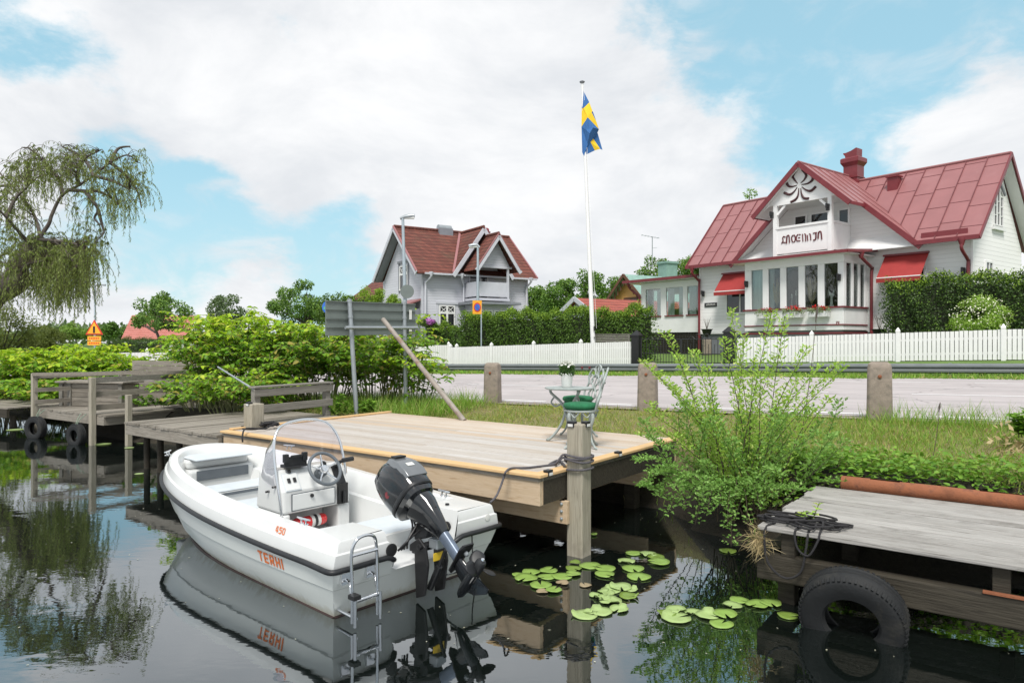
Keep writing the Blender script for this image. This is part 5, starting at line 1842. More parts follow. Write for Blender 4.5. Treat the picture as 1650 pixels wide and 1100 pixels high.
# boxed mouldings inside (side shelves, stern seat, bow seats)
mb = MB()
mb.bx(.47, 1.14, -.6, .6, .1, .36)
mb.bx(2.78, 3.2, -.56, .56, .1, .48)
mb.bx(2.25, 2.78, -.3, .3, .1, .37)
mb.bx(.47, 2.4, .55, .6, .1, .3)
mb.build('seat_moulding', M['gel'], boat, bevel=.025)
sp_ = MB().bx(.52, 1.1, -.56, .56, .362, .376).build('stern_seat', M['boatpad'], boat, bevel=.012)
MB().bx(2.8, 3.17, -.53, .53, .482, .5).build('middle_seat', M['boatpad'], boat, bevel=.012)
MB().bx(2.765, 2.78, -.5, .5, .452, .48).build('seat_edge', M['darkpad'], boat)
MB().bx(2.28, 2.74, -.27, .27, .372, .388).build('step_panel', M['boatpad'], boat, bevel=.01)
MB().bx(2.235, 2.25, -.25, .25, .345, .372).build('seat_edge', M['darkpad'], boat)
MB().bx(1.2, 2.2, -.5, .5, .112, .118).build('floor_mat', M['boatpad'], boat)
# bow locker: ledge, recess and dark pad against the bow
bk = MB()
bk.bx(3.5, 3.86, -.38, .38, .2, .62).bx(3.6, 3.86, -.36, .36, .62, .72)
bk.build('bow_moulding', M['gel'], boat, bevel=.03)
MB().bx(3.44, 3.86, -.33, .33, .725, .745).build('bow_tray', M['boatpad'], boat, bevel=.008)
MB().bx(3.484, 3.5, -.3, .3, .5, .61).build('bow_pad', M['darkpad'], boat, bevel=.004)
# console
cs = MB()
y0, y1 = -.43, .31
prof = lambda a_, b_, z0, z1: [(a_, z0), (b_, z0), (b_ - .03, z1), (a_ + .04, z1)]
cs.extrude([(1.64, y0, .43), (2.16, y0, .43), (2.1, y0, .8), (1.78, y0, .83), (1.66, y0, .64)], (0, y1 - y0, 0))
cs.bx(1.64, 2.16, y0, y0 + .14, .1, .43).bx(1.64, 2.16, y1 - .08, y1, .1, .43).bx(1.9, 2.16, y0 + .14, y1 - .08, .1, .43).bx(1.64, 1.9, y0 + .14, y1 - .08, .1, .2)
con = cs.build('console', M['gel'], boat, bevel=.028, seg=3)
MB().bx(1.628, 1.645, -.24, .22, .46, .61).build('locker_door', M['gel'], con, bevel=.006)
MB().bx(1.632, 1.644, -.246, .226, .454, .616).build('door_gap', M['darkpad'], con)
MB().lathe([(.018, 0), (.018, .014), (.008, .018)], 10, Matrix.Translation((1.626, .02, .575)) @ Matrix.Rotation(R(-90), 4, 'Y')).build('latch', M['black'], con)


def onpanel(y, f):
    """Point on the sloping dash: f 0 low, 1 high."""
    return Vector((1.66 + .12 * f, y, .64 + .19 * f))


pn = Vector((-.845, 0, .534))
up_ = Vector((.534, 0, .845))


def plate(par, name, y, f, w, h_, t, m, sh=0.0, bev=.004):
    c_ = onpanel(y, f) + pn * sh
    mb_ = MB()
    a_, b_, n_ = Vector((0, w / 2, 0)), up_ * (h_ / 2), pn * t
    vs = [c_ - a_ - b_, c_ + a_ - b_, c_ + a_ + b_, c_ - a_ + b_]
    mb_.extrude(vs, n_)
    return mb_.build(name, M[m], par, bevel=bev)


sw_ = plate(con, 'switch_panel', .19, .4, .15, .17, .012, 'gel', 0, .02)
for y, f in ((.22, .45), (.16, .45)):
    plate(sw_, 'switch', y, f, .03, .045, .014, 'black', .013)
plate(sw_, 'socket', .19, .85, .035, .035, .014, 'black', .013, .008)
plate(sw_, 'panel_rim', .19, .4, .165, .185, .008, 'boatpad', 0, .02)
plate(con, 'throttle_plate', -.33, .3, .11, .26, .012, 'black', 0)
MB().bx(1.615, 1.645, -.385, -.275, .44, .64).build('throttle_recess', M['black'], con)
MB().tube([onpanel(-.33, .75) + pn * .02, onpanel(-.33, .8) + pn * .1, onpanel(-.36, .8) + pn * .13], .017, 8).tube([onpanel(-.34, .8) + pn * .13, onpanel(-.46, .8) + pn * .14], .024, 8).build('throttle_lever', M['blackplastic'], con, sm=50)
MB().tube([(1.6, -.33, .56), (1.6, -.33, .45)], .014, 6).build('throttle_grip', M['blackplastic'], con, sm=50)
# steering wheel
wc = onpanel(-.12, .55) + pn * .13
WM = Matrix.Translation(wc) @ pn.to_track_quat('Z', 'Y').to_matrix().to_4x4()
rim = [WM @ Vector((.165 * math.cos(t), .165 * math.sin(t), 0)) for t in [2 * PI * k / 40 for k in range(40)]]
wheel = MB().tube(rim, .0165, 10, closed=True).build('steering_wheel', M['darkpad'], con, sm=180)
spk = MB()
for k in range(5):
    t = 2 * PI * k / 5 + .3
    spk.tube([WM @ Vector((.02 * math.cos(t), .02 * math.sin(t), -.025)), WM @ Vector((.09 * math.cos(t), .09 * math.sin(t), -.02)), WM @ Vector((.16 * math.cos(t), .16 * math.sin(t), 0))], [.013, .009, .009], 6)
spk.build('wheel_spokes', M['chrome'], wheel, sm=60)
MB().lathe([(.04, -.03), (.045, -.01), (.035, .01), (.01, .016)], 16, WM).build('wheel_hub', M['chrome'], wheel, sm=40)
MB().lathe([(.05, -.14), (.055, -.05), (.035, -.03)], 14, WM).build('steering_column', M['darkpad'], con, sm=40)
gm_ = MB().bx(1.74, 1.86, .0, .22, .84, .87)
gm_.bx(1.74, 1.76, -.0, .24, .845, .95)
for y in (0.0, .2):
    gm_.bx(1.725, 1.765, y, y + .05, .9, .98)
gm_.bx(1.72, 1.74, .06, .18, .94, .965).bx(1.72, 1.76, .0, .24, .845, .862)
gm_.build('plotter_mount', M['blackplastic'], con, bevel=.006)
MB().lathe([(.03, 0), (.03, .016), (.02, .02)], 12, Matrix.Translation(onpanel(-.2, .97) + pn * .004) @ pn.to_track_quat('Z', 'Y').to_matrix().to_4x4()).build('gauge', M['black'], con)
# windscreen
hoop = [(1.66, .315, .42), (1.69, .322, .6), (1.75, .325, .82), (1.81, .31, 1.03), (1.86, .26, 1.17), (1.885, .16, 1.245), (1.895, -.06, 1.275), (1.885, -.26, 1.245), (1.86, -.36, 1.17), (1.81, -.42, 1.03), (1.75, -.435, .82), (1.73, -.44, .7)]
hp = smoothpath(hoop, 5)
MB().tube(hp, .0135, 10).build('windscreen_hoop', M['chrome'], boat, sm=180)
M['screen'] = glassmat('tinted_windscreen', (.88, .86, .92), .015)
base = [(1.75, .33, .68), (1.86, .335, .7), (2.0, .33, .74), (2.08, .28, .78), (2.12, .14, .81), (2.13, -.06, .82), (2.12, -.25, .81), (2.08, -.38, .79), (2.0, -.44, .76), (1.86, -.445, .74), (1.77, -.445, .74)]
bs_ = smoothpath(base, 5)
tp = smoothpath(hoop[2:-1], 5)
tp = [tp[int(i * (len(tp) - 1) / (len(bs_) - 1))] for i in range(len(bs_))]
mid = [b_.lerp(t_, .5) + Vector((.05, 0, .03)) for b_, t_ in zip(bs_, tp)]
MB().loft([bs_, mid, tp], closed=False).build('windscreen', M['screen'], boat, sm=180)
MB().tube([(1.9, .345, .62), (1.9, .3, .62)], .012, 6).tube([(1.78, .345, .68), (1.78, .3, .68)], .012, 6).build('screen_bolt', M['black'], boat)
# fittings
def cleat(x, y, z, rz):
    mb_ = MB()
    Mx = Matrix.Translation((x, y, z)) @ Matrix.Rotation(rz, 4, 'Z')
    mb_.tube([Mx @ Vector((-.085, 0, .045)), Mx @ Vector((-.05, 0, .042)), Mx @ Vector((.05, 0, .042)), Mx @ Vector((.085, 0, .045))], [.006, .009, .009, .006], 6)
    for dx in (-.03, .03):
        mb_.tube([Mx @ Vector((dx, 0, 0)), Mx @ Vector((dx, 0, .04))], .007, 6)
        mb_.tube([Mx @ Vector((dx, -.02, .003)), Mx @ Vector((dx, .02, .003))], .006, 5)
    mb_.build('cleat', M['chrome'], boat, sm=50)


cleat(.62, .72, .61, .05)
cleat(.55, -.71, .61, -.05)
cleat(3.72, .52, .79, -.75)
cleat(3.3, -.72, .76, .35)
MB().tube(smoothpath([(2.85, -.1, .38), (2.85, -.12, .46), (2.85, -.2, .47), (2.85, -.4, .47), (2.85, -.44, .38)], 4), .011, 8).build('grab_rail', M['galv'], boat, sm=60)
for y in (.3, -.28):
    pass
# speaker disc, dark plate painting a recess's shade, and caps on the stern pods
for x, y, z, r_ in ((.12, -.355, .47, .045), (.16, .335, .44, .05)):
    s_ = 1 if y < 0 else -1
    MB().lathe([(r_, 0), (r_, .012), (r_ * .5, .016)], 18, Matrix.Translation((x if y < 0 else -.002, y if y < 0 else .345, z if y < 0 else .45)) @ (Matrix.Rotation(R(-90 * 1), 4, 'X') if y < 0 else Matrix.Rotation(R(-90), 4, 'Y'))).build('deck_cap', M['black'], boat, sm=40)
o_ = MB()
o_.extrude([(.21, -.336, .41), (.37, -.336, .41), (.37, -.372, .52), (.21, -.372, .52)], (0, .006, .004))
o_.build('recess_shade_plate', M['darkglass'], boat)
MB().lathe([(.03, 0), (.03, .006), (.012, .008)], 14, Matrix.Translation((.0, -.72, .5)) @ Matrix.Rotation(R(-90), 4, 'Y')).build('drain_fitting', M['label'], boat)
MB().lathe([(.02, 0), (.018, .012)], 10, Matrix.Translation((.28, -.5, .605))).build('filler_cap', M['black'], boat)
MB().tube([(-.01, -.52, .38), (-.015, -.52, .25), (-.012, -.55, .1)], .006, 5).build('transducer_cable', M['black'], boat)
# boarding ladder on the transom
ld = MB()
ya, yb2 = .55, .77
ld.tube(smoothpath([(-.1, yb2, .04), (-.1, yb2, .3), (-.09, yb2, .52), (-.1, yb2 - .03, .62), (-.1, (ya + yb2) / 2, .645), (-.1, ya + .03, .62), (-.09, ya, .52), (-.1, ya, .3), (-.1, ya, .04)], 4), .0125, 8)
ld.tube([(-.1, ya, .52), (-.1, yb2, .52)], .012, 8)
ld.tube([(-.1, ya, .19), (-.1, yb2, .19)], .016, 8)
ld.tube([(-.135, ya, .22), (-.135, ya, .02)], .013, 8).tube([(-.135, yb2, .22), (-.135, yb2, .02)], .013, 8)
for y in (ya, yb2):
    ld.tube(smoothpath([(.04, y - .02, .33), (-.04, y - .02, .31), (-.09, y, .25)], 3), .012, 8)
ld.tube([(.15, yb2 - .04, .07), (-.12, yb2 - .02, .07)], .014, 8)
lad = ld.build('boarding_ladder', M['chrome'], boat, sm=60)
MB().bx(-.165, -.09, yb2 - .03, yb2 + .03, .22, .25).build('strap', M['black'], lad)
for y in (ya, yb2):
    MB().bx(.0, .04, y - .05, y + .02, .29, .37).build('mount_plate', M['chrome'], lad)


# lettering on the near side, following the topsides
def side_pt(x, z, off=.004):
    """Point on the hull's near side at station x and height z."""
    def lvl(o_, x_):
        for i in range(len(o_) // 2):
            if o_[i].x <= x_ <= o_[i + 1].x:
                f = (x_ - o_[i].x) / max(1e-6, o_[i + 1].x - o_[i].x)
                return o_[i].lerp(o_[i + 1], f)
        return o_[len(o_) // 2]
    ls = [lvl(o_, x) for o_ in LV + UP]
    for p, q in zip(ls[:-1], ls[1:]):
        if p.z <= z <= q.z:
            r_ = p.lerp(q, (z - p.z) / max(1e-6, q.z - p.z))
            return r_ + Vector((0, off, 0))
    return ls[-1]


GLY = {'T': [(0, .82, 1, 1), (.39, 0, .61, .82)], 'E': [(0, 0, .22, 1), (.22, .82, .95, 1), (.22, .41, .85, .58), (.22, 0, .95, .18)],
       'R': [(0, 0, .22, 1), (.22, .82, .9, 1), (.22, .4, .9, .56), (.72, .56, .95, .82), (.45, .2, .72, .4), (.68, 0, .95, .25)],
       'H': [(0, 0, .22, 1), (.74, 0, .96, 1), (.22, .4, .74, .58)], 'I': [(0, 0, .24, 1)],
       '4': [(.6, 0, .78, 1), (0, .25, 1, .4), (0, .4, .18, .75), (.12, .7, .35, 1)], '5': [(0, .84, 1, 1), (0, .5, .2, .84), (.2, .5, .9, .64), (.8, .15, 1, .52), (0, 0, .85, .15)], '0': [(0, .1, .2, .9), (.8, .1, 1, .9), (.15, .86, .85, 1), (.15, 0, .85, .14)]}


def side_text(name, txt, x_start, z0, h_, w, gap, slope=0.0):
    mb_ = MB()
    x = x_start
    for ch_ in txt:
        ww = w * (.3 if ch_ == 'I' else 1)
        for (a_, b_, c_, d_) in GLY[ch_]:
            cs_ = []
            for u_, v_ in ((a_, b_), (c_, b_), (c_, d_), (a_, d_)):
                xx = x - u_ * (ww if ch_ != 'I' else w)
                cs_.append(side_pt(xx, z0 + slope * (x_start - xx) + v_ * h_))
            mb_.extrude(cs_, (0, .002, 0))
        x -= ww + gap
    return mb_.build(name, M['orange'], boat)


side_text('lettering', 'TERHI', 1.06, .268, .088, .066, .022)
side_text('number_lettering', '450', .83, .535, .05, .035, .012)

# fire extinguisher in the console niche
ex = thing('fire_extinguisher', 'red fire extinguisher lying in the niche below the boat console', 'fire extinguisher', bw((1.73, -.02, .3)), BA)
MB().lathe([(.0, -.2), (.045, -.19), (.056, -.16), (.056, .12), (.045, .155), (.025, .17)], 16, Matrix.Rotation(R(-90), 4, 'X') @ Matrix.Translation((0, 0, .02))).build('cylinder', M['extred'], ex, sm=40)
MB().lathe([(.0575, -.05), (.0575, .05)], 16, Matrix.Rotation(R(-90), 4, 'X') @ Matrix.Translation((0, 0, -.05)), cap=False).build('paper_label', M['label'], ex, sm=40)
MB().lathe([(.06, -.015), (.06, .015)], 16, Matrix.Rotation(R(-90), 4, 'X') @ Matrix.Translation((0, 0, -.05)), cap=False).build('strap', M['black'], ex, sm=40)
MB().bx(-.03, .02, .17, .24, -.015, .015).bx(-.04, .01, .19, .27, .015, .03).build('valve', M['extred'], ex, bevel=.005)

# ------------------------------------------------------------------ outboard motor, tilted up
th = math.atan2(.79, .61)
om = thing('outboard_motor', 'black outboard motor tilted up on the boat stern with propeller raised', 'outboard motor', bw((-.56, .05, .27)), BA)
om.rotation_euler = (Matrix.Rotation(BA, 3, 'Z') @ Matrix.Rotation(th, 3, 'Y')).to_euler()


def sect(h_, cx_, hx, hy, n=24, e=2.6, slant=0.0):
    pts = []
    for k in range(n):
        t = 2 * PI * k / n
        c_, s_ = math.cos(t), math.sin(t)
        x = hx * math.copysign(abs(c_) ** (2 / e), c_)
        pts.append(Vector((cx_ + x, hy * math.copysign(abs(s_) ** (2 / e), s_), h_ + slant * x)))
    return pts


# power head cover: lower band, crease, boxy shoulders, sloping grey rear panel with intake
MB().loft([sect(.74, .0, .14, .1), sect(.77, .0, .185, .13, e=3), sect(.84, .0, .2, .145, e=3.2), sect(.95, .0, .205, .152, e=3.4), sect(1.04, .01, .195, .148, e=3.4), sect(1.12, .03, .17, .135, e=3.2), sect(1.19, .055, .135, .11, e=3), sect(1.22, .065, .1, .08)], cap=True).build('cowling', M['motor'], om, sm=30)
gp_ = MB().loft([[(-.208, -.1, .9), (-.208, .1, .9), (-.16, .11, .9), (-.16, -.11, .9)], [(-.211, -.1, .97), (-.211, .1, .97), (-.16, .118, .97), (-.16, -.118, .97)], [(-.193, -.095, 1.06), (-.193, .095, 1.06), (-.13, .118, 1.06), (-.13, -.118, 1.06)],
               [(-.15, -.08, 1.145), (-.15, .08, 1.145), (-.1, .1, 1.145), (-.1, -.1, 1.145)], [(-.11, -.07, 1.19), (-.11, .07, 1.19), (-.06, .08, 1.19), (-.06, -.08, 1.19)]], cap=True)
gp_.build('cowling_top', M['motorgrey'], om, sm=30, bevel=.006)
MB().extrude([(-.158, -.055, 1.14), (-.158, .055, 1.14), (-.118, .05, 1.192), (-.118, -.05, 1.192)], (-.012, 0, .008)).build('air_intake', M['black'], om)
MB().loft([sect(.812, 0, .203, .148), sect(.822, 0, .212, .156), sect(.845, 0, .212, .156), sect(.855, 0, .205, .149)]).build('cowling_band', M['blackplastic'], om, sm=35)
for y in (.075,):
    MB().extrude([(-.206, -.035, 1.005), (-.206, .035, 1.005), (-.197, .035, 1.045), (-.197, -.035, 1.045)], (-.003, 0, 0)).build('decal', M['label'], om)
MB().lathe([(.028, 0), (.028, .004)], 12, Matrix.Translation((.06, .146, .96)) @ Matrix.Rotation(R(-90), 4, 'X')).build('badge', M['redtrim'], om)
# tapering midsection with crest
MB().loft([sect(.75, -.02, .15, .1), sect(.68, -.04, .135, .085), sect(.55, -.05, .1, .062), sect(.44, -.055, .075, .045), sect(.4, -.055, .06, .038)], cap=True).build('midsection', M['motor'], om, sm=35)
MB().lathe([(.012, 0), (.012, .004)], 10, Matrix.Translation((-.155, 0, .6)) @ Matrix.Rotation(R(-78), 4, 'Y')).build('plug', M['black'], om)
MB().loft([sect(.42, -.05, .05, .036), sect(.2, -.04, .048, .034), sect(.17, -.04, .05, .036)], cap=True).build('drive_leg', M['legblue'], om, sm=35)
MB().loft([sect(.19, -.02, .055, .028), sect(.1, 0, .07, .02), sect(.0, .0, .08, .02)], cap=True).build('gearcase_leg', M['motor'], om, sm=35)
MB().extrude([(-.2, -.055, .165), (-.16, -.07, .165), (.08, -.04, .165), (.12, 0, .165), (.08, .04, .165), (-.16, .07, .165), (-.2, .055, .165)], (0, 0, .012)).build('cavitation_plate', M['black'], om)
MB().lathe([(.004, .2), (.03, .16), (.044, .08), (.046, -.08), (.04, -.1)], 16, Matrix.Rotation(R(90), 4, 'Y')).build('gearcase', M['motor'], om, sm=40)
MB().extrude([(.09, -.006, -.03), (-.08, -.006, -.03), (-.1, -.006, -.17), (-.06, -.006, -.18), (.05, -.006, -.1)], (0, .012, 0)).build('skeg', M['motor'], om)
MB().lathe([(.016, 0), (.02, .02), (.012, .03)], 10, Matrix.Translation((-.13, 0, .155)) @ Matrix.Rotation(R(180), 4, 'X')).build('trim_tab', M['galv'], om)
pr = MB().lathe([(.042, .1), (.044, .14), (.04, .2), (.03, .215)], 16, Matrix.Rotation(R(-90), 4, 'Y')).build('propeller', M['blackplastic'], om, sm=40)
MB().lathe([(.016, .21), (.016, .23), (.008, .24)], 8, Matrix.Rotation(R(-90), 4, 'Y')).build('propeller_nut', M['chrome'], pr)
for k in range(3):
    t = 2 * PI * k / 3 + .5
    Mr = Matrix.Rotation(t, 4, 'X')
    rows = []
    for i in range(9):
        f = i / 8
        r_ = .036 + .105 * f
        half = .06 * math.sin(PI * (.22 + .76 * f)) ** .7 * (1 if f < 1 else .3)
        tw = .62 - .3 * f
        rows.append([Mr @ Vector((-.15 + w_ * half * math.sin(tw) - .02 * f, w_ * half * math.cos(tw), r_)) for w_ in (-1, -.5, 0, .5, 1)])
    bl = MB().loft(rows, closed=False).build('blade', M['blackplastic'], pr, sm=180)
    so_ = bl.modifiers.new('Solidify', 'SOLIDIFY')
    so_.thickness = .005
# clamp bracket, ram and hoses stay on the transom: separate part built in boat space
inv = (Matrix.Translation(om.location) @ om.rotation_euler.to_matrix().to_4x4()).inverted() @ (Matrix.Translation(BO) @ Matrix.Rotation(BA, 4, 'Z'))
br_ = MB()
for y in (-.11, .09):
    br_.extrude([inv @ Vector(q) for q in ((-.0, y, .38), (.06, y, .38), (.06, y, .43), (-.05, y, .5), (-.13, y, .44), (-.16, y, .3), (-.12, y, .06), (-.02, y, .02))], (inv.to_3x3() @ Vector((0, .025, 0))))
br_.bx(-.0, .05, -.1, .1, .36, .42, inv)
br_.tube([inv @ Vector((-.08, -.14, .44)), inv @ Vector((-.08, .14, .44))], .025, 8)
br_.build('clamp_bracket', M['black'], om, bevel=.006)
rm_ = MB().tube([inv @ Vector((-.06, 0, .08)), inv @ Vector((-.17, 0, .28))], .028, 8).tube([inv @ Vector((-.17, 0, .28)), inv @ Vector((-.24, 0, .42))], .014, 8)
rm_.build('tilt_ram', M['blackplastic'], om, sm=50)
MB().tube([inv @ Vector((-.09, -.1, .16)), inv @ Vector((-.3, -.12, .24))], .007, 6).build('tie_bar', M['chrome'], om)
MB().bx(-.175, -.165, -.05, .06, .33, .39, inv).build('warning_label', mat('yellow_label', (.6, .42, .03), .5, .05), om)
MB().extrude([inv @ Vector(q) for q in ((-.1, -.08, .5), (.04, -.08, .46), (.06, -.08, .56), (-.04, -.08, .66), (-.14, -.08, .6))], (inv.to_3x3() @ Vector((0, .16, 0)))).build('swivel_head', M['blackplastic'], om, bevel=.01)
MB().bx(-.2, -.1, -.05, .05, .42, .5, inv).build('swivel_block', M['galv'], om, bevel=.008)
hs_ = MB()
for k, (y, zz) in enumerate(((.1, .48), (.13, .5), (-.06, .52), (.06, .55))):
    hs_.tube(smoothpath([inv @ Vector((.02, .26 - k * .03, .42)), inv @ Vector((-.03, .2, .5)), inv @ Vector((.0, y, zz + .08)), inv @ Vector((.1, y * .6, .66))], 4), .009, 6)
hs_.build('control_cable', M['black'], om, sm=60)

# ------------------------------------------------------------------ garden furniture on the deck
def chair(lab, x, y, rz):
    o = thing('garden_chair', lab, 'chair', (x, y, DZ + .006), rz, 'cast iron chairs on the deck')
    sz_, r_ = .43, .2
    MB().lathe([(r_ - .02, sz_ - .02), (r_, sz_ - .015), (r_, sz_), (r_ - .03, sz_ + .004), (.0, sz_ + .002)], 24, cap=False).build('seat', M['castiron'], o, sm=40)
    for k in range(4):
        t = PI / 4 + k * PI / 2
        c_, s_ = math.cos(t), math.sin(t)
        MB().tube(smoothpath([(c_ * .17, s_ * .17, sz_ - .02), (c_ * .19, s_ * .19, sz_ - .09), (c_ * .15, s_ * .15, sz_ - .22), (c_ * .165, s_ * .165, .1), (c_ * .23, s_ * .23, .014), (c_ * .25, s_ * .25, .016)], 4), [.022] * 5 + [.02] * 4 + [.015] * 4 + [.013] * 4 + [.016] * 4, 7).build('leg', M['castiron'], o, sm=60)
    ap = MB()
    for k in range(8):
        t = PI / 8 + k * PI / 4
        ap.tube(smoothpath([(.185 * math.cos(t - .3), .185 * math.sin(t - .3), sz_ - .02), (.18 * math.cos(t), .18 * math.sin(t), sz_ - .075), (.185 * math.cos(t + .3), .185 * math.sin(t + .3), sz_ - .02)], 4), .008, 5)
    ap.build('apron', M['castiron'], o, sm=60)
    bk_ = MB()
    bp = lambda y_, z_: Vector((.17 + .13 * max(0, z_ - .43) / .45 - .25 * y_ * y_, y_, z_))
    for s_ in (-1, 1):
        bk_.tube(smoothpath([bp(s_ * .15, .43), bp(s_ * .2, .55), bp(s_ * .15, .66), bp(s_ * .185, .76), bp(s_ * .13, .85), bp(s_ * .06, .83)], 4), .0135, 6)
        bk_.tube(smoothpath([bp(s_ * .02, .44), bp(s_ * .1, .52), bp(s_ * .03, .62), bp(s_ * .1, .7), bp(s_ * .04, .78), bp(s_ * .07, .87), bp(0, .91)], 4), .0115, 6)
        bk_.tube(smoothpath([bp(s_ * .14, .5), bp(s_ * .07, .5), bp(s_ * .09, .58), bp(s_ * .15, .6)], 4), .009, 5)
        bk_.tube(smoothpath([bp(s_ * .16, .68), bp(s_ * .1, .66), bp(s_ * .06, .72), bp(s_ * .12, .78), bp(s_ * .15, .74)], 4), .009, 5)
    bk_.tube(smoothpath([bp(0, .44), bp(.015, .6), bp(-.01, .75), bp(0, .9)], 4), .009, 5)
    for zz in (.6, .76):
        bk_.lathe([(.03, -.008), (.035, 0), (.03, .008)], 10, Matrix.Translation(bp(0, zz)) @ Matrix.Rotation(R(80), 4, 'Y'))
    bk_.build('backrest', M['castiron'], o, sm=60)
    return o


CH = [(.80, 8.02, R(-8), 'near white cast iron garden chair with green cushion, right behind the mooring post', 'round green velvet cushion on the chair nearer the mooring post'),
      (.86, 8.98, R(22), 'far white cast iron garden chair with green cushion, beyond the little table', 'round green velvet cushion on the chair beyond the little table')]
for x, y, rz, lab, clab in CH:
    chair(lab, x, y, rz)
    o = MB().lathe([(.0, 0), (.17, .0), (.195, .025), (.2, .045), (.185, .068), (.1, .08), (0, .078)], 24).build('seat_cushion', M['cushion'], None, sm=180)
    o.location = (x - .01, y, DZ + .006 + .436)
    tag(o, clab, 'cushion', 'green cushions on the chairs')
TX, TY = .70, 8.5
o = thing('garden_table', 'small round white cast iron table between the two chairs on the deck', 'table', (TX, TY, DZ + .006), .4)
MB().lathe([(.0, .63), (.28, .632), (.3, .64), (.3, .652), (.0, .655)], 30).build('tabletop', M['castiron'], o, sm=40)
for k in range(3):
    t = k * 2 * PI / 3 + 2.6
    c_, s_ = math.cos(t), math.sin(t)
    MB().tube(smoothpath([(c_ * .23, s_ * .23, .63), (c_ * .22, s_ * .22, .58), (c_ * .1, s_ * .1, .47), (c_ * .05, s_ * .05, .36), (c_ * .1, s_ * .1, .2), (c_ * .18, s_ * .18, .08), (c_ * .25, s_ * .25, .012), (c_ * .28, s_ * .28, .02)], 4), .017, 7).build('leg', M['castiron'], o, sm=60)
    MB().tube(smoothpath([(c_ * .18, s_ * .18, .54), (c_ * .22, s_ * .22, .47), (c_ * .17, s_ * .17, .42), (c_ * .1, s_ * .1, .45)], 4), .011, 6).build('scroll', M['castiron'], o, sm=60)
M['daisy'] = leafmat('white_daisy_petals', (.75, .75, .72), (.8, .8, .78), .2)
M['daisyleaf'] = leafmat('grey_green_daisy_leaves', (.06, .13, .04), (.11, .2, .06), .3)
o = thing('flower_pot', 'white pot of white daisies on the little round table', 'potted flowers', (TX - .03, TY, DZ + .006 + .656), scale=.88)
MB().lathe([(.062, 0), (.07, .01), (.085, .17), (.088, .175), (.078, .17), (.06, .1), (0, .1)], 20, cap=False).lathe([(.0, .002), (.06, .002)], 20, cap=False).build('pot', M['white2'], o, sm=40)
rm2 = MB()
for k in range(14):
    t = 2 * PI * k / 14
    rm2.tube([(.085 * math.cos(t - .15), .085 * math.sin(t - .15), .17), (.088 * math.cos(t), .088 * math.sin(t), .19), (.085 * math.cos(t + .15), .085 * math.sin(t + .15), .17)], .008, 5)
rm2.build('scalloped_rim', M['white2'], o, sm=60)
n = 420
t = rng.uniform(0, 2 * PI, n)
rr = np.sqrt(rng.uniform(0, 1, n)) * .085
p = np.c_[rr * np.cos(t), rr * np.sin(t), rng.uniform(.14, .26, n)]
leaf_mesh('foliage', p, np.c_[np.cos(t) * .6, np.sin(t) * .6, np.full(n, 1.0)] + rng.normal(size=(n, 3)) * .3, unit(n), .075, .016, M['daisyleaf'], o)
n = 46
t = rng.uniform(0, 2 * PI, n)
rr = np.sqrt(rng.uniform(0, 1, n)) * .115
cp = np.c_[rr * np.cos(t), rr * np.sin(t), .345 - 3.2 * rr ** 2 + rng.uniform(-.015, .02, n)]
pp, dd, nn = [], [], []
for c_ in cp:
    ax_ = np.array([c_[0] * 4, c_[1] * 4, 1.0]) + rng.normal(size=3) * .25
    ax_ /= np.linalg.norm(ax_)
    x_ = np.cross(ax_, [0, 1, .1])
    x_ /= np.linalg.norm(x_)
    y_ = np.cross(ax_, x_)
    for k in range(9):
        a_ = 2 * PI * k / 9
        pp.append(c_)
        dd.append(x_ * math.cos(a_) + y_ * math.sin(a_))
        nn.append(ax_)
leaf_mesh('blossom', pp, dd, nn, .022, .011, M['daisy'], o, bend=0)
st = MB()
for c_ in cp[:30]:
    st.tube([(c_[0] * .5, c_[1] * .5, .12), tuple(c_)], .0025, 4)
st.build('stem', M['daisyleaf'], o)
# ------------------------------------------------------------------ signs, lamps, flag
def px_pole(name, lab, cat, pb_, pt_, r0, r1, m='lampgrey', group=None):
    o = thing(name, lab, cat, pb_, 0, group)
    MB().tube([Vector((0, 0, -.3)), pt_ - pb_], [r0, r1], 10).build('pole', M[m], o, sm=60)
    return o


M['signgrey'] = mat('grey_sign_back', (.14, .165, .155), .5, .1, 4, metal=.15)
SA = math.atan2(1.15, .75)
s0, s1 = P(566, 668, 12.15), P(650, 657, 13.15)
sgn = thing('road_sign', 'large grey road sign seen from behind on two posts with a slanting pipe brace', 'road sign', (s0.x, s0.y, .7))
loc = lambda v: v - Vector((s0.x, s0.y, .7))
pl, pr_, Zl, Zr = 525, 669, 12.0, 13.35
c = [loc(P(pl, 484, Zl)), loc(P(pr_, 489.5, Zr)), loc(P(pr_, 538.5, Zr)), loc(P(pl, 541, Zl))]
ax_ = (c[1] - c[0]).normalized()
nb_ = Vector((ax_.y, -ax_.x, 0)).normalized()
MB().extrude(c, -nb_ * .02).build('panel', M['signgrey'], sgn)
rb = MB()
for f in (0.02, .25, .5, .53, .76, .985):
    rb.beam(c[0].lerp(c[3], f) + nb_ * .012, c[1].lerp(c[2], f) + nb_ * .012, .03, .012)
rb.build('stiffening_rib', M['signgrey'], sgn)
for (xt, yt, xb, yb_, Zt) in ((560, 484, 572, 668, 12.3), (648, 488, 651, 657, 13.2)):
    top, bot = loc(P(xt, yt - 2, Zt)) + nb_ * .06, loc(P(xb, yb_ + 6, Zt)) + nb_ * .06
    po = MB().tube([bot, top], .04, 10).build('post', M['galv'], sgn, sm=60)
    cl = MB()
    for f in (.03, .27, .4, .56):
        q = top.lerp(bot, f * .55 / 1.0)
        cl.lathe([(.048, -.02), (.048, .02)], 10, Matrix.Translation(q))
    cl.build('clamp', M['galv'], po, sm=40)
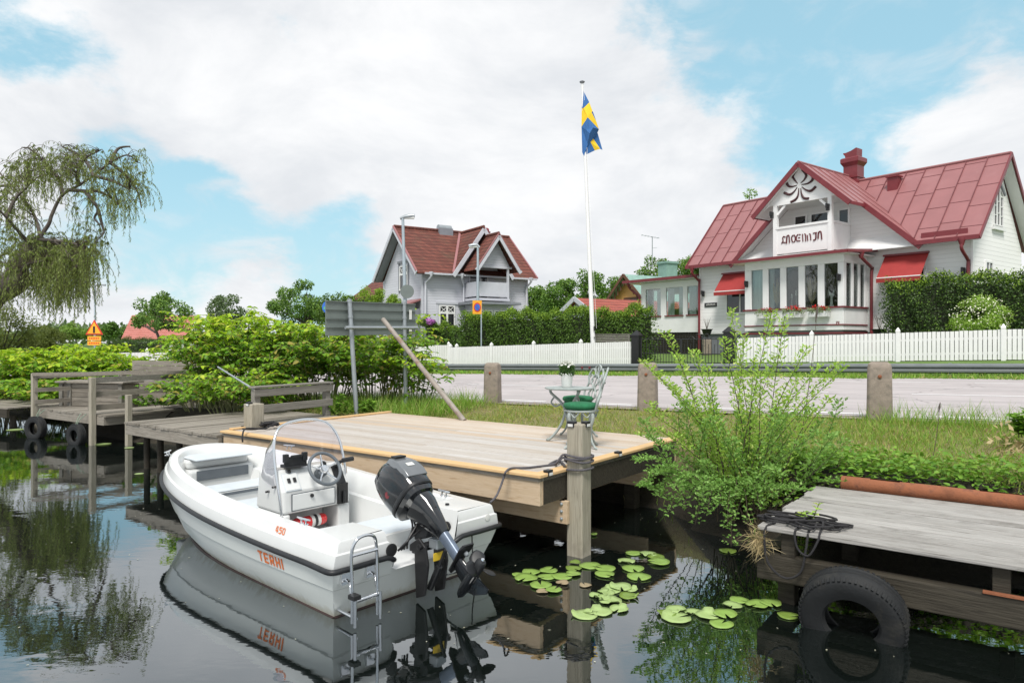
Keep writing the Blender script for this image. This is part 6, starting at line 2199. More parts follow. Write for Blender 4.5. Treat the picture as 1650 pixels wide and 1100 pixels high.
ya = loc(P(550, 528, 12.15)) + nb_ * .13
MB().tube([ya, loc(P(666, 528, 13.3)) + nb_ * .13], .03, 9).build('cross_pipe', M['galv'], sgn, sm=60)
M['oldpipe'] = mat('weathered_pipe', (.27, .24, .21), .7, .2, 6, metal=.2, stain=(.2, .12, .08), stain_scale=4)
MB().tube([loc(P(607, 515, 12.5)) + nb_ * .2, loc(P(748, 678, 10.75))], .043, 10).build('brace_pipe', M['oldpipe'], sgn, sm=60)
MB().bx(-.03, .03, -.004, .0, -.09, .09, Matrix.Translation(loc(P(660, 507, 13.25)) + nb_ * .026) @ Matrix.Rotation(math.atan2(ax_.y, ax_.x), 4, 'Z')).bx(-.03, .03, -.004, .0, -.05, .05, Matrix.Translation(loc(P(660, 534, 13.25)) + nb_ * .026) @ Matrix.Rotation(math.atan2(ax_.y, ax_.x), 4, 'Z')).build('sticker', M['label'], sgn)
M['signblue'] = mat('blue_sign_face', (.03, .13, .5), .4, .05)
M['signgreen'] = mat('green_sign_mark', (.1, .4, .2), .4, .05)
M['signyellow'] = mat('yellow_sign_face', (.8, .36, .02), .45, .04)
M['signred'] = mat('red_sign_ring', (.55, .03, .02), .45, .05)
RX = Matrix.Rotation(R(90), 4, 'X')
# round blue sign peeping out behind the panel
pt = P(530, 495, 28)
o = px_pole('round_sign', 'round blue sign half hidden behind the left edge of the grey sign', 'road sign', Vector((pt.x, pt.y, .9)), pt + Vector((0, 0, .1)), .03, .03)
d = pt - Vector((pt.x, pt.y, .9))
MB().lathe([(.27, -.06), (.27, -.05)], 24, Matrix.Translation(d) @ RX).build('face', M['label'], o)
MB().lathe([(.25, .035), (.25, .055)], 24, Matrix.Translation(d) @ RX).lathe([(.27, .02), (.27, .034)], 24, Matrix.Translation(d) @ RX).build('plate', M['signblue'], o)
MB().bx(-.2, .1, -.062, -.056, -.08, -.02, Matrix.Translation(d)).bx(-.2, .1, -.062, -.056, .0, .025, Matrix.Translation(d)).build('symbol', M['signgreen'], o)
# grey back of a round sign on the tall lamp post
lamp_lab = ('tall grey street lamp in front of the left gable of the grey house', 'shorter grey street lamp in front of the balcony of the grey house')
for i, (xb, yb_, xt, yt, Z, hx) in enumerate(((656, 520, 649, 350, 30.5, 653), (770, 500, 770, 397, 38, 771))):
    pb_, pt = P(xb, yb_, Z), P(xt, yt, Z)
    pb_ = pb_ - Vector((0, 0, pb_.z - .9))
    o = px_pole('street_lamp', lamp_lab[i], 'street lamp', pb_, pt, .1, .06, group='street lamps')
    t_ = pt - pb_
    if i == 0:
        hd = [(-.12, 0, -.06), (.1, 0, .02), (.35, .0, .06), (.52, 0, .07)]
    else:
        hd = [(.1, 0, -.06), (-.05, 0, .08), (-.3, 0, .06), (-.5, 0, .03)]
    MB().tube([t_ + Vector(q) for q in hd], [.06, .085, .1, .07], 8).build('lamp_head', M['galv'], o, sm=60)
    mb = MB().tube([t_ + Vector((hd[1][0], 0, -.02)), t_ + Vector((hd[3][0] * .96, 0, -.03))], .06, 8)
    mb.build('lamp_glass', M['label'], o, sm=60)
    if i == 0:
        dd = P(655, 470, Z) - pb_
        MB().lathe([(.3, .0), (.3, .02)], 26, Matrix.Translation(dd + Vector((.05, -.12, 0))) @ RX).build('sign_back', M['signgrey'], o)
        MB().bx(-.11, .11, -.12, -.1, -.1, -.05, Matrix.Translation(dd)).bx(-.11, .11, -.12, -.1, .05, .1, Matrix.Translation(dd)).build('clamp', M['galv'], o)
# no-parking sign
pt = P(769, 495, 35)
o = px_pole('parking_sign', 'yellow square no parking sign with red ringed blue disc above the hedge', 'road sign', Vector((pt.x + .2, pt.y + .1, .9)), pt + Vector((.2, .1, .2)), .035, .035)
d = pt - Vector((pt.x + .2, pt.y + .1, .9))
Mz = Matrix.Translation(d) @ Matrix.Rotation(R(18), 4, 'Z')
MB().bx(-.24, .24, .0, .02, -.34, .34, Mz).build('plate', M['signyellow'], o, bevel=.004)
MB().lathe([(.185, .005), (.185, .012)], 28, Mz @ RX @ Matrix.Scale(1.25, 4, (0, 1, 0))).build('ring', M['signred'], o)
MB().lathe([(.135, .013), (.135, .02)], 28, Mz @ RX @ Matrix.Scale(1.25, 4, (0, 1, 0))).build('disc', M['signblue'], o)
MB().beam(Mz @ Vector((-.1, -.022, .12)), Mz @ Vector((.1, -.022, -.12)), .006, .04, (0, 1, 0)).build('bar', M['signred'], o)
# warning triangle on the left
pt = P(153, 531, 34)
o = px_pole('warning_sign', 'triangular yellow road works warning sign with two small plates at far left', 'road sign', Vector((pt.x, pt.y, .2)), pt, .03, .03)
d = pt - Vector((pt.x, pt.y, .2))


def tri(r_, y_, th_):
    return MB().extrude([d + Vector((-r_ * .866, y_, -r_ * .5)), d + Vector((r_ * .866, y_, -r_ * .5)), d + Vector((0, y_, r_))], (0, th_, 0))


tri(.5, -.06, .015).build('border', M['signred'], o, bevel=.02)
tri(.38, -.075, .013).build('face', M['signyellow'], o)
MB().bx(-.05, .05, -.083, -.076, -.16, .16, Matrix.Translation(d)).build('symbol', M['black'], o)
for z in (-.42, -.66):
    p_ = MB().bx(-.33, .33, -.06, -.045, z - .1, z + .1, Matrix.Translation(d)).build('plate', M['signyellow'], o)
    m2_ = MB()
    for k in range(6):
        m2_.bx(-.25 + k * .085, -.2 + k * .085, -.064, -.061, z - .04, z + .04, Matrix.Translation(d))
    m2_.build('plate_border', M['signred'], p_)
pt = P(153, 460, 46)
o = px_pole('street_lamp', 'thin distant street lamp rising behind the warning triangle', 'street lamp', Vector((pt.x, pt.y, .2)), pt, .07, .05)
d = pt - Vector((pt.x, pt.y, .2))
MB().tube([d, d + Vector((.3, 0, .05)), d + Vector((.7, 0, .03))], [.05, .05, .07], 6).build('lamp_head', M['galv'], o)

# flagpole and flag
ZF = 31.0
pb_ = P(957, 565, ZF)
pt = P(938, 135, ZF)
o = px_pole('flagpole', 'tall white flagpole behind the picket fence', 'flagpole', pb_ - Vector((0, 0, .3)), pt, .115, .05, 'white')
d = pt - pb_ + Vector((0, 0, .3))
MB().lathe([(.03, 0), (.05, .05), (.11, .1), (.12, .14), (.05, .18)], 12, Matrix.Translation(d - Vector((0, 0, .05)))).build('finial', M['greydark'], o, sm=50)
MB().bx(-.03, .03, -.16, -.11, 1.2, 1.4).bx(-.02, .02, -.15, -.11, .85, .92).build('halyard_cleat', M['black'], o)
MB().tube([Vector((.1, -.13, 1.3)), d + Vector((.06, -.07, -.1))], .008, 4).build('halyard', M['white'], o)
fz = lambda x, y, dy: P(900 + x / 6.47, 110 + y / 6.47, ZF) + Vector((0, dy, 0))
fv = {'a': (252, 222, 0), 'b': (318, 368, -.12), 'c': (262, 424, -.1), 'd': (243, 420, 0), 'e': (350, 458, -.1), 'f': (298, 530, -.22), 'g': (241, 612, 0), 'h': (338, 472, -.16), 'i': (418, 640, -.05), 'j': (404, 672, .05), 'k': (330, 772, -.02),
      'l': (248, 880, .0), 'm': (262, 916, -.05), 'n': (362, 726, .1), 'o': (436, 834, .12), 'p': (380, 852, .1), 'q': (462, 842, .16), 'r': (360, 466, .0), 's': (392, 560, -.02), 't': (315, 700, -.3), 'u': (410, 668, .12), 'w': (285, 660, -.22), 'x': (350, 640, -.28), 'y': (300, 800, -.12)}
fi = {k: i for i, k in enumerate(fv)}
fblue = ['abcd', 'gfw', 'fxw', 'fix', 'ijx', 'jtx', 'jkt', 'kyt', 'ytw', 'xtw', 'gwyl', 'lym', 'kpmy', 'juqon', 'hre', 'rsh']
fyel = ['dcfg', 'cbehf', 'hsif', 'kpon']
fm = bpy.data.meshes.new('flag')
fm.from_pydata([tuple(fz(*v)) for v in fv.values()], [], [tuple(fi[ch_] for ch_ in f) for f in fblue + fyel])
fm.materials.append(mat('flag_blue_cloth', (.03, .12, .32), .85, .15, 4, stretch=(3, 3, .6)))
fm.materials.append(mat('flag_yellow_cloth', (.75, .5, .02), .85, .08, 4))
for i, p in enumerate(fm.polygons):
    p.material_index = 0 if i < len(fblue) else 1
import bmesh
bmf = bmesh.new()
bmf.from_mesh(fm)
bmesh.ops.recalc_face_normals(bmf, faces=bmf.faces)
bmf.to_mesh(fm)
bmf.free()
fo = bpy.data.objects.new('flag', fm)
col.objects.link(fo)
so_ = fo.modifiers.new('Solidify', 'SOLIDIFY')
so_.thickness = .012
tag(fo, 'limp blue flag with a yellow cross hanging from the tall flagpole', 'flag')

# ------------------------------------------------------------------ lily pads
padm = [leafmat('lily_pad_green', (.2, .33, .07), (.27, .4, .1), .1, rough=.28), leafmat('lily_pad_pale', (.3, .42, .14), (.36, .47, .2), .1, rough=.3), leafmat('lily_pad_olive', (.14, .24, .04), (.2, .28, .06), .1, rough=.28), leafmat('lily_pad_brown', (.3, .22, .12), (.36, .3, .2), .1, rough=.4)]
for m_ in padm:
    t_ = m_.node_tree
    b_ = t_.nodes['Principled BSDF']
    tcn = nd(t_, 'ShaderNodeTexCoord')
    n_ = nd(t_, 'ShaderNodeTexNoise')
    t_.links.new(tcn.outputs['Object'], n_.inputs['Vector'])
    setin(n_, Scale=18.0, Detail=6.0, Roughness=.7)
    old = b_.inputs['Base Color'].links[0].from_socket
    t_.links.new(mixc(t_, maprange(t_, n_.outputs[0], .58, .75, 0, .6), old, (.22, .17, .05)), b_.inputs['Base Color'])
pads = {
    'green lily pad in the loose raft left of the mooring post reflection': [(172, 332, 60, 0), (240, 320, 92, 0), (215, 350, 118, 0), (330, 314, 92, 0), (320, 342, 92, 0), (400, 341, 108, 0), (458, 302, 82, 2), (455, 330, 78, 0)],
    'green lily pad in the four pad raft right beside the mooring post reflection': [(465, 272, 58, 0), (542, 286, 112, 0), (620, 300, 106, 0), (618, 331, 100, 0)],
    'green lily pad in the small raft below the left loose raft': [(290, 388, 112, 0), (355, 413, 84, 0)],
    'green lily pad in the spread out raft in front of the willow bush': [(762, 222, 80, 0), (728, 262, 88, 1), (842, 228, 88, 1), (880, 243, 86, 0), (895, 270, 110, 0), (760, 300, 112, 0), (790, 342, 122, 0)],
    'pale lily pad in the crowded central raft': [(570, 438, 66, 1), (625, 425, 90, 1), (700, 398, 112, 1), (650, 410, 100, 1), (752, 408, 66, 1), (740, 442, 100, 1), (645, 466, 118, 1), (610, 452, 80, 1)],
    'pale lily pad in the bright raft lowest in the middle of the water': [(515, 535, 134, 1), (600, 520, 118, 1), (690, 508, 96, 1), (530, 522, 50, 1)],
    'pale lily pad in the raft over the reflected willow leaves': [(980, 513, 104, 1), (1070, 522, 94, 1), (935, 530, 96, 1), (985, 553, 150, 1), (1145, 540, 122, 1), (1230, 535, 122, 0), (1212, 582, 120, 0)],
    'green lily pad in the raft nearest the half sunk tyre': [(1305, 462, 96, 0), (1270, 490, 98, 1), (1395, 485, 112, 0), (1465, 480, 108, 0)],
    'single round olive lily pad floating apart beside the half sunk tyre': [(1553, 540, 102, 2)],
    'small brownish lily pad alone over the mooring post reflection': [(518, 386, 62, 3)],
    'reddish lily pad tucked under the small left raft': [(297, 418, 62, 3)],
    'brown wilted lily pad between the left rafts': [(400, 375, 66, 3)],
    'small green lily pad just right of the mooring post foot': [(558, 128, 42, 0)],
    'small green lily pad below the hanging willow twig': [(1247, 210, 86, 2)],
}
ci = 0
for lab, lst in pads.items():
    for x, y, w_, mi in lst:
        ci += 1
        c_ = G(780 + x / 3.173, 820 + y / 3.173, .01)
        r_ = w_ / 3.173 * c_.y / F / 2
        n = 26
        gap = rng.uniform(0, 6.28)
        vs = [(0, 0, .002)]
        rows = []
        for k in range(n + 1):
            t = gap + .18 + (2 * PI - .36) * k / n
            rr = r_ * (1 + .035 * math.sin(3 * t + ci) + .02 * math.sin(7 * t + ci * 2))
            up = .006 * max(0, math.sin(2 * t + ci * 1.3)) + (.02 if mi == 1 and math.sin(t + ci) > .9 else 0)
            rows.append(((rr * .6 * math.cos(t), rr * .6 * math.sin(t), .003), (rr * math.cos(t), rr * math.sin(t), .003 + up)))
        for a_, b_ in rows:
            vs += [a_, b_]
        fs = []
        for k in range(n):
            i0, i1 = 1 + 2 * k, 1 + 2 * (k + 1)
            fs += [(0, i0, i1), (i0, i0 + 1, i1 + 1, i1)]
        o = MB().add(vs, fs).build('lily_pad', padm[2 if mi < 2 and (ci * 7) % 9 == 0 else mi], None, sm=180)
        so_ = o.modifiers.new('Solidify', 'SOLIDIFY')
        so_.thickness = .004
        o.location = (c_.x, c_.y, .006 + .0022 * (ci % 5))
        tag(o, lab, 'lily pad', ('lily pads: ' + lab) if len(lst) > 1 else None)
for px, py, w_, lab in ((166, 715, 24, 'pale lily pad near the front post of the railed dock'), (208, 721, 14, 'tiny pale lily pad right of the railed dock post'), (225, 714, 11, 'tiny whitish lily pad below the old jetty'), (224, 763, 14, 'white floating leaf near the boat bow'),
                        (24, 692, 24, 'pale lily pad under the low dock at far left')):
    c_ = G(px, py, .01)
    r_ = w_ * c_.y / F / 2
    o = MB().lathe([(0, 0), (r_ * .6, .002), (r_, .005)], 16, cap=False).build('lily_pad', padm[1], None, sm=180)
    o.location = (c_.x, c_.y, .008)
    tag(o, lab, 'lily pad')

# specks floating on the dark water
n = 260
p = np.c_[rng.uniform(-6, 4, n), rng.uniform(4.4, 9.5, n), np.full(n, .004)]
t = rng.uniform(0, 6.28, n)
tag(leaf_mesh('floating_debris', p, np.c_[np.cos(t), np.sin(t), np.zeros(n)], np.tile([0, 0, 1.0], (n, 1)), rng.uniform(.008, .03, n), rng.uniform(.005, .015, n), leafmat('floating_bits', (.3, .3, .22), (.55, .55, .45), .1), None, bend=0, fold=0), 'tiny pale leaf bits floating on the dark water', 'debris', kind='stuff')
# ------------------------------------------------------------------ vegetation
M['grassblade'] = leafmat('bank_grass', (.16, .27, .042), (.38, .4, .1), .35, (.48, .36, .18))
M['grassgreen'] = leafmat('green_grass', (.14, .31, .035), (.32, .46, .08), .38, (.46, .42, .18))
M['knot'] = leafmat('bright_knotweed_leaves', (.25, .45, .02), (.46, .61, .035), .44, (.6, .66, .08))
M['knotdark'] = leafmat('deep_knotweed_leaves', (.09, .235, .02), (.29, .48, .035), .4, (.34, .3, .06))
M['willow'] = leafmat('willow_leaves', (.13, .18, .045), (.25, .305, .08), .38)
M['sallow'] = leafmat('sallow_leaves', (.26, .45, .06), (.42, .6, .12), .4, (.55, .62, .2))
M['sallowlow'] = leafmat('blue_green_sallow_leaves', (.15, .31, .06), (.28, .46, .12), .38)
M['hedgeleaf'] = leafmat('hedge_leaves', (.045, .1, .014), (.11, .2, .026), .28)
M['hedgetop'] = leafmat('pale_hedge_leaves', (.17, .3, .03), (.3, .44, .055), .35)
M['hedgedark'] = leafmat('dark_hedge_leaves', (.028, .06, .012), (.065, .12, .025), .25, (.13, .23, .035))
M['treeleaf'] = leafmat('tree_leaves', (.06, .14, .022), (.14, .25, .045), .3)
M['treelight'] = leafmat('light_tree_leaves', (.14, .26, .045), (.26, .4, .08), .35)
M['treegrey'] = leafmat('grey_green_tree_leaves', (.1, .15, .07), (.16, .23, .1), .3)
M['nettle'] = leafmat('nettle_leaves', (.09, .22, .02), (.22, .38, .05), .32)
M['whiteflower'] = leafmat('cream_blossom', (.6, .62, .42), (.75, .76, .62), .2)
M['brightbush'] = leafmat('bright_bush_leaves', (.2, .36, .05), (.36, .52, .1), .35)
M['purple'] = leafmat('purple_blossom', (.4, .12, .42), (.52, .22, .55), .2)
M['inner'] = mat('dark_hedge_core', (.02, .028, .01), .95, .3, 5)
arr = np.array


def blades(name, lab, pts, L, W, m, lean=.45, kind='stuff'):
    n = len(pts)
    d = rng.normal(size=(n, 3)) * lean
    d[:, 2] = 1
    o = leaf_mesh(name, pts, d, unit(n), L, W, M[m], None, bend=.35, fold=.0)
    return tag(o, lab, 'grass', kind=kind)


def bank_points(n, a0, a1, b0, b1, ok=None):
    a = rng.uniform(a0, a1, n)
    b = rng.uniform(b0, b1, n)
    out = []
    for x, y in zip(a, b):
        if ok is not None and not ok(x, y):
            continue
        p = AB(x, y)
        out.append((p.x, p.y, ground_z(p.x, p.y) - .01))
    return arr(out)


def clump(a, b):
    return .5 + .5 * math.sin(a * 2.3 + 1.3 * math.sin(b * 3.1)) * math.sin(b * 2.9 + a)


pts = bank_points(60000, -13, 4, 7.9, 10.85, lambda a, b: not (A0 - .1 < a < A0 + DL + .1 and b < 8.32) and rng.uniform() < .25 + .75 * clump(a, b))
blades('grass', 'short dry yellow green grass between the deck and the road', pts, rng.uniform(.04, .13, len(pts)), .009, 'grassblade', .7)
pts = bank_points(26000, -4.2, 4.5, 7.9, 10.8, lambda a, b: rng.uniform() < smooth(a, -4.5, -1.5) * (.2 + .8 * clump(a * 1.3, b)))
blades('grass', 'taller green grass on the bank behind the silver grey dock', pts, rng.uniform(.05, .16, len(pts)), .008, 'grassgreen', .45)
pts = bank_points(2600, -1.9, 3.5, 10.3, 11.0, lambda a, b: rng.uniform() < .3 + .7 * clump(a * 2, b))
blades('grass', 'tall seeding grass around the foot of the right bollard', pts, rng.uniform(.14, .38, len(pts)), .007, 'grassgreen', .3)
pts = bank_points(9000, -12.5, -8.2, 8.35, 10.4, lambda a, b: rng.uniform() < .3 + .7 * clump(a * 2, b))
blades('grass', 'long green grass around the posts of the big grey sign', pts, rng.uniform(.15, .42, len(pts)), .009, 'grassgreen', .4)
pts = bank_points(26000, -45, 8, 22.9, 24.7, lambda a, b: b > 23.4 + .4 * math.sin(a * 1.1) * math.sin(a * .37))
pts[:, 2] += .03
blades('grass', 'strip of grass along the far edge of the road', pts, rng.uniform(.06, .2, len(pts)), .03, 'grassgreen', .6)

# leafy ground cover behind the pipe and at the water's edge
pts = bank_points(8500, -2.7, 3.2, 7.38, 8.5, lambda a, b: rng.uniform() < 1.1 - (b - 7.4) * .75)
n = len(pts)
pts[:, 2] += rng.uniform(.02, .26, n) * (1.15 - (pts[:, 1] - pts[:, 1].min()) / 8)
o = leaf_mesh('ground_cover', pts, np.c_[rng.normal(size=(n, 2)), rng.uniform(-.3, .5, n)], np.c_[rng.normal(size=(n, 2)) * .4, np.ones(n)], rng.uniform(.04, .085, n), rng.uniform(.03, .05, n), M['nettle'], None, heart=True)
tag(o, 'low leafy weeds growing along the back of the rusty pipe', 'weeds', kind='stuff')


def weeds(lab, c_, rx, ry, h_, n, L, m='nettle', name='weed_plant', group=None, heart=True):
    o = thing(name, lab, 'weed', c_, 0, group)
    st = MB()
    pp, dd, nn = [], [], []
    for k in range(max(4, n // 40)):
        t = rng.uniform(0, 6.28)
        rr = math.sqrt(rng.uniform(0, 1))
        bx_, by_ = rr * rx * math.cos(t), rr * ry * math.sin(t)
        hh = h_ * rng.uniform(.6, 1.0) * (1.1 - .4 * rr)
        tip = Vector((bx_ * 1.4 + rng.normal() * .04, by_ * 1.4 + rng.normal() * .04, hh))
        b0_ = Vector((bx_ * .7, by_ * .7, 0))
        st.tube([b0_, b0_.lerp(tip, .5) + Vector((0, 0, .03)), tip], [.006, .005, .003], 4)
        m_ = 40
        for j in range(m_):
            f = .15 + .85 * j / m_
            q = b0_.lerp(tip, f)
            an = j * 2.4
            pp.append(q)
            dd.append((math.cos(an), math.sin(an), .25))
            nn.append((0, 0, 1))
    pp = arr([tuple(q) for q in pp])
    n_ = len(pp)
    leaf_mesh('leaves', pp, arr(dd) + rng.normal(size=(n_, 3)) * .25, arr(nn) + rng.normal(size=(n_, 3)) * .3, rng.uniform(.6, 1.1, n_) * L, rng.uniform(.4, .65, n_) * L, M[m], o, heart=heart)
    st.build('stems', M['greentwig'], o)
    return o


q = P(262, 655, 14.6)
weeds('low green weeds spreading on the old jetty below the railed dock', (q.x, q.y, .7), .6, .4, .3, 420, .1)
q = P(545, 660, 12.2)
weeds('leafy weeds at the foot of the left sign post', (q.x, q.y, .76), .35, .3, .35, 300, .09)
q = P(596, 655, 12.6)
weeds('low weeds between the two sign posts', (q.x, q.y, .78), .35, .3, .25, 220, .08)
q = AB(sa + .2, sb + .3, SZ - .3)
o = weeds('small sallow seedling with reddish tips on the corner of the silver grey dock', q, .08, .1, .58, 160, .06, 'sallow', heart=False)
# dry tuft on the dock corner
n = 260
p = np.tile(arr(AB(sa + .0, sb + .03, .5)), (n, 1)) + rng.normal(size=(n, 3)) * [.03, .03, .05]
d = np.c_[rng.normal(-.25, .55, n), rng.normal(-.25, .5, n), rng.uniform(-1.2, .9, n)]
M['straw'] = leafmat('dry_straw', (.35, .26, .13), (.5, .42, .24), .2, (.2, .26, .07))
o = leaf_mesh('grass_tuft', p, d, unit(n), rng.uniform(.06, .16, n), .005, M['straw'], None, bend=.4, fold=0)
tag(o, 'dry straw coloured grass tuft hanging from the silver grey dock corner', 'grass tuft')
q = P(1640, 735, 7.6)
n = 260
p = arr(q) + rng.normal(size=(n, 3)) * [.16, .16, .14]
o = leaf_mesh('dead_leaves', p, unit(n), unit(n), rng.uniform(.05, .12, n), rng.uniform(.02, .05, n), M['straw'], None)
tag(o, 'pale dead leaf clump at the right edge of the bank', 'dead plant')
weeds('green weed tip poking in at the right edge by the road', P(1652, 655, 7.7) - Vector((0, 0, .35)), .1, .1, .42, 120, .12)


# ---- knotweed clumps
def knotweed(lab, px, Z, ytop, n_st, spread, m, zb=.6, L=.118, group='knotweed clumps', seed=None):
    c_ = P(px, 550, Z)
    zt = CZ + (550 - ytop) * Z / F
    o = thing('knotweed', lab, 'shrub', (c_.x, c_.y, zb), 0, group)
    st = MB()
    pp, dd, nn, ll, yy = [], [], [], [], []
    for k in range(n_st):
        t = rng.uniform(0, 2 * PI)
        rr = math.sqrt(rng.uniform(0, 1))
        b0_ = Vector((math.cos(t), math.sin(t), 0)) * rr * spread * .45
        hh = (zt - zb) * (rng.uniform(.72, 1.0) - .22 * rr * rr)
        out = Vector((math.cos(t), math.sin(t), 0)) * spread * (.25 + .65 * rr)
        path = smoothpath([b0_, b0_ + out * .25 + Vector((0, 0, hh * .5)), b0_ + out * .65 + Vector((0, 0, hh * .9)), b0_ + out * 1.15 + Vector((0, 0, hh * rng.uniform(.86, 1.0)))], 5)
        st.tube(path, [.012 * (1 - .7 * i / len(path)) for i in range(len(path))], 5)
        brs = [(path, .38)]
        for j in range(8):
            i0 = rng.integers(5, len(path) - 1)
            q = path[i0]
            an = rng.uniform(0, 2 * PI)
            ln = rng.uniform(.25, .5)
            tip = q + Vector((math.cos(an) * ln, math.sin(an) * ln, rng.uniform(-.1, .14)))
            tw = smoothpath([q, q.lerp(tip, .5) + Vector((0, 0, .05)), tip], 4)
            st.tube(tw, .005, 4)
            brs.append((tw, .1))
        for pa, f0 in brs:
            tot = sum((pa[i + 1] - pa[i]).length for i in range(len(pa) - 1))
            m_ = max(5, int(tot * (1 - f0) / .05))
            for j in range(m_):
                f = f0 + (1 - f0) * (j + .5) / m_
                x = f * (len(pa) - 1)
                i = min(int(x), len(pa) - 2)
                q = pa[i].lerp(pa[i + 1], x - i)
                ax2 = (pa[i + 1] - pa[i]).normalized()
                sd_ = ax2.cross(Vector((0, 0, 1)))
                if sd_.length < .1:
                    sd_ = Vector((math.cos(j * 2.4), math.sin(j * 2.4), 0))
                sd_.normalize()
                s_ = 1 if j % 2 else -1
                pp.append(tuple(q))
                dv = sd_ * s_ + ax2 * .35 + Vector((rng.normal() * .3, rng.normal() * .3, -.22 + rng.normal() * .2))
                dd.append(tuple(dv))
                nn.append((rng.normal() * .3, rng.normal() * .3, 1))
                ll.append(L * rng.uniform(.5, 1.15) * (1.0 if f < .85 else .7))
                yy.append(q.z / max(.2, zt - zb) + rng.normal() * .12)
    ll = arr(ll)
    pp, dd, nn = arr(pp), arr(dd), arr(nn)
    y_ = arr(yy) > (.72 if m == 'knot' else .9)  # brighter leaves above, deeper below: light and shade painted by height
    leaf_mesh('bright_upper_leaves', pp[y_], dd[y_], nn[y_], ll[y_], ll[y_] * .72, M['knot'], o, heart=True, bend=.2, fold=.1)
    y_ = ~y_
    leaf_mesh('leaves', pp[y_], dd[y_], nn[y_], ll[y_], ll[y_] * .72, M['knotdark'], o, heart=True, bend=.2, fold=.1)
    st.build('stems', M['greentwig'], o)
    return o


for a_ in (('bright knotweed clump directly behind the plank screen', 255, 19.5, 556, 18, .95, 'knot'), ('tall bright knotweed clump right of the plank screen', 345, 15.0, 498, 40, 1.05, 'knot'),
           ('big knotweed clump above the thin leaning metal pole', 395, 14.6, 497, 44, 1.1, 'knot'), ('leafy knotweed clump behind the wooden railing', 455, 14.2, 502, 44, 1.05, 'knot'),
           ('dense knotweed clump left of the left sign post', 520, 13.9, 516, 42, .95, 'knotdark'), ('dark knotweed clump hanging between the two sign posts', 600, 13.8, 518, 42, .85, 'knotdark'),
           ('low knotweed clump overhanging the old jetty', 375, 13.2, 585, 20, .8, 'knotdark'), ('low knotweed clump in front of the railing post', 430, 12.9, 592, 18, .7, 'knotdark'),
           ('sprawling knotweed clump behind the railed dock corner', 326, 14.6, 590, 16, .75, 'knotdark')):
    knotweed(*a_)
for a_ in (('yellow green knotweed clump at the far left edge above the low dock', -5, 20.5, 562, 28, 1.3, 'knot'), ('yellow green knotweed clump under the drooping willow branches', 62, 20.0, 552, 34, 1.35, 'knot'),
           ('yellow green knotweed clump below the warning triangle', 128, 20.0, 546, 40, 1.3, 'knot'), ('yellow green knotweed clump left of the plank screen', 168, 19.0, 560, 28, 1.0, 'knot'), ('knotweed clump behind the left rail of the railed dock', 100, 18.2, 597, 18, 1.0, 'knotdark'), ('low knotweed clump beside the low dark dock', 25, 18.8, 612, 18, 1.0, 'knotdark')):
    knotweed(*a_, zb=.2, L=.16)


# ---- hedges
def hedge(name, lab, a0, a1, b0, b1, ztop, n, L, m1, m2, round_=.25, group=None, bump=.2):
    z0 = min(fence_g(a0), fence_g(a1)) + .05 * (b0 - 26)
    cz = lambda a: ztop(a)
    c_ = AB(a0, b0, 0)
    o = thing(name, lab, 'hedge', c_, ANG, group)
    La, Lb = a1 - a0, b1 - b0
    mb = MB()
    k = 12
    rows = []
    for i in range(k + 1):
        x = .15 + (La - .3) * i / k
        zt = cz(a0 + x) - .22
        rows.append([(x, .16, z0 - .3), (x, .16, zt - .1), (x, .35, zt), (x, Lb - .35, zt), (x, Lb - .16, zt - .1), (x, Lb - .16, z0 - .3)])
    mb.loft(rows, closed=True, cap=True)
    mb.build('dark_core', M['inner'], o)  # solid dark box added inside to make the hedge opaque

    def surf(n_, topfrac):
        x = rng.uniform(0, La, n_)
        w_ = rng.uniform(0, 1, n_)
        zt = arr([cz(a0 + q) for q in x])
        bumpv = bump * (np.sin(x * 3.1 + w_ * 4) * np.sin(x * 1.3 + 2) + .6 * np.sin(x * 7.3 + w_ * 9))
        y = np.zeros(n_)
        z = np.zeros(n_)
        nr = np.zeros((n_, 3))
        face = rng.uniform(0, 1, n_)
        f = face < topfrac
        y[f] = w_[f] * Lb
        z[f] = zt[f] + bumpv[f] - round_ * np.abs(w_[f] * 2 - 1) ** 4
        nr[f] = [0, 0, 1]
        g_ = ~f
        y[g_] = -bumpv[g_] * .8 + .04
        z[g_] = z0 - .2 + (zt[g_] - z0 + .2) * w_[g_]
        y[g_] += round_ * np.maximum(0, (w_[g_] - .85) / .15) ** 2
        nr[g_] = [0, -1, .25]
        e = rng.uniform(0, 1, n_) < .12
        lft = rng.uniform(0, 1, n_) < .6
        ee = e & g_
        yy = rng.uniform(0, Lb, n_)
        y[ee] = yy[ee]
        x[ee & lft] = 0 + bumpv[ee & lft]
        x[ee & ~lft] = La + bumpv[ee & ~lft]
        nr[ee & lft] = [-1, 0, .25]
        nr[ee & ~lft] = [1, 0, .25]
        return np.c_[x, y, z] + rng.normal(size=(n_, 3)) * .07, nr
    p, nr = surf(n, .3)
    leaf_mesh('leaves', p, nr * .5 + rng.normal(size=(n, 3)) * .7 + [0, 0, -.2], nr + rng.normal(size=(n, 3)) * .5, rng.uniform(.7, 1.2, n) * L, rng.uniform(.45, .7, n) * L, M[m1], o)
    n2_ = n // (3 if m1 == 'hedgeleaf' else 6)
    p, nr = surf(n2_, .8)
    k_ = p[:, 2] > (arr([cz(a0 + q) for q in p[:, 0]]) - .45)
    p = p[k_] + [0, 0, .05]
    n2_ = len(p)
    leaf_mesh('bright_upper_leaves', p, rng.normal(size=(n2_, 3)) * .6 + [0, -.1, .7], unit(n2_), rng.uniform(.7, 1.2, n2_) * L, rng.uniform(.4, .6, n2_) * L, M[m2], o)  # paler leaves gathered along the hedge top
    return o


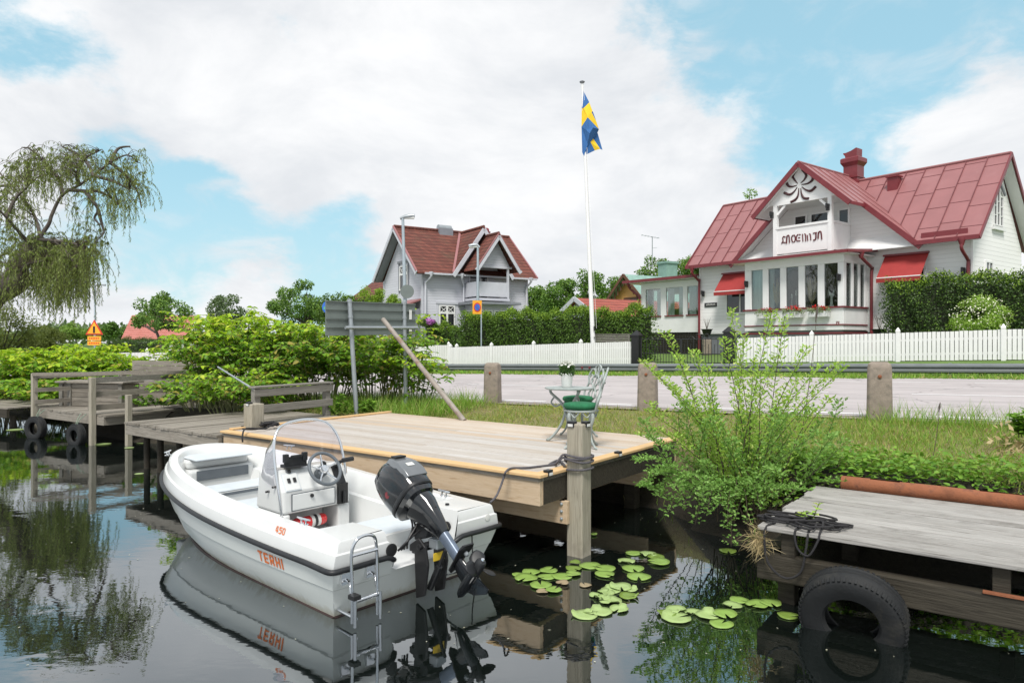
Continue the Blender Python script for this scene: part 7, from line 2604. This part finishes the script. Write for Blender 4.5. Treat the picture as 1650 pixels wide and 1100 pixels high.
aa = a_at(738, 27.6)
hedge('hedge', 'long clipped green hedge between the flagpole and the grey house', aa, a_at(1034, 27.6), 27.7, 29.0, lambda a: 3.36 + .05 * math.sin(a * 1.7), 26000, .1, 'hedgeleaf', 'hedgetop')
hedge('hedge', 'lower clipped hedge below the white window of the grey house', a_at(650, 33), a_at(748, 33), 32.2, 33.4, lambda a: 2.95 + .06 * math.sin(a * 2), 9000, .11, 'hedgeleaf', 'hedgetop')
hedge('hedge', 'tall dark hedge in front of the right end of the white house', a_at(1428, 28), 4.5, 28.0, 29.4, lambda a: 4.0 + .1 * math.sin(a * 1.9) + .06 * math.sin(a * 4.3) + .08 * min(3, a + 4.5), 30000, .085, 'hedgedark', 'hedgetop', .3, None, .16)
hedge('hedge', 'small dark hedge behind the white board fence at far left', a_at(180, 31), a_at(270, 31), 30.4, 31.4, lambda a: 2.15, 5000, .12, 'hedgedark', 'hedgedark')


# ---- shrubs and trees
def crown_leaves(par, cs, rad, n, L, m, name='leaves', droop=0.0, flat=.75):
    cs = arr(cs)
    k = rng.integers(0, len(cs), n)
    v = unit(n)
    p = cs[k] + v * (rng.uniform(.35, 1, n) ** .6)[:, None] * arr(rad)[k][:, None] * [1, 1, flat]
    return leaf_mesh(name, p, v * .6 + rng.normal(size=(n, 3)) * .6 + [0, 0, -droop], v + rng.normal(size=(n, 3)) * .5 + [0, 0, .5], rng.uniform(.7, 1.25, n) * L, rng.uniform(.45, .75, n) * L, M[m], par)


def tree(name, lab, px, Z, ytop, ybot, hw_, n, m, group=None, n_cl=46, cat='tree', zb=None, Lpx=4.2, trunk=.16, cr=.27, squash=1.0, gap=0.0, m2=None):
    s_ = Z / F
    c_ = P(px, 550, Z)
    zt, zl = CZ + (550 - ytop) * s_, CZ + (550 - ybot) * s_
    zb = min(1.0, zl - .3) if zb is None else zb
    o = thing(name, lab, cat, (c_.x, c_.y, zb), 0, group)
    rx = hw_ * s_
    H_, h0 = zt - zb, zl - zb
    cz = (H_ + h0) / 2
    rz = (H_ - h0) / 2
    cs, rs, tips = [], [], []
    for k in range(n_cl):
        v = unit(1)[0]
        q = rng.uniform(.3, 1.0) ** .5
        if v[2] < -.55:
            v[2] *= .6
        wob = 1 + .22 * math.sin(v[0] * 5 + px) * math.cos(v[2] * 4 + px * .3)
        r_ = cr * min(rx, rz * 1.1) * rng.uniform(.7, 1.25)
        cs.append((v[0] * q * max(.05, rx - r_ * .8) * wob, v[1] * q * max(.05, rx - r_ * .8) * wob, cz + v[2] * q * max(.05, rz - r_ * .7) * squash))
        rs.append(r_)
    tb = MB()
    tr_r = trunk * H_ / 6
    mid = Vector((rng.normal() * .05 * H_, 0, h0 + (cz - h0) * .6))
    tb.tube(smoothpath([(0, 0, -.4), (0.02 * H_, 0, h0 * .6), mid], 4), [tr_r * (1 - .5 * i / 8) for i in range(9)], 8)
    tb.build('trunk', M['bark'], o, sm=60)
    lb = MB()
    for k in range(0, n_cl, 2):
        e = Vector(cs[k])
        lb.tube(smoothpath([mid * rng.uniform(.75, 1.0), mid.lerp(e, .5) + Vector((0, 0, -.04 * H_)), e], 3), [tr_r * .4 * (1 - .8 * i / 6) for i in range(7)], 5)
    lb.build('limbs', M['bark'], o, sm=60)
    crown_leaves(o, cs, rs, n, Lpx * s_, m, 'crown')
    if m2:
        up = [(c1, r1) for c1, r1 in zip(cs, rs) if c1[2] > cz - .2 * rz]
        crown_leaves(o, [(c1[0], c1[1], c1[2] + r1 * .25) for c1, r1 in up], [r1 * .9 for c1, r1 in up], n // 4, Lpx * s_ * .9, m2, 'painted_sunlit_leaves')  # lighter green paints sunlight onto the upper crown
    return o


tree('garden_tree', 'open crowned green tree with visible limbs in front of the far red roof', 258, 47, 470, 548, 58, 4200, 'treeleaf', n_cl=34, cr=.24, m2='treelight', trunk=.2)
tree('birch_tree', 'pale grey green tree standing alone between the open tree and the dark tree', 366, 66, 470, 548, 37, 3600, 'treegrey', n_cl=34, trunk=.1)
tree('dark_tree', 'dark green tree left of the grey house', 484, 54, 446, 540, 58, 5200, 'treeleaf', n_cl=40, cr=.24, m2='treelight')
tree('dark_tree', 'broad dark green bush like tree behind the blue round sign', 545, 36, 466, 545, 45, 3800, 'hedgeleaf', n_cl=30, m2='treelight')
for i, (px, yt, w_, lab) in enumerate(((588, 456, 17, 'rounded light green conifer bush left of the grey house gable'), (611, 463, 15, 'rounded light green conifer bush directly under the grey gable edge'), (636, 465, 14, 'small rounded light green conifer bush beside the round sign back'))):
    tree('conifer_bush', lab, px, 37.5, yt, 520, w_, 2200, 'hedgetop', 'conifer bushes before the grey house', n_cl=22, cr=.4, cat='bush', Lpx=2.6)
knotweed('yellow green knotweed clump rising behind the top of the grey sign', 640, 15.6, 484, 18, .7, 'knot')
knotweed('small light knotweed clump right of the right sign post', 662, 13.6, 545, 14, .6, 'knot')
bt_ = 'trees behind the garage'
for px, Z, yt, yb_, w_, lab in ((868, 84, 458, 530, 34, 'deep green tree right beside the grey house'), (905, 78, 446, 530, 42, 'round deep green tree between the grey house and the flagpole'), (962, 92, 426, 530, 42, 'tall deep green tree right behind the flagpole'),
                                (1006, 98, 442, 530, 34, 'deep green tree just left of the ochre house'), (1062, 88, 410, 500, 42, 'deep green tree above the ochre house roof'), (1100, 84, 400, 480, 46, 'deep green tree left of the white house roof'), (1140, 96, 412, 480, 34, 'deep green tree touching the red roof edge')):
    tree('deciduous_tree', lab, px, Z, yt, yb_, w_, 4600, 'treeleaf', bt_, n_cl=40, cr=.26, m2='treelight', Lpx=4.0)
tree('deciduous_tree', 'green tree top rising behind the left ridge of the white house', 1216, 58, 296, 420, 30, 2600, 'treelight', n_cl=26, cr=.3)
tree('deciduous_tree', 'green tree glimpsed behind the right gable of the white house', 1690, 60, 300, 470, 46, 2600, 'treeleaf', n_cl=26, cr=.3)
tree('light_tree', 'light green bushy tree left of the warning triangle', 122, 62, 520, 553, 26, 2200, 'treelight', n_cl=20, cr=.34)
tree('far_tree', 'distant blue green round tree right of the warning triangle', 205, 110, 526, 552, 26, 2000, 'treegrey', n_cl=20, cr=.36)
tree('far_tree', 'distant dark green tree just right of the warning triangle', 176, 80, 519, 553, 20, 2000, 'treeleaf', n_cl=20, cr=.36)
# far wood on the horizon
n = 26000
ang = rng.uniform(-.95, .95, n)
dist = rng.uniform(170, 230, n)
hgt = 3.0 + 3.2 * np.abs(np.sin(ang * 9) * .5 + np.sin(ang * 23 + 1) * .3 + np.sin(ang * 51) * .2)
p = np.c_[np.sin(ang) * dist, np.cos(ang) * dist, hgt * np.sqrt(rng.uniform(0, 1, n)) + .6]
tag(leaf_mesh('far_wood', p, unit(n), unit(n), rng.uniform(.8, 1.6, n), rng.uniform(.6, 1.0, n), M['treegrey'], None), 'far green wood along the horizon', 'wood', kind='stuff')
for px, Z, yt, yb_, w_, lab, m in ((8, 24, 488, 604, 56, 'dark olive shrub in the shade under the willow at the left edge', 'willow'), (70, 26, 520, 580, 36, 'small dark olive shrub right of the willow shade', 'willow'), (-60, 22, 470, 590, 60, 'dark olive shrub outside the left edge below the willow trunk', 'willow')):
    tree('willow_shrub', lab, px, Z, yt, yb_, w_, 5200, m, 'olive shrubs under the willow', n_cl=34, cr=.32, cat='shrub', Lpx=3.6, zb=.3)
# flowering bush by the right fence
o = tree('flowering_bush', 'round light green bush covered in cream blossom before the tall hedge', 1573, 22.9, 473, 556, 50, 8000, 'brightbush', n_cl=40, cr=.3, cat='bush', Lpx=3.4, zb=1.3)
rr = 1.0
n = 420
v = unit(n)
v[:, 1] = -np.abs(v[:, 1])
p = v * (rng.uniform(.75, 1.02, n))[:, None] * [.98, .98, .82] + [0, 0, 1.45]
leaf_mesh('blossom', p, unit(n), v + rng.normal(size=(n, 3)) * .3, .055, .05, M['whiteflower'], o)
o = tree('rhododendron', 'purple flowering bush under the white window of the grey house', 690, 43.5, 512, 530, 17, 900, 'hedgeleaf', n_cl=12, cr=.4, cat='bush', Lpx=3.4, zb=1.2)
n = 500
v = unit(n)
v[:, 1] = -np.abs(v[:, 1])
leaf_mesh('blossom', v * [.45, .4, .22] + [0, 0, 2.05], unit(n), v, .1, .09, M['purple'], o)


# ---- weeping willow at the left edge
ZW = 22.7
wil = thing('weeping_willow', 'big weeping willow with twisted trunk reaching in from the left edge', 'tree', P(-75, 600, ZW))
w0 = P(-75, 600, ZW)
wp = lambda x, y, dz=0.0: P(x, y, ZW + dz) - w0
MB().tube(smoothpath([wp(-90, 640), wp(-60, 560), wp(-20, 482), wp(12, 462, -.1), wp(30, 452, -.2), wp(28, 432, -.2), wp(42, 412, -.2), wp(50, 396, -.1), wp(66, 384)], 5), [.56 - .42 * i / 40 for i in range(41)], 10).build('trunk', M['bark'], wil, sm=60)
branches = [[(60, 388, 0), (78, 362, .2), (84, 345, .3), (100, 315, .4), (128, 298, .4), (150, 283, .3), (178, 262, 0), (205, 250, -.3), (222, 262, -.4)],
            [(100, 312, .4), (96, 290, .6), (80, 272, .8), (66, 255, .9), (48, 240, 1.0), (38, 238, 1.0)], [(110, 306, .4), (138, 308, -.1), (158, 308, -.5), (178, 318, -.8), (190, 330, -.9)], [(138, 308, -.1), (148, 322, -.3), (158, 338, -.4), (152, 352, -.4), (162, 362, -.5)],
            [(150, 283, .3), (140, 262, .6), (120, 246, .8), (100, 236, .9)], [(178, 262, 0), (190, 240, .3), (210, 236, .4)], [(52, 396, 0), (36, 380, -.8), (10, 350, -1.4), (-20, 320, -1.8)], [(66, 384, 0), (52, 340, 1.2), (20, 300, 1.6), (-10, 270, 1.8)],
            [(62, 386, 0), (90, 388, -1.0), (118, 392, -1.4), (138, 402, -1.5)], [(30, 440, 0), (46, 425, -1.2), (75, 420, -1.8)], [(-10, 476, 0), (-20, 430, 1.5), (-30, 380, 2.0)], [(20, 455, 0), (60, 452, .6), (85, 470, .8)], [(178, 262, 0), (205, 285, .2), (222, 310, .3), (228, 335, .3)], [(150, 283, .3), (182, 292, -.4), (208, 305, -.6)], [(128, 298, .4), (125, 278, -.3), (138, 255, -.6), (160, 243, -.7)], [(158, 338, -.4), (168, 375, -.4)], [(90, 388, -1), (110, 410, -1.2), (125, 430, -1.2)], [(60, 388, 0), (85, 398, .8), (115, 404, 1.1), (140, 420, 1.2)], [(10, 350, -1.4), (25, 320, -1.2), (45, 300, -1.2)], [(20, 300, 1.6), (0, 300, 1.8), (-30, 310, 2)], [(-20, 430, 1.5), (5, 410, 1.6), (25, 412, 1.6)]]
lb = MB()
bpts = []
for b_ in branches:
    pth = smoothpath([wp(*q) for q in b_], 5)
    m_ = len(pth)
    lb.tube(pth, [.055 * (1 - .85 * i / m_) + .01 for i in range(m_)], 6)
    bpts += pth
lb.build('limbs', M['bark'], wil, sm=60)
bnp = arr([tuple(q) for q in bpts])
tw = MB()
pp, dd, ll = [], [], []
zones = [((70, 150, 385, 425), (42, 85), 200), ((60, 130, 395, 440), (40, 80), 100), ((40, 130, 232, 290), (12, 40), 90), ((110, 232, 240, 285), (12, 45), 100), ((180, 236, 268, 330), (15, 50), 60), ((120, 200, 300, 350), (20, 60), 45), ((-60, 50, 290, 360), (30, 70), 60), ((-60, 20, 360, 420), (40, 80), 30), ((-40, 60, 440, 490), (25, 60), 26), ((95, 150, 420, 460), (30, 75), 60), ((10, 95, 375, 430), (45, 85), 90), ((30, 110, 240, 300), (15, 50), 60), ((140, 175, 360, 420), (30, 60), 40), ((-90, -20, 420, 480), (50, 110), 40), ((0, 60, 255, 300), (20, 60), 45)]
for (x0_, x1_, y0_, y1_), (d0, d1), cnt in zones:
    for k in range(cnt):
        an_ = wp(rng.uniform(x0_, x1_), rng.uniform(y0_, y1_), rng.normal() * 1.3)
        an_ = Vector(an_)
        dist2 = ((bnp - arr(an_)) ** 2).sum(1)
        bp_i = bpts[int(dist2.argmin())]
        if (bp_i - an_).length > .95:
            an_ = bp_i + (an_ - bp_i) * (.95 / (bp_i - an_).length) * rng.uniform(.6, 1.1)
        if (bp_i - an_).length > .12:
            tw.tube(smoothpath([bp_i, bp_i.lerp(an_, .55) + Vector((0, 0, .12)), an_], 3), [.012, .01, .008, .007, .006, .005, .004], 4)
        ln = rng.uniform(d0, d1) * ZW / F
        sway = Vector((rng.normal() * .24, rng.normal() * .24, 0))
        path = [an_, an_ + sway * .6 + Vector((0, 0, .03)), an_ + sway * 1.2 - Vector((0, 0, ln * .4)), an_ + sway * 1.35 - Vector((0, 0, ln))]
        path = smoothpath(path, 3)
        tw.tube(path, .004, 3)
        m_ = max(6, int(ln / .02))
        for j in range(m_):
            x = (j + .5) / m_ * (len(path) - 1)
            i = min(int(x), len(path) - 2)
            q = path[i].lerp(path[i + 1], x - i)
            t = rng.uniform(0, 6.28)
            pp.append(tuple(q))
            dd.append((math.cos(t) * .55, math.sin(t) * .55, -.9))
            ll.append(rng.uniform(.07, .13))
tw.build('twigs', M['twig'], wil)
ll = arr(ll)
leaf_mesh('crown', pp, dd, unit(len(pp)), ll, ll * .22, M['willow'], wil, fold=.05)

# ---- young sallow bush on the bank
bs0 = Vector((2.45, 7.32, .18))
sal = thing('sallow_bush', 'young willow bush with many upright leafy shoots leaning over the water', 'bush', bs0)
st = MB()
pp, dd, ll = [], [], []
pl_, dl_, l2 = [], [], []
tips = [(1036, 582), (1072, 536), (1092, 575), (1118, 566), (1140, 590), (1165, 545), (1178, 500), (1200, 540), (1214, 580), (1243, 505), (1264, 512), (1250, 575), (1300, 560), (1285, 610), (1352, 585), (1320, 590), (1080, 620), (1055, 600), (1040, 660), (1058, 690), (1085, 700), (1030, 700), (1362, 590), (1338, 640), (1225, 600), (1190, 600), (1130, 640), (1045, 650), (1100, 650), (1265, 640), (1310, 660), (1150, 660)]


def shoot(base, tip, bow, dens, P_, D_, L_arr, lsz, r0=.007, twigs=True):
    path = smoothpath([base, base.lerp(tip, .35) + bow, base.lerp(tip, .7) + bow * .8, tip], 5)
    m_ = len(path)
    st.tube(path, [r0 * (1 - .75 * i / m_) for i in range(m_)], 5)
    tot = (tip - base).length
    nn_ = int(tot / dens)
    for j in range(nn_):
        f = .12 + .88 * (j + .5) / nn_
        x = f * (m_ - 1)
        i = min(int(x), m_ - 2)
        q = path[i].lerp(path[i + 1], x - i)
        t = j * 2.4 + rng.uniform(-.4, .4)
        sp_len = rng.uniform(.025, .1) * (1.15 - .5 * f)
        ax_ = (path[i + 1] - path[i]).normalized()
        sd_ = Vector((math.cos(t), math.sin(t), .45))
        for k in range(4):
            qq = q + sd_ * (sp_len * (.3 + k * .25))
            P_.append(tuple(qq))
            dv = sd_ + ax_ * .5 + Vector((rng.normal() * .55, rng.normal() * .55, rng.normal() * .4))
            D_.append(tuple(dv))
            L_arr.append(lsz * rng.uniform(.7, 1.25))
    return path


for i, (x, y) in enumerate(tips):
    Zt = 7.25 + rng.uniform(-.7, .5)
    tip = P(x, y, Zt) - bs0
    t = rng.uniform(0, 6.28)
    base = Vector((.28 * math.cos(t) + tip.x * .12, .2 * math.sin(t), 0))
    shoot(base, tip, Vector((tip.x * -.06, 0, .1)), .018, pp, dd, ll, .036)
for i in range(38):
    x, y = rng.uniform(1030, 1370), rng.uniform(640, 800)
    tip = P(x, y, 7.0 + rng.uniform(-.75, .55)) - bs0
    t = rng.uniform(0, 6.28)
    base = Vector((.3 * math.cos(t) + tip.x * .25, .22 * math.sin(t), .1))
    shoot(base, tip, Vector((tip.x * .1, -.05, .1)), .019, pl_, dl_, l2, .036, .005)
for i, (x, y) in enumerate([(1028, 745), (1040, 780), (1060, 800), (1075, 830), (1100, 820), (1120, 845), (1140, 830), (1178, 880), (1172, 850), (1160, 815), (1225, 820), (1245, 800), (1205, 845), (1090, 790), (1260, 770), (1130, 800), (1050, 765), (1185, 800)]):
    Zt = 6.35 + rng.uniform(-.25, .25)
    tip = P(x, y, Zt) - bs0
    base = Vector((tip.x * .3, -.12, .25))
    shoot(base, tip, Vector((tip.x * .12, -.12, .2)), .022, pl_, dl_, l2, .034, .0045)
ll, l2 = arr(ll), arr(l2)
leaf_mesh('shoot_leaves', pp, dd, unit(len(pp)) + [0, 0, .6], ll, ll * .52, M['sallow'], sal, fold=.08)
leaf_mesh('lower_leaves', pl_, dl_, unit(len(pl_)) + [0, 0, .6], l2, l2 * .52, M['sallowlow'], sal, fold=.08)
st.build('shoots', M['twig'], sal)
# two bare stalks beside it
for x0_, y0_, x1_, y1_, lab in ((1290, 700, 1318, 490, 'tall thin dry stalk rising through the young willow bush'), (1497, 760, 1515, 648, 'single brown seed stalk in the grass above the rusty pipe')):
    a_, b_ = P(x0_, y0_, 7.5), P(x1_, y1_, 7.6)
    o = thing('dry_stalk', lab, 'plant stalk', a_, 0)
    MB().tube([Vector((0, 0, -.1)), (b_ - a_) * .5 + Vector((.02, 0, 0)), b_ - a_], [.005, .004, .002], 5).build('stem', M['twig'], o)
    MB().tube([(b_ - a_) * .86, (b_ - a_) * .93, b_ - a_], [.004, .012, .003], 6).build('seed_head', M['bark'], o)
